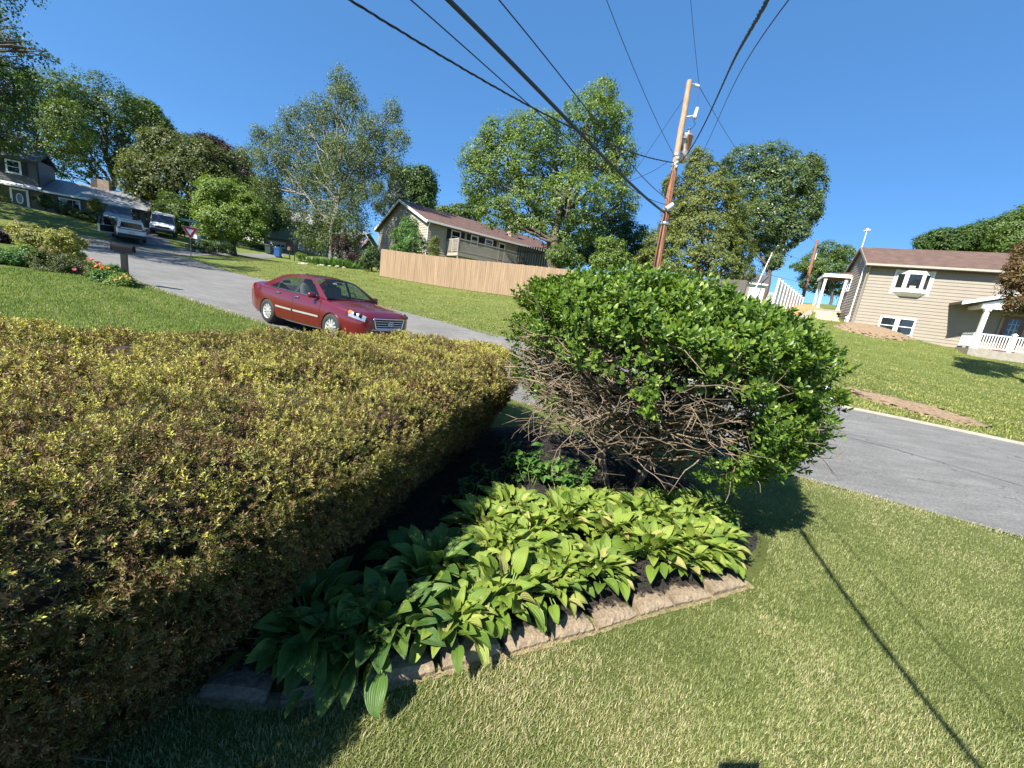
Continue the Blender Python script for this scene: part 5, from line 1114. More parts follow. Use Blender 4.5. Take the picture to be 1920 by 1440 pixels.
    for v in (.25, .5, .75): fr.tube([gp(u, v, .012) for u in np.linspace(-.97, .97, 13)], .009, 5)
    fr.build('grille_bars', M_chrome, gr)
    em = MB(); c = np.array(gp(0, .52, .035)); em.tube([tuple(c + [0, .085 * math.cos(a), .045 * math.sin(a)]) for a in np.linspace(0, 2 * math.pi, 25)], .008, 5)
    for s in (-1, 1): em.tube([tuple(c + [0, s * .030 - .014, -.032]), tuple(c + [0, s * .030 + .014, .032])], .009, 5)
    em.tube([tuple(c + [0, .03, -.004]), tuple(c + [0, -.03, .006])], .008, 5); em.build('emblem', M_chrome, gr)
    lo = MB().grid([[(nose(y, .4) + .012, y, z) for y in np.linspace(-.5, .5, 15)] for z in (.27, .36)]).build('lower_grille', M_black, root)
    MB().tube([(nose(y, .43) + .006, y, .425) for y in np.linspace(-.52, .52, 19)], .012, 5).build('bumper_strip', M_chrome, root)
    for x in (-1.365, 1.365):
        for s in (-1, 1): wheel(root, x, s * .80, .325, .215)
build_sedan()

# ---- vehicles on the far driveway
def far_vehicle(name, label, cat, loc, heading, paint, prof, W, glass, wheels, wr, extra=None, pitch=0.0):
    """prof: stations (x, z_low, z_belt, z_roof, roof half width factor)"""
    root = empty(name, loc, math.pi / 2 - rad(heading), label, cat); root.rotation_euler = (0, pitch, math.pi / 2 - rad(heading))
    rows = []
    st = spl([(a, b, c, d, e, W * f) for a, b, c, d, e, f in prof], len(prof) * 5 - 4)
    for (x, zl, zb, zr, k, w_) in st:
        sec = [(w_ * .92, zl), (w_, zl + (zb - zl) * .3), (w_, zl + (zb - zl) * .8), (w_ * .96, zb), (w_ * (.96 + k) / 2, (zb + zr) / 2), (w_ * k, zr - .04), (w_ * k * .8, zr), (0, zr + .02)]
        R = [(x, -y, z) for y, z in sec]; rows.append(R + [(x, -y, z) for x, y, z in R[:-1]][::-1])
    mb = MB().grid(rows); mb.add(rows[0], [tuple(range(len(rows[0])))]); mb.add(rows[-1], [tuple(range(len(rows[-1])))]); mb.build('body', paint, root)
    S = lambda x: [np.interp(x, st[:, 0], st[:, i]) for i in range(6)]
    for nm, a, b in glass:
        for s in (-1, 1):
            g = []
            for x in np.linspace(a, b, 6):
                _, zl, zb, zr, k, w_ = S(x); g.append([(x, s * (w_ * (.96 + (k - .96) * t) + .006), zb + .03 + (zr - .08 - zb - .03) * t) for t in (0, .5, .98)])
            MB().grid(g).build('side_window', M_pane, root)
    for x in wheels:
        for s in (-1, 1):
            MB().lathe([(.001, -.12), (wr * .6, -.12), (wr * .93, -.115), (wr, -.08), (wr, .08), (wr * .93, .115), (wr * .6, .12), (.001, .12)], (x, s * (W - .09), wr), 20, 0, 'Y').build('wheel', M_rubber, root)
    if extra: extra(root)
    return root
M_wpaint = carpaint('white_car_paint', (.74, .75, .76), 0); M_gpaint = carpaint('slate_car_paint', (.05, .07, .095), .3)
# white SUV, tail towards the camera, both left doors open
qs = P(250, 461, 28.0); qh = -50
suv_prof = [(-2.3, .45, .95, 1.0, .86, .88), (-2.22, .38, .98, 1.52, .80, .96), (-2.0, .34, 1.0, 1.68, .80, 1), (-1.0, .30, 1.0, 1.74, .82, 1), (0.2, .30, .98, 1.72, .82, 1), (.8, .30, .98, 1.40, .86, 1), (1.15, .3, .97, 1.06, .9, 1), (1.7, .32, .92, .98, .9, .98), (2.2, .36, .78, .85, .88, .9), (2.35, .4, .65, .7, .85, .8)]
def suv_extra(r):
    MB().prism([(-.70, 1.05), (.70, 1.05), (.60, 1.48), (-.60, 1.48)], -2.335, -2.27, 'YZ').build('rear_window', M_pane, r).rotation_euler = (0, 0, 0)
    MB().box((-2.34, 0, .42), (.12, 1.70, .30)).build('rear_bumper', M_black, r)
    MB().box((-2.315, 0, .93), (.03, 1.5, .05)).build('tailgate_strip', M_blackpaint, r)
    for s in (-1, 1): MB().bevel_box((-2.28, s * .76, .99), (.10, .22, .12), .03).build('taillight', M_redlens, r); MB().tube([(-1.9, s * .66, 1.76), (-1.0, s * .68, 1.83), (.3, s * .66, 1.79)], .025, 6).build('roof_rail', M_steel, r)
    MB().box((-2.335, 0, .72), (.02, .34, .15)).build('number_plate', simple('plate', (.55, .55, .5), .5), r)
    MB().bevel_box((-2.2, 0, 1.70), (.28, 1.2, .05), .02).build('rear_spoiler', M_wpaint, r)
    for x, a in ((.55, 62), (-.48, 62)):           # open doors hinged at their front edge
        d = MB(); d.prism([(0, .36), (-.98, .36), (-1.0, .98), (0, .98)], 0, .09, 'XZ'); d.prism([(-.05, .98), (-.98, .98), (-.86, 1.60), (-.35, 1.60)], .02, .06, 'XZ', 1)
        o = d.build('door', [M_wpaint, M_pane], r); o.location = (x, .93, 0); o.rotation_euler = (0, 0, -rad(a))
        MB().box((-.5, -.03, .7), (.9, .05, .5)).build('door_lining', M_dark, o)
    MB().box((-.25, .91, 1.0), (1.75, .06, 1.15)).build('doorway', M_dark, r)
far_vehicle('white_suv', 'white SUV backed toward the street with its side doors standing open', 'car', on(qs[0] - 1.75, qs[1] + 1.45, .06), qh, M_wpaint, suv_prof, .92, [('rq', -2.0, -1.35)], (-1.4, 1.4), .36, suv_extra, -.055).scale = (.86, .86, .86)
def nose_extra(r, W, xw0, xw1, zb, zr, hx, hz, grille=M_black):
    MB().grid([[(xw1 + (xw0 - xw1) * t + .012, y * (W * .93 - .10 * t), zb + (zr - zb) * t + .012) for y in np.linspace(-1, 1, 7)] for t in np.linspace(.05, .97, 5)]).build('windshield', M_pane, r)
    MB().bevel_box((hx, 0, hz), (.06, W * 1.1, .20), .02).build('grille', grille, r)
    for s in (-1, 1):
        MB().bevel_box((hx - .03, s * W * .74, hz + .03), (.12, .30, .18), .04).build('headlight', M_lens if grille is M_black else M_chrome, r); MB().bevel_box((xw1 - .05, s * (W + .14), zb + .12), (.10, .22, .22), .03).build('wing_mirror', M_black, r)
    MB().bevel_box((hx + .02, 0, hz - .30), (.18, W * 1.85, .30), .05).build('bumper', M_black, r)
qv = P(299, 448, 33)
van_prof = [(-2.6, .5, 1.1, 1.95, .86, .96), (-2.5, .42, 1.1, 2.02, .88, 1), (0, .40, 1.1, 2.06, .88, 1), (.55, .40, 1.1, 2.0, .86, 1), (1.0, .40, 1.1, 1.60, .90, 1), (1.45, .40, 1.08, 1.16, .92, 1), (2.1, .42, 1.0, 1.04, .92, .98), (2.35, .46, .86, .90, .9, .92), (2.42, .5, .75, .78, .9, .85)]
def van_extra(r):
    nose_extra(r, .98, .60, 1.42, 1.16, 2.02, 2.42, .80)
    MB().box((2.445, 0, 1.0), (.02, .01, .01)).build('hood_badge', M_chrome, r)
    rk = MB()
    for x in (-2.0, -.9, .2):
        rk.tube([(x, -.86, 2.05), (x, -.86, 2.2), (x, .86, 2.2), (x, .86, 2.05)], .03, 6)
    for y in (-.8, 0, .8): rk.tube([(-2.2, y, 2.22), (.4, y, 2.22)], .03, 6)
    rk.build('roof_rack', M_white, r); MB().tube([(-.2, -.35, 2.27), (-2.0, -.35, 2.27)], .06, 8).build('ladder_tube', M_trim, r)
far_vehicle('white_van', 'white work van with roof rack facing the street by the lime trees', 'van', on(qv[0] - 1.6, qv[1] + 2.2, .06), 140, M_wpaint, van_prof, .98, [('f', .0, .75)], (-1.6, 1.6), .36, van_extra, .05).scale = (.86, .86, .86)
qd = P(226, 424, 33.5)
pk_prof = [(-2.6, .5, 1.05, 1.10, .92, .96), (-1.2, .45, 1.08, 1.12, .92, 1), (-1.1, .42, 1.08, 1.82, .82, 1), (0, .40, 1.08, 1.88, .84, 1), (.35, .40, 1.08, 1.80, .84, 1), (1.05, .40, 1.08, 1.14, .92, 1), (1.9, .42, 1.02, 1.08, .92, 1), (2.3, .46, .9, .96, .9, .94), (2.4, .5, .8, .84, .9, .9)]
far_vehicle('slate_pickup', 'slate blue pickup nose out on the driveway behind the white SUV', 'truck', on(qd[0], qd[1], .06), 138, M_gpaint, pk_prof, .97, [('f', -.9, .3)], (-1.6, 1.6), .38, lambda r: nose_extra(r, .97, .38, 1.02, 1.14, 1.84, 2.38, .82, M_chrome), .05).scale = (.9, .9, .9)
# ================================================================ houses
def TF(p, face):
    a, o, z = p
    return (a, -o, z) if face == 'F' else (-o, a, z)
def pbox(mb, a0, a1, o0, o1, z0, z1, face, mi=0):
    V = [TF((a, o, z), face) for a in (a0, a1) for o in (o0, o1) for z in (z0, z1)]
    return mb.add(V, [(0, 1, 3, 2), (4, 6, 7, 5), (0, 4, 5, 1), (2, 3, 7, 6), (0, 2, 6, 4), (1, 5, 7, 3)], mi)
def siding(mb, span, z0, z1, course, face, lip=.025, mi=0, base=0.0):
    """clapboards: each course leans out at its lower edge. span(z) -> (a0, a1)"""
    z = z0
    while z < z1 - 1e-4:
        zt = min(z + course, z1); a0, a1 = span(z); b0, b1 = span(zt)
        lo, hi = base + lip, base + .004
        V = [TF(p, face) for p in [(a0, lo, z), (a1, lo, z), (b1, hi, zt), (b0, hi, zt), (a0, base, z), (a1, base, z)]]
        mb.add(V, [(0, 1, 2, 3), (4, 5, 1, 0)], mi); z = zt
    return mb
def window(root, a0, a1, z0, z1, face, fr=.09, out=.05, sash='h', frame=None, sill=True, pane=None, shutters=None, shw=.35, grid=0):
    w_ = MB(); pbox(w_, a0 + fr * .6, a1 - fr * .6, out - .03, out - .022, z0 + fr * .6, z1 - fr * .6, face); win = w_.build('window', pane or M_pane, root)
    b = MB(); pbox(b, a0 + fr * .5, a1 - fr * .5, -.06, -.05 + .052, z0 + fr * .5, z1 - fr * .5, face); b.build('backing', M_dark, win)
    f = MB(); pbox(f, a0, a1, .0, out, z1 - fr, z1, face); pbox(f, a0, a1, .0, out, z0, z0 + fr, face); pbox(f, a0, a0 + fr, .0, out, z0 + fr, z1 - fr, face); pbox(f, a1 - fr, a1, .0, out, z0 + fr, z1 - fr, face)
    if sash == 'h': pbox(f, a0 + fr, a1 - fr, .0, out - .012, (z0 + z1) / 2 - .025, (z0 + z1) / 2 + .025, face)
    for g in range(grid): x = a0 + fr + (a1 - a0 - 2 * fr) * (g + 1) / (grid + 1); pbox(f, x - .012, x + .012, .0, out - .015, z0 + fr, z1 - fr, face)
    f.build('frame', frame or M_white, win)
    if sill: s = MB(); pbox(s, a0 - .04, a1 + .04, out + .002, out + .05, z0 - .035, z0 + .02, face); s.build('sill', frame or M_white, win)
    if shutters:
        for side in shutters:
            x0 = a0 - shw - .02 if side == 'l' else a1 + .02; s = MB(); pbox(s, x0, x0 + shw, .0, .035, z0, z1, face)
            for k in range(9): zz = z0 + (z1 - z0) * (k + .5) / 9; pbox(s, x0 + .04, x0 + shw - .04, .036, .046, zz - .02, zz + .02, face)
            s.build('shutter', M_blackpaint, root)
    return win
def gable_roof(root, x0, x1, y0, y1, ze, zr, ov, m, name='roof', rake=None, th=.14, yr=None, fascia=None):
    """ridge along x; eaves at y0 and y1 (overhang ov)"""
    yr = (y0 + y1) / 2 if yr is None else yr; sl = (zr - ze) / (yr - y0); sl2 = (zr - ze) / (y1 - yr)
    a = (y0 - ov, ze - sl * ov); b = (y1 + ov, ze - sl2 * ov)
    mb = MB().prism([a, (yr, zr), b, (b[0], b[1] - th), (yr, zr - th), (a[0], a[1] - th)], x0, x1, 'YZ'); r = mb.build(name, m, root)
    return r, a, b
def shingles(name, c1, c2):
    return brickmat(name, c1, c2, [c * .55 for c in c1], bw=.32, bh=.16, msize=.012, objvec='XY', bump=.3)
M_shbrown = shingles('brown_shingles', (0.115, 0.068, 0.05), (0.15, 0.09, 0.068))
M_shtan = shingles('red_brown_shingles', (0.11, 0.06, 0.045), (0.15, 0.08, 0.06))
M_shgrey = shingles('grey_shingles', (0.27, 0.27, 0.27), (0.34, 0.34, 0.335))
M_shdark = shingles('dark_shingles', (0.07, 0.072, 0.078), (0.10, 0.10, 0.108))
M_metalroof = bandmat('standing_seam_metal', (0.20, 0.21, 0.225), (0.12, 0.125, 0.135), 2.2, 'X', .08, .42, .14, .6)
M_beige = simple('beige_vinyl_siding', (0.275, 0.238, 0.188), .6, var=.05, vscale=1.5)
M_tan = simple('tan_siding', (0.36, 0.325, 0.27), .65, var=.06)
M_greysid = simple('dark_grey_siding', (0.115, 0.12, 0.125), .65, var=.08)
M_teal = simple('teal_grey_siding', (0.215, 0.285, 0.285), .65, var=.06)
M_brickd = brickmat('dark_brick', (.105, .075, .062), (.15, .105, .085), (.16, .14, .125), objvec='SUM')
M_brickp = brickmat('pink_brick', (.34, .215, .165), (.42, .28, .22), (.42, .36, .31), objvec='SUM')
M_stone = simple('tan_stone', (.46, .36, .26), .9, var=.3, vscale=4, bump=.7, bscale=20)

# ---- beige house on the right hill
def beige_house():
    c0 = P(1597, 607, 28); AZ = 119
    root = empty('beige_house', c0, rad(90 - AZ), 'beige clapboard house with brown roof and bay window on the right hill', 'house')
    L, D, ZE, ZR = 15.0, 7.6, 4.22, 6.0
    def gspan(z):
        if z <= ZE: return (0.0, D)
        k = (z - ZE) / (ZR - ZE); return (D / 2 * k, D - D / 2 * k)
    core = MB().prism([(0.02, -1.5), (D - .02, -1.5), (D - .02, ZE), (D / 2, ZR - .12), (.02, ZE)], .02, L, 'YZ')
    core.build('core_wall', M_beige, root)
    mb = MB(); siding(mb, lambda z: (0, L), -1.2, ZE, .215, 'F', .03); siding(mb, gspan, -1.2, ZR - .1, .215, 'G', .03); mb.build('wall', M_beige, root)
    t = MB()
    t.box((-.018, -.018, 1.15), (.11, .11, 4.9)); t.build('corner_board', M_beige, root)
    r, a, b = gable_roof(root, -.22, L + .3, 0, D, ZE + .02, ZR + .02, .42, M_shbrown)
    rk = MB()   # white rake boards and gutter
    for y0, z0 in ((-.42, a[1]), (D + .42, b[1])):
        rk.add([(-.235, y0, z0 - .15), (-.235, y0, z0 + .02), (-.235, D / 2, ZR + .04), (-.235, D / 2, ZR - .14), (-.19, y0, z0 - .15), (-.19, y0, z0 + .02), (-.19, D / 2, ZR + .04), (-.19, D / 2, ZR - .14)], [(0, 1, 2, 3), (7, 6, 5, 4), (0, 4, 5, 1), (3, 2, 6, 7), (1, 5, 6, 2), (0, 3, 7, 4)])
    rk.build('rake_board', M_beige, root)
    g = MB(); pts = [(.42, ZE - .22), (.56, ZE - .19), (.56, ZE - .06), (.42, ZE - .06)]; g.prism([(-p[0] - .0, p[1]) for p in pts], -.34, L, 'YZ'); g.build('gutter', M_tan, root)
    ds = MB(); ds.tube([(-.05, -.48, ZE - .18), (.0, -.22, ZE - .42), (.02, -.10, ZE - .6), (.02, -.10, -.9)], .05, 8); ds.build('downspout', M_beige, root)
    sf = MB(); pbox(sf, -.3, L, .0, .42, ZE - .26, ZE - .235, 'F'); sf.build('soffit', M_tan, root)
    # bow window
    bay = empty('bow_window', (0, 0, 0)); bay.parent = root
    x0, x1, z0, z1, o = 1.55, 3.32, 2.62, 3.72, .40
    P_ = [(x0, 0), (x0 + .45, o), (x1 - .45, o), (x1, 0)]
    fr = MB(); gl = MB()
    fr.prism([(p[0], -p[1]) for p in P_], z0 - .16, z0, 'XY'); fr.prism([(p[0], -p[1]) for p in P_], z1, z1 + .14, 'XY')
    V = [(p[0], -p[1], z0 - .16) for p in P_] + [(x0 + .35, -.02, z0 - .42), (x1 - .35, -.02, z0 - .42)]
    fr.add(V, [(0, 1, 4), (1, 2, 5, 4), (2, 3, 5)], 0)
    for i in range(3):
        A, B = np.array(P_[i]), np.array(P_[i + 1]); e = (B - A) / np.linalg.norm(B - A); nr = np.array([-e[1], e[0]]); Lg = np.linalg.norm(B - A)
        def q(s, of, z): p = A + e * s + nr * of; return (p[0], -p[1], z)
        for s0, s1 in ((0, .11), (Lg - .11, Lg)): fr.add([q(s, of, z) for s in (s0, s1) for of in (-.05, .02) for z in (z0, z1)], [(0, 1, 3, 2), (4, 6, 7, 5), (0, 4, 5, 1), (2, 3, 7, 6), (0, 2, 6, 4), (1, 5, 7, 3)])
        for zz0, zz1 in ((z0, z0 + .09), (z1 - .09, z1)): fr.add([q(s, of, z) for s in (.11, Lg - .11) for of in (-.05, .018) for z in (zz0, zz1)], [(0, 1, 3, 2), (4, 6, 7, 5), (0, 4, 5, 1), (2, 3, 7, 6), (0, 2, 6, 4), (1, 5, 7, 3)])
        gl.add([q(.11, -.01, z0 + .09), q(Lg - .11, -.01, z0 + .09), q(Lg - .11, -.01, z1 - .09), q(.11, -.01, z1 - .09)], [(0, 1, 2, 3)])
    fr.build('frame', M_white, bay); gl.build('pane', M_pane, bay)
    bb = MB(); pbox(bb, x0, x1, .03, .04, z0, z1, 'F'); bb.build('backing', M_dark, bay)
    st = MB(); pbox(st, 2.28, 2.58, o + .004 - .012, o - .004, z0 + .11, z0 + .26, 'F'); st.build('window_sticker', simple('pale_green_paper', (.5, .6, .3), .6), bay)
    fl = MB(); pbox(fl, x0 - .12, x1 + .12, .026, .034, z1 + .08, z1 + .22, 'F'); pbox(fl, x0 - .12, x0, .026, .034, z0 - .3, z1 + .08, 'F'); pbox(fl, x1, x1 + .12, .026, .034, z0 - .3, z1 + .08, 'F'); fl.build('flashing', M_white, bay)
    # lower pair of windows
    window(root, 1.42, 2.33, -.42, .78, 'F', .10, .07, shutters=None); window(root, 2.38, 3.29, -.42, .78, 'F', .10, .07)
    # gable details: side window, service mast, meter, vents
    window(root, 4.45, 5.35, 2.75, 3.85, 'G', .10, .06)
    sm = MB(); sm.tube([(-.09, 1.05, -.35), (-.09, 1.05, 4.5)], .045, 8); sm.build('service_pipe', M_white, root)
    me_ = MB(); me_.bevel_box((-.12, 1.05, .35), (.16, .34, .6), .03); me_.bevel_box((-.10, 1.55, .15), (.10, .12, .7), .02); me_.bevel_box((-.10, 1.85, .05), (.10, .12, .7), .02); me_.lathe([(.001, -.08), (.11, -.08), (.11, .0), (.001, 0)], (-.20, 1.05, .42), 16, 0, 'X'); me_.build('electric_meter', simple('meter_grey', (.55, .56, .56), .5), root)
    vn = MB(); vn.tube([(-.05, 4.3, ZR - .15), (-.05, 4.3, ZR + 1.35)], .032, 8); vn.box((-.05, 4.3, ZR + 1.38), (.12, .46, .06), rz=.6); vn.lathe([(.001, 0), (.09, .02), (.09, .1), (.001, .13)], (-.05, 4.3, ZR + 1.41), 12); vn.build('weather_mast', M_white, root)
    sq = MB(); sq.tube([(-.03, 3.0, 4.75), (-.03, 3.0, 5.25)], .03, 6); sq.build('cable_clamp', M_white, root)
    # side porch on the gable
    sp = empty('side_porch', (0, 0, 0)); sp.parent = root
    rf = MB(); rf.prism([(-1.8, 3.86), (-1.8, 4.04), (.0, 4.26), (0, 3.92)], 4.9, 8.1, 'XZ'); rf.build('roof', M_shbrown, sp)
    fs = MB(); fs.box((-1.82, 6.5, 3.88), (.05, 3.3, .26)); fs.box((-.9, 4.88, 3.92), (1.8, .05, .26)); fs.build('fascia', M_trim, sp)
    for x, y in ((-1.62, 5.15), (-1.62, 7.8), (-.25, 5.15)):
        p = MB(); p.box((x, y, 2.5), (.17, .17, 2.7)); p.box((x, y, 1.26), (.24, .24, .12)); p.box((x, y, 3.62), (.24, .24, .10)); p.build('post', M_white, sp)
    fl = MB(); fl.box((-.95, 6.5, 1.1), (1.9, 3.2, .22)); fl.build('floor', M_conc, sp)
    # front porch with gable roof
    fp = empty('front_porch', (0, 0, 0)); fp.parent = root; O = 1.7; FX0, FX1, FZ = 5.55, 12.2, -.72
    fl = MB(); pbox(fl, FX0, FX1, .03, O + .12, FZ - .5, FZ, 'F'); fl.build('floor', M_conc, fp)
    xr, ze, zr = 8.55, 2.02, 3.42; rf = MB(); rf.prism([(4.55, ze), (xr, zr), (12.55, ze), (12.55, ze - .16), (xr, zr - .16), (4.55, ze - .16)], -O - .28, 0, 'XZ'); rf.build('roof', M_shbrown, fp)
    gb = MB(); gb.prism([(5.3, ze - .16 + .06), (xr, zr - .2), (11.8, ze - .10)], -O - .04, -O + .04, 'XZ'); gb.build('gable_panel', M_white, fp)
    bm_ = MB(); pbox(bm_, 5.45, 11.7, O - .1, O + .14, ze - .32, ze - .12, 'F'); pbox(bm_, 5.45, 5.65, .03, O - .1, ze - .32, ze - .12, 'F'); bm_.build('beam', M_white, fp)
    rb = MB(); rb.add([(4.5, -O - .30, ze - .02), (xr, -O - .30, zr + .02), (xr, -O - .30, zr - .2), (4.5, -O - .30, ze - .22), (4.5, -O - .25, ze - .02), (xr, -O - .25, zr + .02), (xr, -O - .25, zr - .2), (4.5, -O - .25, ze - .22)], [(0, 1, 2, 3), (7, 6, 5, 4), (0, 4, 5, 1), (3, 2, 6, 7), (0, 3, 7, 4)]); rb.build('rake_board', M_white, fp)
    for x in (5.75, 9.0, 11.6):
        p = MB(); pbox(p, x - .10, x + .10, O - .1, O + .1, FZ, ze - .32, 'F'); pbox(p, x - .14, x + .14, O - .14, O + .14, FZ, FZ + .16, 'F'); pbox(p, x - .14, x + .14, O - .14, O + .14, ze - .45, ze - .33, 'F'); p.build('post', M_white, fp)
    for (xa, xb) in ((5.9, 7.15), (7.35, 8.85), (9.15, 11.45)):
        rl = MB(); pbox(rl, xa, xb, O - .035, O + .035, FZ + .88, FZ + .95, 'F'); pbox(rl, xa, xb, O - .03, O + .03, FZ + .10, FZ + .16, 'F')
        n = int((xb - xa) / .125)
        for i in range(n + 1): x = xa + .04 + (xb - xa - .08) * i / n; pbox(rl, x - .02, x + .02, O - .02, O + .02, FZ + .16, FZ + .88, 'F')
        rl.build('railing', M_white, fp)
    for x in (7.25,):
        p = MB(); pbox(p, x - .08, x + .08, O - .08, O + .08, FZ, FZ + 1.02, 'F'); pbox(p, x - .11, x + .11, O - .11, O + .11, FZ + 1.02, FZ + 1.06, 'F'); p.prism([(x - .09, FZ + 1.06), (x + .09, FZ + 1.06), (x, FZ + 1.14)], -O - .09, -O + .09, 'XZ'); p.build('newel_post', M_white, fp)
    rl = MB(); pbox(rl, 5.60, 5.67, .06, O - .1, FZ + .88, FZ + .95, 'F'); pbox(rl, 5.60, 5.67, .06, O - .1, FZ + .10, FZ + .16, 'F')
    for i in range(13): o_ = .1 + (O - .25) * i / 12; pbox(rl, 5.615, 5.655, o_ - .02, o_ + .02, FZ + .16, FZ + .88, 'F')
    rl.build('railing', M_white, fp)
    dr = MB(); pbox(dr, 7.2, 8.15, .03, .06, FZ, FZ + 2.3, 'F'); door = dr.build('door', simple('brown_door', (.14, .075, .05), .5), root)
    df = MB(); pbox(df, 7.08, 7.2, .028, .085, FZ, FZ + 2.42, 'F'); pbox(df, 8.15, 8.27, .028, .085, FZ, FZ + 2.42, 'F'); pbox(df, 7.2, 8.15, .028, .085, FZ + 2.3, FZ + 2.42, 'F'); df.build('frame', M_beige, door)
    dg = MB(); pbox(dg, 7.42, 7.93, .062, .068, FZ + .75, FZ + 2.1, 'F'); dg.build('pane', M_pane, door)
    dl = MB()
    for k in range(1, 4): pbox(dl, 7.42, 7.93, .069, .076, FZ + .75 + k * .34 - .008, FZ + .75 + k * .34 + .008, 'F')
    for k in range(1, 3): pbox(dl, 7.42 + k * .17 - .007, 7.42 + k * .17 + .007, .069, .076, FZ + .75, FZ + 2.1, 'F')
    dl.tube([(7.675 + .12 * math.cos(t), -.075, FZ + 1.43 + .38 * math.sin(t)) for t in np.linspace(0, 6.283, 20)], .01, 5); dl.build('leaded_tracery', M_steel, door)
    hd = MB(); hd.tube([(7.28, -.11, FZ + .95), (7.28, -.13, FZ + 1.1), (7.28, -.11, FZ + 1.25)], .016, 6); hd.build('handle', M_black, door)
    ob = MB(); pbox(ob, 6.28, 6.42, .03, .07, FZ + 1.12, FZ + 1.26, 'F'); ob.build('outlet_cover', M_white, root)
    return root
beige_house()
def stairs_and_walls():
    # stone steps up to the side porch, path edge and low wall
    c0 = P(1590, 607, 28); a = rad(90 - 117); root = empty('stone_steps', c0, a, 'short flight of rough tan stone steps beside the beige house gable', 'steps')
    for i in range(5):
        s = MB(); s.bevel_box((-.95 - i * .0, 1.1 + i * .62, -.15 + i * .24), (1.5, .72, .26), .03); s.build('step', M_stone, root)
    root2 = empty('paver_path', c0, a, 'pale paved strip running down beside the stone steps', 'path')
    p = MB(); p.add([(-1.85, .2, -.20), (-1.85, 4.3, 1.18), (-2.75, 4.3, 1.12), (-2.75, .2, -.26), (-1.85, .2, -.6), (-1.85, 4.3, .7), (-2.75, 4.3, .7), (-2.75, .2, -.6)], [(0, 1, 2, 3), (3, 2, 6, 7), (0, 3, 7, 4), (1, 0, 4, 5), (2, 1, 5, 6)]); p.build('paving', M_conc, root2)
    e = MB(); e.tube([(-2.79, .1, -.24), (-2.79, 4.35, 1.16)], .05, 6); e.build('edging', M_stone, root2)
    root3 = empty('retaining_wall', P(1447, 573, 31), 0, 'low dark red sleeper wall with pale cap by the white fence', 'wall')
    A, B = np.array(P(1447, 573, 31)), np.array(P(1481, 560, 34)); d = B - A
    w_ = MB(); w_.add([(0, 0, -1.2), tuple(d + [0, 0, -1.2]), tuple(d), (0, 0, 0), (.12, .25, -1.2), tuple(d + [.12, .25, -1.2]), tuple(d + [.12, .25, 0]), (.12, .25, 0)], [(0, 1, 2, 3), (7, 6, 5, 4), (3, 2, 6, 7), (0, 3, 7, 4), (1, 5, 6, 2)]); w_.build('wall_face', simple('red_sleeper', (.17, .085, .06), .9, var=.3), root3)
    c = MB(); c.tube([(0, -.02, .03), tuple(d + [0, -.02, .03])], .07, 6); c.build('cap', M_conc, root3)
stairs_and_walls()
_q = [P(1478, 574, 31), P(1482, 563, 34.5), P(1520, 566, 35), P(1549, 570, 34), P(1546, 581, 32), P(1505, 578, 31)]
blob_patch('sand_pile', [p[:2] for p in _q], simple('orange_sand', (.40, .23, .11), .95, var=.15, vscale=5, bump=.5), .3, .55, seed=3)
bpy.data.objects['sand_pile']['kind'] = 'thing'; tag(bpy.data.objects['sand_pile'], 'heap of orange sand in front of the side porch posts', 'sand')
_q = [GT(1562, 612), GT(1600, 606), GT(1640, 612), GT(1690, 622), GT(1716, 638), GT(1690, 640), GT(1640, 634), GT(1590, 622)]
blob_patch('soil_mound', [p[:2] for p in _q], M_dirt, .03, .26, seed=5)
bpy.data.objects['soil_mound']['kind'] = 'thing'; tag(bpy.data.objects['soil_mound'], 'mound of dug brown soil below the lower windows of the beige house', 'soil')
_q = [GT(1570, 724), GT(1640, 738), GT(1740, 762), GT(1830, 790), GT(1855, 803), GT(1800, 797), GT(1700, 772), GT(1600, 742)]
blob_patch('dirt_patch', [p[:2] for p in _q], M_dirt, .03, .03, seed=6)

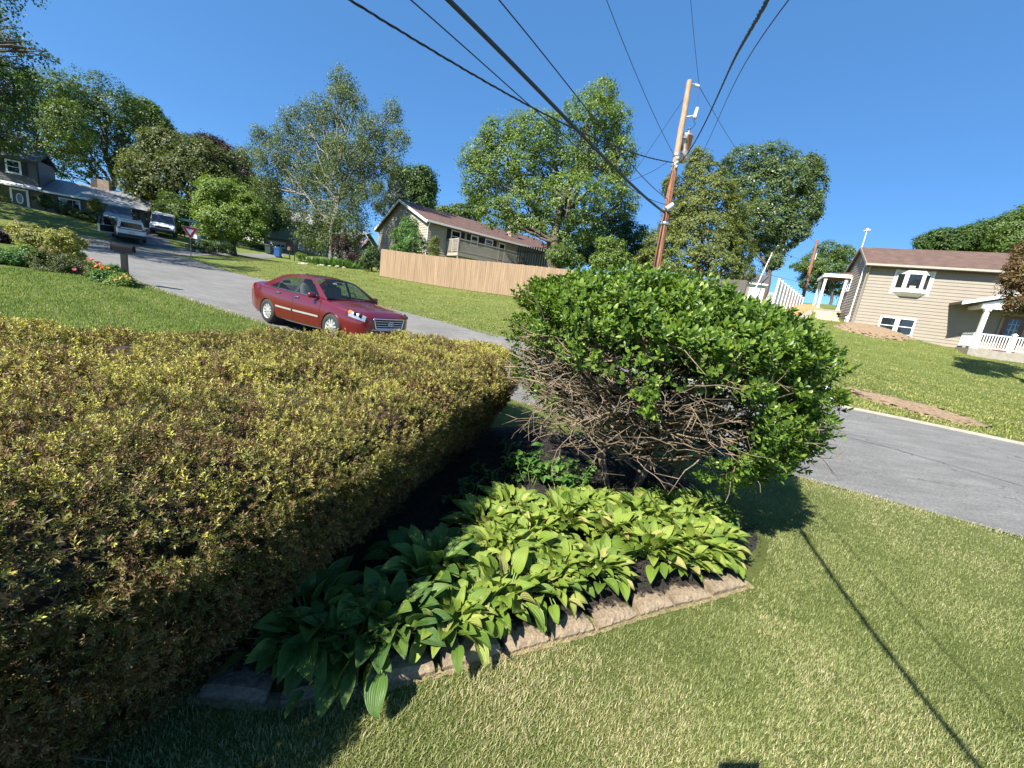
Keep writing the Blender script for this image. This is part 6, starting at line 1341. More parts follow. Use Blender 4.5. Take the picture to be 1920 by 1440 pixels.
# ---- white fence, shed, distant bits to the right
def fence(name, A, B, hA, hB, bw, m, label, post=None, topfn=None, gap=.007, th=.022, posts=0, seed=0, rails=True, follow=True, cat='fence'):
    """vertical boards from A to B following the ground"""
    rr = random.Random(seed); A, B = np.array(A[:2]), np.array(B[:2]); L = np.hypot(*(B - A)); e = (B - A) / L; nrm = np.array([e[1], -e[0]]); n = int(L / bw)
    root = empty(name, on(*A), 0, label, cat); ro = np.array(on(*A)); b = MB()
    for i in range(n):
        c = A + e * (i + .5) * bw; z = HZ(*c); t = (i + .5) / n; h = hA + (hB - hA) * t + rr.uniform(-.012, .012); w_ = bw - gap; j = rr.uniform(-.004, .004); rz = math.atan2(e[1], e[0])
        b.box((c[0] - ro[0] + nrm[0] * j, c[1] - ro[1] + nrm[1] * j, z - ro[2] + h / 2 + .02), (w_, th, h), rz=rz)
    b.build('boards', m, root)
    if rails:
        for k, f in enumerate((.18, .52, .86)):
            pts = []
            for t in np.linspace(0, 1, max(6, int(L / 1.5))): c = A + (B - A) * t - nrm * .05; pts.append((c[0] - ro[0], c[1] - ro[1], HZ(*c) - ro[2] + (hA + (hB - hA) * t) * f))
            MB().tube(pts, .035, 4).build('rail', m, root)
    np_ = posts
    for i in range(np_ + 1 if np_ else 0):
        t = i / np_; c = A + (B - A) * t + nrm * (.05 if post else -.09); h = hA + (hB - hA) * t - .10; p = MB(); p.box((c[0] - ro[0], c[1] - ro[1], HZ(*c) - ro[2] + h / 2), (.12, .12, h), rz=math.atan2(e[1], e[0])); p.prism([(c[0] - ro[0] - .07, HZ(*c) - ro[2] + h), (c[0] - ro[0] + .07, HZ(*c) - ro[2] + h), (c[0] - ro[0], HZ(*c) - ro[2] + h + .07)], c[1] - ro[1] - .07, c[1] - ro[1] + .07, 'XZ'); p.build('post', post or m, root)
    return root
M_tanwood = simple('tan_fence_board', (0.275, 0.185, 0.112), .8, var=.22, vscale=2.2, bump=.3, bscale=30, stretch=(3, 3, .25))
M_greywood = simple('weathered_fence_board', (0.23, 0.195, 0.165), .9, var=.2, vscale=2, bump=.4, bscale=30, stretch=(3, 3, .25))
FA = P(712, 518, 25.6); FB = P(1075, 575, 19.8)
fence('board_fence', FA, FB, 1.72, 1.72, .14, M_tanwood, 'long tan vertical board fence across the lawn below the tan house', seed=1, posts=8)
_wa, _wb = P(1276, 525, 20.3), P(1403, 526.5, 22)
fence('weathered_fence', _wa, _wb, _wa[2] - HZ(_wa[0], _wa[1]), _wb[2] - HZ(_wb[0], _wb[1]), .15, M_greywood, 'grey weathered board fence between the cypress and the white shed', seed=2, posts=4)
M_vinyl = simple('white_vinyl', (.72, .71, .70), .45, var=.03)
def white_fence():
    A, B = P(1449, 571, 30.5), P(1504, 566, 36); root = empty('vinyl_fence', A, 0, 'white vinyl privacy fence seen almost end on behind the sand heap', 'fence'); d = B - A; d[2] = 0; L = np.linalg.norm(d); rz = math.atan2(d[1], d[0])
    for i in range(10):
        c = d * i / 9; h = 1.95 - i * .055; p = MB(); p.box((c[0], c[1], h / 2 - .3), (.15, .15, h + .6), rz=rz); p.box((c[0], c[1], h + .03), (.19, .19, .06), rz=rz); p.build('post', M_white, root)
        if i < 9: c2 = d * (i + .5) / 9; pn = MB(); pn.box((c2[0], c2[1], h / 2 - .35), (L / 9, .05, h + .5), rz=rz); pn.build('panel', M_vinyl, root)
white_fence()
def shed():
    q = P(1404, 578, 35); root = empty('garden_shed', (q[0], q[1], q[2] - .15), rad(90 - 112), 'small white shed with dark roof and grey door behind the holly', 'shed')
    MB().prism([(-2.3, 0), (.85, 0), (.85, 2.35), (-2.3, 2.35)], 0, 2.2, 'XZ').build('wall', M_white, root)
    MB().prism([(-.18, 2.28), (1.1, 3.15), (2.38, 2.28), (2.38, 2.42), (1.1, 3.30), (-.18, 2.42)], -2.45, 1.0, 'YZ').build('roof', M_shdark, root)
    MB().prism([(.0, 2.35), (2.2, 2.35), (1.1, 3.12)], -2.3, .85, 'YZ').build('gable_panel', M_white, root)
    d = MB(); pbox(d, -1.5, -.35, .0, .04, .1, 2.05, 'F'); d.build('door', M_greywood, root)
    f = MB(); pbox(f, -2.42, .98, .19, .24, 2.24, 2.36, 'F'); f.build('fascia', M_white, root)
shed()
def leaning_pole():
    a, b = P(1396, 582, 33.5), P(1447, 476, 33.5); root = empty('leaning_pole', a, 0, 'thin white pole leaning in front of the white shed', 'pole'); MB().tube([(0, 0, -.3), tuple(b - a)], [.05, .035], 8).build('shaft', M_white, root); MB().lathe([(.001, 0), (.06, .0), (.06, .08), (.001, .1)], tuple(b - a), 10).build('cap', M_white, root)
leaning_pole()
qc = P(1430, 566, 62)
far_vehicle('parked_car', 'tiny white car parked far off between shed and white fence', 'car', (qc[0], qc[1], qc[2] - 1.0), 100, M_wpaint, suv_prof, .9, [('f', -2, .6)], (-1.4, 1.4), .34, None)
MB().bevel_box((0, 0, 1.2), (9, 6, 2.6), .05).add([(-4.8, -3.3, 2.5), (4.8, -3.3, 2.5), (4.8, 0, 4.6), (-4.8, 0, 4.6), (4.8, 3.3, 2.5), (-4.8, 3.3, 2.5)], [(0, 1, 2, 3), (3, 2, 4, 5), (0, 3, 5), (1, 4, 2)], 1).build('distant_house', [M_beige, M_shgrey]).location = tuple(P(1440, 575, 85) - np.array([0, 0, 1.5]))
tag(bpy.data.objects['distant_house'], 'pale roofed house far off in the gap beside the white shed', 'house')

# ---- tan house behind the fence
def tan_house():
    q = P(798, 480, 31); root = empty('tan_house', (q[0], q[1], 2.7), rad(90 - 51), 'tan raised ranch house with red brown roof above the board fence', 'house')
    L, D, ZE, ZR = 15.5, 11.5, 4.28, 6.35
    def gs(z):
        if z <= ZE: return (0, D)
        k = (z - ZE) / (ZR - ZE); return (D / 2 * k, D - D / 2 * k)
    MB().prism([(0.02, -1), (D - .02, -1), (D - .02, ZE), (D / 2, ZR - .1), (.02, ZE)], .02, L, 'YZ').build('core_wall', M_tan, root)
    mb = MB(); siding(mb, lambda z: (0, L), -.8, ZE, .2, 'F'); siding(mb, gs, -.8, ZR - .08, .2, 'G'); mb.build('wall', M_tan, root)
    r, a, b = gable_roof(root, -.35, L + .3, 0, D, ZE + .02, ZR + .02, .45, M_shtan)
    rk = MB()
    for y0, z0 in ((-.45, a[1]), (D + .45, b[1])): rk.add([(-.37, y0, z0 - .16), (-.37, y0, z0 + .03), (-.37, D / 2, ZR + .06), (-.37, D / 2, ZR - .14), (-.31, y0, z0 - .16), (-.31, y0, z0 + .03), (-.31, D / 2, ZR + .06), (-.31, D / 2, ZR - .14)], [(0, 1, 2, 3), (7, 6, 5, 4), (0, 4, 5, 1), (3, 2, 6, 7), (0, 3, 7, 4)])
    rk.build('rake_board', M_white, root)
    MB().prism([(-.45, ZE - .22), (-.58, ZE - .20), (-.58, ZE - .06), (-.45, ZE - .06)], -.35, L, 'YZ').build('gutter', M_trim, root)
    MB().tube([(-.1, -.5, ZE - .2), (-.04, -.12, ZE - .55), (-.04, -.10, 0)], .05, 8).build('downspout', M_white, root)
    for x0, x1, z0, z1 in ((2.05, 2.95, 3.05, 4.02), (3.95, 4.7, 3.15, 4.0), (5.4, 6.25, 3.25, 4.0)): window(root, x0, x1, z0, z1, 'F', .09, .06, shutters='lr', shw=.36)
    window(root, 6.9, 7.6, 2.3, 3.95, 'F', .09, .06, sash='')
    # deck with slatted rail
    dk = empty('deck', (0, 0, 0)); dk.parent = root; Z = 2.15; X0, X1, O = 1.75, 8.2, 2.0
    f = MB(); pbox(f, X0, X1, .05, O, Z - .25, Z, 'F'); f.build('floor', M_tan, dk)
    for face in ('left', 'front'):
        rl = MB(); n = 26 if face == 'left' else 60
        if face == 'left':
            pbox(rl, X0 - .02, X0 + .05, .05, O, Z + .98, Z + 1.06, 'F'); pbox(rl, X0 - .02, X0 + .05, .05, O, Z + .08, Z + .14, 'F')
            for i in range(12): zz = Z + .2 + i * .065; pbox(rl, X0 - .0, X0 + .02, .08, O - .02, zz, zz + .035, 'F')
            for o_ in (.06, O / 2, O - .09): pbox(rl, X0 - .03, X0 + .06, o_, o_ + .09, Z, Z + 1.06, 'F')
        else:
            pbox(rl, X0 + .05, X1, O - .07, O, Z + .98, Z + 1.06, 'F'); pbox(rl, X0 + .05, X1, O - .07, O, Z + .08, Z + .14, 'F')
            for i in range(n): x = X0 + .1 + (X1 - X0 - .2) * i / n; pbox(rl, x, x + .045, O - .06, O - .02, Z + .14, Z + .98, 'F')
        rl.build('railing', M_tan, dk)
    for x in (X0 + .1, 4.0, 6.2, X1 - .1): p = MB(); pbox(p, x - .06, x + .06, O - .16, O - .04, -1.0, Z - .25, 'F'); p.build('post', M_tan, dk)
    # dark stair with picket rail at the far end
    sw = simple('dark_stained_wood', (.055, .045, .04), .8, var=.2); st = empty('deck_stair', (0, 0, 0)); st.parent = root
    s = MB()
    for i in range(10): pbox(s, X1 + i * .28, X1 + .3 + i * .28, .4, 1.6, Z - .22 - i * .2, Z - .17 - i * .2, 'F')
    s.add([TF(p, 'F') for p in [(X1, 1.62, Z), (X1 + 2.9, 1.62, Z - 2.05), (X1 + 2.9, 1.62, Z - 2.35), (X1, 1.62, Z - .3), (X1, 1.70, Z), (X1 + 2.9, 1.70, Z - 2.05), (X1 + 2.9, 1.70, Z - 2.35), (X1, 1.70, Z - .3)]], [(0, 1, 2, 3), (7, 6, 5, 4), (0, 4, 5, 1), (3, 2, 6, 7)]); s.build('steps', sw, st)
    r2 = MB(); 
    for i in range(14): x = X1 + .2 * i; zz = Z - .14 * i; pbox(r2, x, x + .06, 1.72, 1.76, zz - .1, zz + .95, 'F')
    r2.add([TF(p, 'F') for p in [(X1, 1.77, Z + .9), (X1 + 2.8, 1.77, Z - 1.06), (X1 + 2.8, 1.77, Z - 1.16), (X1, 1.77, Z + .8), (X1, 1.83, Z + .9), (X1 + 2.8, 1.83, Z - 1.06), (X1 + 2.8, 1.83, Z - 1.16), (X1, 1.83, Z + .8)]], [(0, 1, 2, 3), (7, 6, 5, 4), (0, 4, 5, 1), (3, 2, 6, 7)])
    r2.build('stair_rail', sw, st)
    MB().box((10.2, 2.6, ZE + 1.1), (.9, .7, 1.9)).build('chimney', M_brickp, root)
tan_house()
_a = P(1000, 505, 29); pk = empty('picket_screen', (_a[0], _a[1], _a[2] - .3), rad(-20), 'dark picket screen beside the maple trunk', 'fence'); _m = MB(); 
for i in range(16): _m.box((-1.4 + i * .19, 0, .95), (.11, .03, 1.9))
_m.build('pickets', simple('dark_picket', (.06, .05, .045), .85), pk); MB().box((0, .04, 1.5), (3.1, .05, .12)).build('rail', MATS['dark_picket'], pk)

# ---- teal house in the middle distance
def teal_house():
    q = P(498, 476, 52); root = empty('teal_house', (q[0], q[1], q[2] + .2), 0, 'teal grey two storey house with brick base and white garage door', 'house'); B = -.2
    MB().prism([(0, -1.0), (7.0, -1.0), (7.0, 1.95), (0, 1.95)], 0, 9, 'XZ').build('brick_wall', M_brickp, root)
    MB().prism([(-.35, 1.95), (7.2, 1.95), (7.2, 4.5), (-.35, 4.5)], -.30, 9, 'XZ').build('core_wall', M_teal, root)
    mb = MB(); siding(mb, lambda z: (-.35, 7.2), 1.95, 4.5, .2, 'F', base=.30); mb.build('siding_wall', M_teal, root)
    gable_roof(root, -.7, 7.5, -.3, 9, 4.5, 6.3, .4, M_shgrey)
    MB().prism([(7.2, -1), (11.5, -1), (11.5, 3.4), (7.2, 3.4)], .8, 9, 'XZ').build('wing_wall', M_teal, root)
    gable_roof(root, 7.2, 11.9, .8, 9, 3.4, 4.9, .4, M_shgrey, 'wing_roof')
    g = MB(); pbox(g, .3, 2.72, .0, .05, -.1, 1.62, 'F'); gd = g.build('garage_door', M_white, root)
    gl = MB()
    for i in range(4): pbox(gl, .48 + i * .56, .48 + i * .56 + .40, .052, .058, 1.0, 1.22, 'F')
    gl.build('pane', M_dark, gd); gs = MB()
    for z in (.33, .78, 1.3): pbox(gs, .3, 2.72, .051, .056, z, z + .02, 'F')
    gs.build('panel_joint', simple('joint_grey', (.4, .4, .4), .6), gd)
    def wF(a0, a1, z0, z1, off, sh): 
        r_ = empty('window_bay', (0, -off, 0)); r_.parent = root; window(r_, a0, a1, z0, z1, 'F', .09, .06, shutters=sh, shw=.36)
    wF(.78, 1.62, 2.95, 4.0, .33, 'r'); wF(4.5, 5.25, 2.75, 3.8, .33, 'l'); wF(4.42, 5.15, .95, 1.85, .0, None); wF(9.7, 10.5, 1.9, 2.9, -.8, 'r')
    MB().tube([(7.1, -.36, 4.4), (7.1, -.36, 0)], .06, 6).build('downspout', M_white, root)
    d = MB(); pbox(d, 7.4, 8.2, -.8, -.74, -.2, 1.8, 'F'); d.build('door', M_white, root)
teal_house()
def white_neighbour():
    q = P(478, 470, 60); root = empty('pale_house', (q[0], q[1], q[2]), 0, 'sliver of a pale house left of the teal house under the lime tree', 'house'); MB().box((0, 4, 1.2), (5, 8, 3.4)).build('wall', M_white, root); gable_roof(root, -2.9, 2.9, 0, 8, 2.9, 4.6, .4, M_shgrey)
white_neighbour()

# ---- dark house on the left
def dark_house():
    q = P(78, 400, 36.5); root = empty('dark_house', q, rad(90 - 58), 'dark grey split level house with brick front and metal roof at the left edge', 'house'); Z0 = -1.5
    MB().prism([(-9, 2.25), (.12, 2.25), (.12, 4.6), (-9, 4.6)], -.25, 3.2, 'XZ').build('upper_core', M_greysid, root)
    mb = MB(); siding(mb, lambda z: (-9, .12), 2.25, 4.6, .19, 'F', base=.25); mb.build('siding_wall', M_greysid, root)
    MB().box((.14, -.26, 3.42), (.09, .09, 2.36)).build('corner_board', M_blackpaint, root)
    gable_roof(root, -9.3, .3, -.25, 3.2, 4.6, 5.5, .35, M_shdark, 'upper_roof')
    MB().prism([(-9, Z0), (7.35, Z0), (7.35, 2.2), (-9, 2.2)], 0, 6.4, 'XZ').build('brick_wall', M_brickd, root)
    MB().prism([(-.72, 2.05), (-.25, 2.3), (-.25, 2.22), (-.72, 1.93)], -9, .3, 'YZ').build('pent_roof', M_trim, root)
    gable_roof(root, .18, 7.75, 0, 6.4, 2.2, 3.62, .45, M_metalroof, 'metal_roof')
    MB().prism([(-.5, 1.9), (-.42, 1.9), (-.42, 2.05), (-.5, 2.05)], .18, 7.75, 'YZ').build('gutter', M_trim, root)
    MB().box((7.42, -.04, .3), (.10, .10, 3.4)).build('downspout', M_blackpaint, root)
    r_ = empty('upper_window', (0, -.28, 0)); r_.parent = root; window(r_, -1.80, -.86, 3.05, 4.18, 'F', .12, .06, shutters='lr', shw=.34)
    d = MB(); pbox(d, -1.68, -.82, .0, .05, .1, 1.72, 'F'); door = d.build('door', simple('slate_door', (.06, .065, .075), .5), root)
    f = MB(); pbox(f, -1.82, -1.68, .0, .09, .0, 1.85, 'F'); pbox(f, -.82, -.68, .0, .09, .0, 1.85, 'F'); pbox(f, -1.68, -.82, .0, .09, 1.72, 1.85, 'F'); f.build('frame', M_trim, door)
    o = MB(); o.tube([(-1.25 + .2 * math.cos(t), -.065, 1.0 + .42 * math.sin(t)) for t in np.linspace(0, 6.283, 24)], .04, 6); o.build('oval_window_rim', M_trim, door)
    ov = MB(); ov.add([(-1.25 + .2 * math.cos(t), -.056, 1.0 + .42 * math.sin(t)) for t in np.linspace(0, 6.283, 24)[:-1]], [tuple(range(23))]); ov.build('oval_pane', M_pane, door)
    window(root, 1.22, 2.65, .45, 1.75, 'F', .1, .06, sash='', grid=2)
    g = MB(); pbox(g, 4.6, 6.75, .0, .04, -.35, 1.62, 'F'); gd = g.build('garage_door', simple('dark_garage_door', (.06, .06, .062), .5), root)
    gf = MB(); pbox(gf, 4.48, 4.6, .0, .07, -.35, 1.75, 'F'); pbox(gf, 6.75, 6.87, .0, .07, -.35, 1.75, 'F'); pbox(gf, 4.6, 6.75, .0, .07, 1.62, 1.75, 'F'); gf.build('frame', M_blackpaint, gd)
    c = MB(); c.box((3.6, 3.2, 3.6), (.85, .75, 1.6)); c.build('chimney', M_stone, root); c2 = MB(); c2.box((2.9, 3.2, 3.75), (.45, .5, 1.1)); c2.build('vent_stack', M_brickd, root)
    l = MB(); pbox(l, -.48, -.38, .0, .12, 1.1, 1.4, 'F'); l.build('wall_lamp', M_black, root)
dark_house()
# ================================================================ utility pole and wires
M_pole = simple('weathered_pole_wood', (0.235, 0.10, 0.052), .9, var=.45, vscale=3.0, bump=.6, bscale=18, stretch=(6, 6, .35))
M_poletop = simple('bleached_pole_wood', (0.32, 0.215, 0.14), .9, var=.35, vscale=3.0, bump=.6, bscale=18, stretch=(6, 6, .35))
PB, PT_ = P(1228.5, 520, 14.0), P(1293, 152, 14.0)
def pole_at(z): t = (z - PB[2]) / (PT_[2] - PB[2]); return PB + (PT_ - PB) * t
def utility_pole():
    b = pole_at(HZ(PB[0], PB[1]) - .3); root = empty('utility_pole', b, 0, 'tall reddish wooden utility pole with transformer in front of the cypress', 'utility pole')
    rr = random.Random(2); N = 26; pts = []
    for i in range(N): p = b + (PT_ - b) * i / (N - 1) - b; pts.append((p[0] + rr.uniform(-.008, .008), p[1] + rr.uniform(-.008, .008), p[2]))
    k = 17; r = [.146 - .050 * i / (N - 1) + rr.uniform(-.002, .002) for i in range(N)]
    m = MB(); m.tube(pts[:k + 1], r[:k + 1], 14, 0); m.tube(pts[k:], [q - .0005 for q in r[k:]], 14, 1); m.build('shaft', [M_pole, M_poletop], root, fix=False)
    def L(p): return tuple(np.array(p) - b)
    tr = P(1280.5, 279, 14.42); M_can = None
    m_, t, bs = _mat('transformer_paint'); n = _noise(t, 2.2, 5, .65, stretch=(1, 1, .5)); rp = _ramp(t, [(.53, (.50, .50, .49)), (.58, (.36, .15, .07)), (.8, (.42, .16, .07))]); t.links.new(n.outputs[0], rp.inputs[0]); t.links.new(rp.outputs[0], bs.inputs['Base Color']); bs.inputs['Roughness'].default_value = .55
    c = MB(); c.lathe([(.001, -.42), (.25, -.42), (.265, -.38), (.27, .36), (.285, .37), (.285, .41), (.24, .45), (.001, .47)], (0, 0, 0), 26); o = c.build('transformer', m_, root); o.location = L(tr)
    q = tr - b; MB().tube([(q[0] + .08, q[1] - .02, q[2] + .46), (q[0] + .08, q[1] - .02, q[2] + .52)], .035, 10).build('bushing_base', M_steel, root)
    ins = MB(); ins.lathe([(.001, .50), (.05, .50), (.075, .54), (.045, .57), (.07, .60), (.04, .63), (.06, .66), (.02, .70), (.001, .72)], (q[0] + .08, q[1] - .02, q[2]), 14); ins.build('bushing', simple('porcelain_grey', (.28, .30, .33), .2), root)
    for dz in (-.25, .25): m = MB(); m.box((q[0] * .5 + pole_at(tr[2] + dz)[0] * .5 - b[0] * .5, q[1] - .27, q[2] + dz), (.22, .18, .07)); m.build('bracket', M_steel, root)
    # cut-out fuse on an arm
    a0, a1 = pole_at(P(1286, 221, 14)[2]), P(1301, 217, 13.9); m = MB(); m.tube([L(a0), L(a1)], .028, 6); m.build('fuse_arm', M_steel, root)
    f0, f1 = P(1302, 222, 13.9), P(1308, 203, 13.9); m = MB(); d = (f1 - f0); pts = [L(f0 + d * t) for t in np.linspace(0, 1, 13)]; m.tube(pts, [.05 if i % 2 else .075 for i in range(13)], 10); m.build('cutout_insulator', simple('porcelain_white', (.6, .62, .62), .25), root)
    m = MB(); m.tube([L(f0), L(P(1301, 228, 13.95)), L(P(1304, 233, 13.98)), L(P(1298, 240, 14.1)), L(P(1291, 242, 14.3)), L(tr + np.array([.08, -.02, .72]))], .009, 5); m.build('jumper_wire', M_wire, root)
    # top pin insulator
    i0, i1 = pole_at(P(1296, 158, 14)[2]), P(1311, 162, 13.95); m = MB(); m.tube([L(i0), L(P(1302, 158, 13.98))], .025, 6); m.build('ridge_bracket', M_steel, root)
    m = MB(); d = i1 - P(1302, 159, 13.97); pts = [L(P(1302, 159, 13.97) + d * t) for t in np.linspace(0, 1, 9)]; m.tube(pts, [.035 if i % 2 else .055 for i in range(9)], 10); m.build('line_insulator', MATS['porcelain_white'], root)
    m = MB(); m.tube([L(P(1310, 163, 13.95)), L(P(1309, 185, 13.93)), L(f1)], .007, 5); m.build('riser_wire', M_wire, root)
    # hardware: guard strip, bands, splice box, steps
    for z, w_ in ((pole_at(5.6)[2], .15), (7.55, .12), (7.2, .12), (5.1, .15)): p = pole_at(z) - b; m = MB(); m.lathe([(w_, -.05), (w_ + .012, -.04), (w_ + .012, .04), (w_, .05)], tuple(p), 16); m.build('band', M_steel, root)
    p = P(1255, 388, 13.82) - b; m = MB(); m.tube([tuple(p + [-.10, 0, -.10]), tuple(p + [.12, 0, .09])], .095, 10); m.build('splice_case', simple('case_grey', (.42, .43, .43), .5), root)
    p = pole_at(6.9) - b + [0, -.11, 0]; p2 = pole_at(2.2) - b + [0, -.145, 0]; m = MB(); m.tube([tuple(p), tuple((p + p2) / 2), tuple(p2)], .012, 5); m.build('ground_wire', M_wire, root)
    for z in (7.4, 7.25, 7.1): q1 = pole_at(z) - b; m = MB(); m.lathe([(.001, -.06), (.05, -.06), (.05, .06), (.001, .06)], (q1[0] + .02, q1[1] - .14, q1[2]), 10); m.build('spool_insulator', MATS['porcelain_grey'], root)
    return root
utility_pole()
def PV(px, py, az, org=None):
    o = PB if org is None else org; u = azv(az); nr = np.array([u[1], -u[0], 0]); r = ray(px, py); t = np.dot(o - EYE, nr) / np.dot(r, nr); return EYE + r * t
def cr3(pts, n=10):
    p = [np.array(q, float) for q in pts]; p = [2 * p[0] - p[1]] + p + [2 * p[-1] - p[-2]]; out = []
    for i in range(1, len(p) - 2):
        for t in np.linspace(0, 1, n, endpoint=False): out.append(.5 * (2 * p[i] + (p[i + 1] - p[i - 1]) * t + (2 * p[i - 1] - 5 * p[i] + 4 * p[i + 1] - p[i + 2]) * t ** 2 + (3 * p[i] - p[i - 1] - 3 * p[i + 1] + p[i + 2]) * t ** 3))
    out.append(p[-2]); return out
def smooth_line(pts, deg, w0=3.0, dx=3):
    """one smooth sagging curve through surveyed points: x and z as polynomials of the distance run"""
    A = np.array(pts, float); e = A[-1] - A[0]; e[2] = 0; Lh = np.linalg.norm(e); e /= Lh; nr = np.array([-e[1], e[0], 0]); t = (A - A[0]) @ e; u = (A - A[0]) @ nr; w = (15 / np.maximum(np.linalg.norm(A - EYE, axis=1), 1.5)) ** 1.7; w[A[:, 1] < 1] = 10; w[-1] = 1; w[0] = w0
    pz = np.polyfit(t, A[:, 2], min(deg, len(t) - 1), w=w); pu = np.polyfit(t, u, min(dx, len(t) - 1), w=w); s = np.linspace(0, t[-1], 70)
    return [A[0] * [1, 1, 0] + e * q + nr * np.polyval(pu, q) + np.array([0, 0, np.polyval(pz, q)]) for q in s]
def wire(name, label, pts, r, twist=0, mat=None, n=10, pitch=.55, deg=0):
    pts = smooth_line(pts, deg) if deg else cr3(pts, n); o = np.array(pts[0]); root = None
    mb = MB()
    if not twist: mb.tube([tuple(p - o) for p in pts], r, 6, 0, True)
    else:
        # several strands wound round one another
        P_ = np.array(pts); d = np.concatenate([[0], np.cumsum(np.linalg.norm(np.diff(P_, axis=0), axis=1))]); m = int(d[-1] / .045); s = np.linspace(0, d[-1], m); Q = np.stack([np.interp(s, d, P_[:, k]) for k in range(3)], 1)
        tg = np.gradient(Q, axis=0); tg /= np.linalg.norm(tg, axis=1)[:, None]; a = np.cross(tg, [0, 0, 1.0]); a /= np.linalg.norm(a, axis=1)[:, None]; b = np.cross(tg, a)
        for k in range(twist):
            ph = 2 * math.pi * k / twist + s * 2 * math.pi / pitch; off = r * 1.0
            C = Q + (a * np.cos(ph)[:, None] + b * np.sin(ph)[:, None]) * off - o; mb.tube([tuple(c) for c in C], r * (.95 if k else .6), 5, 0, False)
    ob = mb.build(name, mat or M_wire, None, fix=False); ob.location = tuple(o); tag(ob, label, 'cable', 'overhead cables on the utility pole'); return ob
def behind(p, az, L, dz): return np.array(p) + azv(az) * L + np.array([0, 0, dz])
def run(start, px, az, ext, rise, lift=0.0):
    """points in the vertical plane of a span, smoothed to one sag, carried on beyond the camera"""
    q = [start] + [PV(x, y, az, start) + np.array([0, 0, lift]) for x, y in px]; start = start + np.array([0, 0, lift]); q[0] = start; t = [float(np.hypot(*(p - start)[:2])) for p in q]; z = [p[2] for p in q]; w = np.array([(15 / np.linalg.norm(p - EYE)) ** 1.6 for p in q]); w[0] = 2; c = np.polyfit(t, z, min(2 if len(q) < 5 else 3, len(q) - 1), w=w); u = azv(az)
    T = np.linspace(0, t[-1], 40); S = [start * [1, 1, 0] + u * a + np.array([0, 0, np.polyval(c, a)]) for a in T]; sl = np.polyval(np.polyder(c), t[-1]); E = np.linspace(0, ext, 22)[1:]
    return S + [S[-1] + u * a + np.array([0, 0, sl * a + (rise - sl * ext) * (a / ext) ** 2]) for a in E]
AZB = 217
pa = ((1209, 370), (1139, 303), (1062, 223), (959, 120), (840, 0))
wire('trunk_cable', 'thickest black overhead cable crossing the middle of the sky', run(pole_at(5.45) + azv(AZB) * .14, pa, AZB, 27, 1.0), .030)
wire('messenger_wire', 'thin strand lashed along the thickest overhead cable', run(pole_at(5.45) + azv(AZB) * .14, pa, AZB, 27, 1.0, .045), .007)
pb = ((1167, 278), (1064, 237), (987, 196), (917, 157), (816, 97), (745, 54), (655, 0))
wire('service_drop', 'twisted black service cable sloping down to the upper left from the transformer', run(pole_at(7.25) + azv(221) * .15, pb, 221, 20, .4), .011, 3)
pc = ((1160, 340), (1084, 275), (987, 193), (880, 97), (771, 0))
wire('phone_cable', 'single black cable that crosses the twisted service cable at upper left', run(pole_at(5.75) + azv(217) * .14, pc, 217, 25, .8), .010)
pd = ((1214, 342), (1148, 264), (1098, 203), (1034, 120), (1000, 79), (936, 0))
wire('coax_cable', 'thin grey black cable right of the thickest cable', run(pole_at(5.95) + azv(216) * .14, pd, 216, 26, .8), .011)
pe = ((1225, 215), (1185, 118), (1137, 0))
wire('neutral_wire', 'thin bare wire descending steeply to the transformer', run(pole_at(7.45) + azv(215) * .13, pe, 215, 30, 1.2), .0075)
wire('primary_wire', 'thin high wire running up from the top insulator', run(P(1311, 160, 13.95), ((1303, 88), (1295, 0)), 215, 30, .8), .0075)
wire('house_service_drop', 'twisted black cable from the transformer passing overhead to the upper right', [pole_at(7.3) + np.array([.15, -.05, 0]), P(1293, 283, 13.2), P(1316, 241, 11.2), P(1338, 195, 9.2), P(1354, 162, 7.9), P(1377, 120, 6.2), P(1402, 68, 4.3), P(1435, 0, 2.75), np.array([.21, -.84, 2.93]), np.array([-.6, -3.6, 3.6])], .0105, 3, None, 12, .42, 5)
wire('house_phone_drop', 'thin black line just right of the twisted cable at upper right', [pole_at(5.65) + np.array([.14, -.05, 0]), P(1285, 345, 12.2), P(1317, 287, 10.2), P(1360, 207, 7.4), P(1406, 120, 4.9), P(1470, 0, 2.9), np.array([.7, -.6, 2.85]), np.array([0, -3.6, 3.3])], .0055, deg=5)
wire('primary_wire', 'thin high wire sloping down right from the top insulator behind the dark tree', [P(1311, 163, 13.95), P(1375, 271, 24), P(1440, 365, 34), P(1529, 456, 47.5)], .010)
wire('neutral_wire', 'dark line slanting down right across the upper cypress', [P(1272, 328, 13.9), P(1332, 387, 17), P(1410, 450, 24), P(1519, 494, 47.5)], .012)
wire('span_cable', 'dark line slanting down right across the lower cypress', [P(1252, 400, 13.9), P(1320, 452, 17), P(1400, 503, 26), P(1512, 532, 47.5)], .014)
wire('tap_wire', 'thin wire slanting down left from the pole top across the maple', [P(1281, 187, 14), P(1195, 314, 15.5), P(1153, 375, 16.8), P(1084, 478, 20)], .008)
wire('house_drop', 'short wire running left from the transformer toward the tan house chimney', [P(1252, 304, 14), P(1195, 334, 15.5), P(1060, 385, 22), P(1000, 405, 27), P(962, 424, 33)], .009)
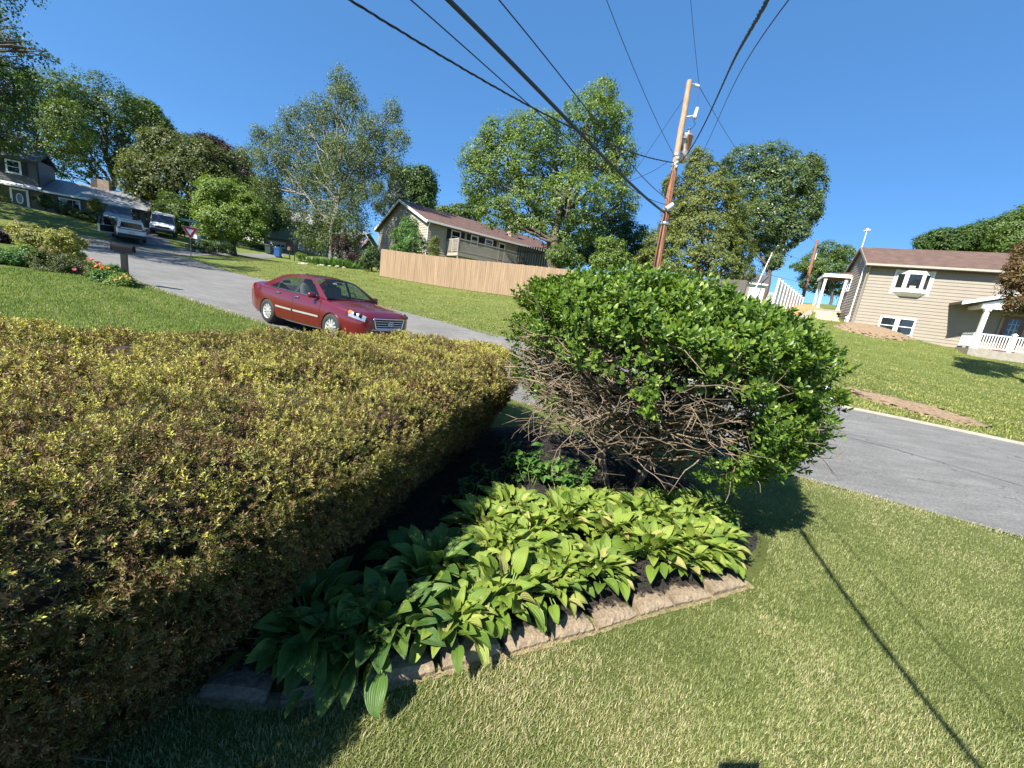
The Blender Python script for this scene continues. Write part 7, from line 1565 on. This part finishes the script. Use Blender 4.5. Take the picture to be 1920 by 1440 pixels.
def second_pole():
    a, b = P(1506, 556, 48), P(1533, 450, 48); root = empty('utility_pole', a - np.array([0, 0, .5]), 0, 'distant leaning brown utility pole behind the side porch', 'utility pole'); o = a - np.array([0, 0, .5]); m = MB(); m.tube([(0, 0, 0), tuple((b - o) / 2), tuple(b - o)], [.19, .17, .13], 10); m.build('shaft', M_pole, root)
    t = b - o; m = MB(); m.tube([tuple(t * .55 + [-.3, 0, 0]), tuple(t * .55 + [.25, 0, .1])], .04, 6); m.tube([tuple(t * .72 + [.22, -.1, -.3]), tuple(t * .72 + [.22, -.1, .5])], .06, 8); m.build('fittings', MATS['porcelain_white'], root)
second_pole()

# ================================================================ signs, mailboxes, bins
def text_mesh(txt, size, mat, name, parent, loc, rot, ext=.002):
    c = bpy.data.curves.new(name, 'FONT'); c.body = txt; c.size = size; c.align_x = 'CENTER'; c.align_y = 'CENTER'; c.extrude = ext
    o = bpy.data.objects.new(name + '_tmp', c); COL.objects.link(o); bpy.context.view_layer.update()
    me = bpy.data.meshes.new_from_object(o); bpy.data.objects.remove(o); me.materials.clear(); r = link_mesh(name, me, mat, parent); r.location = loc; r.rotation_euler = rot; return r
def yield_sign():
    q = P(358, 479, 25); z0 = HZ(q[0], q[1]); root = empty('yield_sign', (q[0], q[1], z0), rad(38), 'red and white yield sign on a steel post with green street blades above', 'sign')
    M_sr = simple('sign_red', (.36, .012, .025), .4, var=.05); M_sw = simple('sign_white', (.75, .76, .78), .4, var=.03); M_sg = simple('sign_green', (.012, .16, .12), .45, var=.05)
    MB().box((0, .03, 1.05), (.05, .05, 2.6)).build('post', simple('rusty_post', (.24, .17, .15), .7, metal=.2, var=.3), root)
    zc = 1.62; S = .44
    def tri(s): return [(-s, zc + s * .577), (s, zc + s * .577), (0, zc - s * 1.155)]
    def rtri(s, r): # rounded corners
        T = [np.array(p) for p in tri(s)]; out = []
        for i in range(3):
            a, b, c = T[i - 1], T[i], T[(i + 1) % 3]; u = (a - b) / np.linalg.norm(a - b); v = (c - b) / np.linalg.norm(c - b)
            for t in np.linspace(0, 1, 5): out.append(tuple(b + u * r * (1 - t) ** 2 + v * r * t ** 2 + 0 * b))
        return out
    MB().prism(rtri(S, .06), -.006, .004, 'XZ').build('panel', M_sw, root); 
    pn = MB().prism(rtri(S * .95, .055), -.011, -.0065, 'XZ').build('red_border', M_sr, root)
    MB().prism(rtri(S * .46, .02), -.016, -.0115, 'XZ').build('white_centre', M_sw, root)
    text_mesh('YIELD', .135, M_sr, 'lettering', root, (0, -.0185, zc + .13), (rad(90), 0, 0))
    for k, (rz, z, ln) in enumerate(((rad(4), 2.24, .92), (rad(94), 2.42, .75))):
        bl = MB().box((0, .03, z), (ln, .012, .17), rz=rz).build('street_blade', M_sg, root); s = MB(); rr = random.Random(4 + k)
        x = -ln * .42
        while x < ln * .40:                     # lettering too small to read in the photo
            h = rr.choice((.06, .075, .09)); w_ = rr.uniform(.018, .03)
            for sd in (-1, 1): s.box((x * math.cos(rz) - (sd * .0085) * math.sin(rz), .03 + x * math.sin(rz) + sd * .0085 * math.cos(rz), z), (w_ * .6, .003, h), rz=rz)
            x += w_ + rr.choice((.02, .024, .024, .075))
        s.build('lettering', M_sw, bl)
    MB().box((0, .03, 2.33), (.06, .06, .05)).build('blade_bracket', M_steel, root)
yield_sign()
def mailbox(name, px, py, d, label, mat, postmat, w, l, h, H, rz, post=(.10, .10)):
    q = P(px, py, d); z0 = HZ(q[0], q[1]); root = empty(name, (q[0], q[1], z0), rz, label, 'mailbox'); pr = [(-w / 2, 0)] + [(w / 2 * math.cos(a) * -1 if False else -w / 2 * math.cos(a), h * .5 + w / 2 * math.sin(a) * (h * .5) / (w / 2)) for a in np.linspace(0, math.pi, 12)] + [(w / 2, 0)]
    MB().prism([(x, H + z) for x, z in pr], -l / 2, l / 2, 'YZ').build('box', mat, root)
    MB().prism([(x * 1.05, H - .005 + z * 1.04) for x, z in pr], -l / 2 - .025, -l / 2 - .002, 'YZ').build('door', mat, root); MB().box((-l / 2 - .035, 0, H + h * .75), (.02, .04, .03)).build('latch', M_steel, root)
    MB().box((l * .2, w / 2 + .012, H + h * .6), (.03, .012, .16)).build('flag', simple('mailbox_flag', (.25, .02, .02), .5), root)
    MB().box((0, 0, H - .03), (l * .8, w * .8, .05)).build('support', postmat, root); MB().box((0, 0, (H - .06) / 2 - .1), (*post, H + .14)).build('post', postmat, root); return root
mailbox('mailbox', 236, 530, 12.2, 'black mailbox on a thick black post by the orange lilies', simple('mailbox_black', (.010, .010, .012), .85, spec=.15), M_black, .20, .50, .20, .98, rad(22), (.13, .13))
mailbox('mailbox', 371, 469, 31, 'white plastic mailbox on a white post across the side street', M_trim, M_trim, .24, .5, .3, 1.0, rad(100), (.20, .20))
mailbox('mailbox', 543, 483, 44, 'small brown mailbox on a thin post in front of the teal house', simple('mailbox_brown', (.16, .07, .05), .6), M_black, .3, .4, .4, 1.0, rad(90))
def wheelie(px, d, mat, label):
    q = P(px, 480, d); root = empty('wheelie_bin', on(q[0], q[1]), rad(10), label, 'bin', 'bins at the teal house kerb')
    b = MB(); b.add([(-.25, -.28, .08), (.25, -.28, .08), (.25, .28, .08), (-.25, .28, .08), (-.31, -.36, .98), (.31, -.36, .98), (.31, .36, .98), (-.31, .36, .98)], [(0, 3, 2, 1), (4, 5, 6, 7), (0, 1, 5, 4), (1, 2, 6, 5), (2, 3, 7, 6), (3, 0, 4, 7)]); b.box((0, -.365, .93), (.64, .03, .08)); b.build('body', mat, root)
    l = MB(); l.bevel_box((0, -.01, 1.02), (.66, .78, .07), .03); l.build('lid', mat, root); MB().tube([(-.25, .42, 1.0), (.25, .42, 1.0)], .02, 6).build('handle', mat, root)
    for s in (-1, 1): MB().lathe([(.001, -.03), (.1, -.03), (.1, .03), (.001, .03)], (0, 0, 0), 14, 0, 'X').build('wheel', M_rubber, root).location = (s * .28, .28, .1)
wheelie(504, 45, simple('dark_green_plastic', (.035, .06, .055), .5), 'dark green wheelie bin on the left of the pair')
wheelie(521, 44, simple('blue_plastic', (.02, .10, .32), .5), 'blue wheelie bin right of the dark green one')
def lamp_post():
    q = P(552, 487, 43.5); root = empty('lamp_post', on(q[0], q[1]), 0, 'thin dark garden lamp post in front of the pink brick wall', 'lamp post'); MB().tube([(0, 0, -.1), (0, 0, 1.75)], .045, 8).build('post', M_black, root); l = MB(); l.prism([(-.12, 1.78), (.12, 1.78), (.16, 2.05), (-.16, 2.05)], -.12, .12, 'XZ'); l.build('lantern', glassmat('lantern_glass', (.6, .6, .6), .4), root); MB().lathe([(.2, 2.05), (.05, 2.2), (.001, 2.25)], (0, 0, 0), 8).build('lantern_cap', M_black, root)
lamp_post()
def flag():
    a = P(692, 443, 31.5); root = empty('flag', a, 0, 'faded striped flag hanging at a slant beside the tan house', 'flag'); tl, tr_, br, bl = [P(*p) - a for p in ((668, 460, 31.5), (685.5, 439.5, 31.6), (692.5, 449.5, 31.4), (673, 469, 31.3))]
    M_fr = simple('faded_red_cloth', (.36, .16, .16), .8); M_fw = simple('faded_white_cloth', (.60, .56, .56), .8); M_fb = simple('faded_blue_cloth', (.12, .13, .22), .8); m = MB(); nu, nv = 26, 13
    def pt(u, v): w = math.sin(u * 7 + v * 2) * .05 * (1 - u * .3); p = (tl * (1 - u) + tr_ * u) * (1 - v) + (bl * (1 - u) + br * u) * v; return (p[0], p[1] + w, p[2] + w * .4)
    for j in range(nv):
        for i in range(nu): m.quad(pt(i / nu, j / nv), pt((i + 1) / nu, j / nv), pt((i + 1) / nu, (j + 1) / nv), pt(i / nu, (j + 1) / nv), 2 if (i > nu * .62 and j < 7) else (j % 2))
    m.build('cloth', [M_fr, M_fw, M_fb], root, fix=False); s = tr_ * 1.02 + br * .0; d = (br - tr_); e = P(700, 462, 31.4) - a; MB().tube([tuple(tr_ - d * .15), tuple(br + d * .1), tuple(e)], .022, 6).build('staff', M_trim, root)
flag()
def bag():
    q = GT(1543, 757); root = empty('plastic_bag', (q[0], q[1], HZ(q[0], q[1])), .3, 'crumpled white plastic bag on the far kerb beside the holly', 'bag'); rg = np.random.default_rng(5); bm = bmesh.new(); bmesh.ops.create_icosphere(bm, subdivisions=4, radius=1.0)
    for v in bm.verts:
        d = np.array(v.co); k = vnoise(d[None], 3.5, 3)[0] * .35 + vnoise(d[None], 9, 4)[0] * .14; h = max(0, d[2]); f = .8 + k * .5
        v.co = Vector((d[0] * .21 * f * (1 - .45 * h ** 2), d[1] * .18 * f * (1 - .45 * h ** 2), (d[2] * .5 + .42) * .36 * (1 + .5 * h ** 3) * f))
        if v.co.z < .01: v.co.z = .01
    me = bpy.data.meshes.new('bag_body'); bm.to_mesh(me); bm.free(); me.polygons.foreach_set('use_smooth', [True] * len(me.polygons)); link_mesh('bag_body', me, simple('white_plastic_film', (.78, .78, .82), .35, var=.04, bump=.5, bscale=20), root)
    t = MB(); t.tube([(.0, 0, .26), (.015, .01, .34), (-.02, 0, .41)], [.03, .045, .01], 8); t.build('tied_neck', MATS['white_plastic_film'], root); s = MB(); s.tube([(.10, -.165, .02), (.09, -.16, .15), (.05, -.10, .27)], .012, 5); s.build('grey_stripe', simple('grey_tape', (.2, .2, .21), .5), root)
bag()
# stones round the birch bed, boulders by the teal house
def rock(name, loc, s, mat, label, group, seed):
    rr = np.random.default_rng(seed); bm = bmesh.new(); bmesh.ops.create_icosphere(bm, subdivisions=2, radius=1.0)
    for v in bm.verts: d = np.array(v.co); k = .75 + .5 * vnoise(d[None], 1.6, seed)[0]; v.co = Vector((d[0] * s * k, d[1] * s * k * .8, d[2] * s * k * .6))
    me = bpy.data.meshes.new(name); bm.to_mesh(me); bm.free(); o = link_mesh(name, me, mat); o.location = loc; tag(o, label, 'stone', group)
M_rock = simple('pale_stone', (.33, .30, .25), .9, var=.25, bump=.5)
for i, (x, y) in enumerate([(562, 497), (568, 499), (575, 500), (598, 501), (602, 498), (606, 501), (618, 502), (633, 503), (645, 503)]):
    q = P(x, y, 28.6); rock('border_stone', on(q[0], q[1], .03), .13 + .05 * (i % 3 == 1), M_rock, 'pale stone edging the planting round the birch trunk', 'stones edging the birch bed', 10 + i)
for i, (x, y) in enumerate([(578, 479), (584, 477), (590, 476)]):
    q = P(x, y, 46); rock('boulder', on(q[0], q[1], .1), .35, M_rock, 'whitish boulder in the row before the teal house downspout', 'boulders at the teal house', 30 + i)

# ================================================================ flower bed at the black mailbox
def bloom(root, blobs, n, size, mat, seed, name='flowers'):
    rg = np.random.default_rng(seed); C = []; D = []; N = []
    for c, R in blobs:
        for _ in range(n):
            d = norm(rg.normal(size=3)[None])[0]; d[2] = abs(d[2]) * .8 + .1; d = d / np.linalg.norm(d); p = c + d * R * rg.uniform(.92, 1.12)
            up = norm((d + [0, -.4, .4])[None])[0]; e1 = norm(np.cross(up, [.2, .3, .9])[None])[0]; e2 = np.cross(up, e1)
            for k in range(6): a = k * 1.047; C.append(p); D.append(e1 * math.cos(a) + e2 * math.sin(a) + up * .5); N.append(up)
    quads_obj(name, leaf_quads(np.array(C), np.array(D), np.array(N), size, size * .7, .1), mat, root)
def flower_shrub(name, px, d, blobs_px, n, leaf, mat, label, seed, cat='shrub', blooms=None):
    r = tree(name, px, d, blobs_px, n, leaf, mat, label, cat, None, trunk_r=.02, seed=seed, clump=.13, stems=5, limbs=2, inner=.35, depth=1.0)
    if blooms:
        o = np.array(r.location); k = d / FPX
        for nm, bl, nn, sz, mt in blooms:
            for i, b in enumerate(bl): bloom(r, [(P(b[0], b[1], d - .1) - o, np.array([b[2] * k] * 2 + [b[3] * k]))], nn, sz, mt, seed + i, nm)
    return r
M_pink = leafmat('pink_petals', [(0, (.45, .05, .12)), (.6, (.55, .12, .16)), (1, (.5, .25, .22))], .5, .3, .2); M_orange = leafmat('orange_petals', [(0, (.65, .13, .015)), (1, (.75, .24, .03))], .5, .3, .2)
M_yel = leafmat('yellow_petals', [(0, (.55, .36, .05)), (1, (.65, .45, .15))], .5, .3, .2); M_whitep = leafmat('white_petals', [(0, (.6, .6, .5)), (1, (.7, .68, .6))], .5, .3, .2)
flower_shrub('golden_shrub', (100, 510), 13, [(95, 450, 40, 20), (125, 452, 26, 20), (60, 445, 26, 16), (40, 432, 18, 12), (100, 475, 45, 22), (30, 424, 10, 8)], 5200, .075, L_gold, 'golden leaved shrub rising above the roses beside the road', 70)
flower_shrub('phlox_clump', (35, 525), 12, [(30, 485, 34, 18), (60, 480, 24, 18), (5, 490, 26, 20), (45, 505, 40, 18), (-10, 505, 30, 20)], 5200, .07, L_bright, 'mass of fresh green perennial leaves at the left of the flower bed', 71, 'plant')
flower_shrub('rose_bush', (120, 530), 12.2, [(90, 490, 26, 22), (125, 495, 30, 22), (155, 505, 22, 18), (105, 510, 36, 16), (175, 512, 14, 14)], 4600, .055, L_olive, 'rose bush with pink blooms in front of the golden shrub', 72, 'shrub', [('bloom', [(75, 470, 6, 4), (103, 473, 5, 4), (103, 498, 7, 5), (92, 503, 4, 3), (142, 507, 6, 4), (166, 512, 4, 3), (182, 494, 5, 4), (168, 488, 4, 3)], 5, .06, M_pink), ('white_bloom', [(143, 477, 3, 3), (127, 493, 3, 3), (118, 512, 3, 3), (137, 494, 3, 2)], 2, .05, M_whitep)])
flower_shrub('lily_clump', (200, 535), 12, [(195, 518, 20, 12), (215, 512, 18, 14), (205, 526, 24, 10)], 2600, .07, L_bright, 'clump of orange lilies left of the black mailbox post', 73, 'flower', [('bloom', [(195, 505, 12, 7), (206, 508, 10, 6), (184, 514, 7, 5), (213, 512, 6, 4)], 11, .075, M_orange)])
flower_shrub('yellow_daisy_clump', (232, 540), 11.8, [(228, 525, 16, 12), (240, 530, 9, 9), (220, 532, 16, 8)], 1900, .06, L_lime, 'yellow flowered clump at the foot of the black mailbox', 74, 'flower', [('bloom', [(226, 520, 10, 6), (236, 524, 7, 5), (218, 526, 8, 4)], 6, .05, M_yel)])
tree('dark_shrub', (2, 470), 16, [(0, 450, 12, 18), (-12, 455, 16, 18)], 1200, .11, L_purple, 'dark rounded shrub at the left edge beyond the flower bed', 'shrub', None, trunk_r=.04, seed=75, clump=.2)

# ================================================================ the photographer (only the shadow of the raised phone falls in view)
def photographer():
    fwd = CM @ np.array([0, 0, 1.0]); rt = CM @ np.array([1.0, 0, 0]); upv = CM @ np.array([0, -1.0, 0])
    pc = EYE - fwd * .022
    # stands behind the phone; +y of the body frame looks along the view
    B = np.array([0.02, -.47, 0.0]); root = empty('person', B, 0, 'person behind the camera raising a phone whose shadow shows at the bottom edge', 'person')
    V = []; E_ = []; Rd = []
    def v(p, r): V.append(tuple(np.array(p, float) - B)); Rd.append(r); return len(V) - 1
    def chain(i, pts):
        for p, r in pts: k = v(p, r); E_.append((i, k)); i = k
        return i
    hz = .02
    pel = v((hz, -.48, .95), .145); chest = chain(pel, [((hz, -.47, 1.08), .13), ((hz, -.46, 1.24), .145), ((hz, -.46, 1.36), .14)])
    neck = chain(chest, [((hz, -.45, 1.46), .06), ((hz, -.44, 1.53), .055), ((hz, -.42, 1.60), .085), ((hz, -.41, 1.68), .098), ((hz, -.42, 1.75), .07)])
    hands = []
    for s in (-1, 1):
        chain(pel, [((hz + s * .10, -.48, .86), .095), ((hz + s * .11, -.47, .50), .062), ((hz + s * .12, -.49, .10), .042), ((hz + s * .13, -.42, .045), .038), ((hz + s * .14, -.30, .03), .03)])
        e = pc + rt * s * .085 - upv * .03 - fwd * .03
        w_ = pc + rt * s * .12 - upv * .11 - fwd * .06
        chain(chest, [((hz + s * .15, -.46, 1.38), .065), ((hz + s * .20, -.45, 1.34), .052), ((hz + s * .26, -.30, 1.20), .042), (tuple((np.array([hz + s * .26, -.30, 1.20]) + w_) / 2), .036), (tuple(w_), .026)])
        hands.append((s, e, w_))
    me = bpy.data.meshes.new('body'); me.from_pydata(V, E_, []); o = link_mesh('body', me, [simple('dark_cotton', (.05, .055, .07), .9)], root)
    md = o.modifiers.new('skin', 'SKIN'); md.use_smooth_shade = True
    for i, r in enumerate(Rd): me.skin_vertices[0].data[i].radius = (r, r); me.skin_vertices[0].data[i].use_root = (i == 0)
    o.modifiers.new('sub', 'SUBSURF').levels = 2; o.modifiers['sub'].render_levels = 2
    M_skin = simple('skin', (.48, .30, .22), .5, var=.05)
    for s, e, w_ in hands:
        m = MB(); palm = pc + rt * s * .088 - upv * .05 - fwd * .03
        m.tube([tuple(w_ - B), tuple((w_ + palm) / 2 - B), tuple(palm - B)], [.026, .03, .032], 10)
        for k in range(4):
            a = palm + upv * (.018 * k - .02) + rt * s * .01; b = a + rt * s * .012 + fwd * .03; c = b - rt * s * .035 + fwd * .014; m.tube([tuple(a - B), tuple(b - B), tuple(c - B), tuple(c - rt * s * (.012 + .004 * (k % 2)) - B)], [.0095, .009, .008, .006], 8)
        t = palm + upv * .03; m.tube([tuple(palm - B), tuple(t - rt * s * .006 - fwd * .004 - B), tuple(t - rt * s * .032 + upv * .012 - fwd * .002 - B)], [.012, .010, .007], 8); m.build('hand', M_skin, root)
    hm = MB(); hc = np.array([hz, -.41, 1.665]) - B
    hm.lathe([(.001, -.115), (.05, -.10), (.078, -.05), (.085, .01), (.082, .06), (.06, .10), (.001, .118)], tuple(hc + [0, .012, 0]), 20); hm.tube([tuple(hc + [0, .09, .015]), tuple(hc + [0, .112, -.015]), tuple(hc + [0, .095, -.03])], [.008, .014, .010], 8)
    for s in (-1, 1): hm.lathe([(.001, -.01), (.022, -.006), (.026, .008), (.001, .012)], tuple(hc + [s * .088, -.005, 0]), 10, 0, 'X')
    head = hm.build('head', M_skin, root)
    em = MB()
    for s in (-1, 1): em.lathe([(.001, .012), (.010, .008), (.013, 0), (.001, -.004)], tuple(hc + [s * .032, .086, .018]), 10, 0, 'Y')
    em.build('eyes', M_white, head); mm = MB(); mm.tube([tuple(hc + [-.024, .084, -.055]), tuple(hc + [0, .094, -.057]), tuple(hc + [.024, .084, -.055])], .006, 6); mm.build('mouth', simple('lips', (.4, .16, .14), .5), head)
    hr = MB(); hr.lathe([(.093, -.01), (.099, .03), (.092, .08), (.06, .118), (.001, .132)], tuple(hc + [0, -.012, .0]), 20); hr.build('hair', simple('brown_hair', (.04, .025, .015), .7), head)
    ph = empty('phone', pc, 0, 'phone held sideways in the hands of the person behind the camera', 'phone')
    c = MB(); R3 = np.stack([rt, upv, fwd], 1); bm = bmesh.new(); bmesh.ops.create_cube(bm, size=1.0); bmesh.ops.scale(bm, vec=(.163, .078, .009), verts=bm.verts); bmesh.ops.bevel(bm, geom=bm.edges[:], offset=.004, segments=2, affect='EDGES')
    bm.verts.index_update(); c.add([tuple(R3 @ np.array(q.co)) for q in bm.verts], [[q.index for q in f.verts] for f in bm.faces]); bm.free(); c.build('case', M_black, ph)
    l = MB(); q = R3 @ np.array([.05, .018, .006]); l.tube([tuple(q), tuple(q + fwd * .002)], .008, 12); l.build('lens', simple('lens_glass', (.01, .01, .012), .1), ph)
photographer()
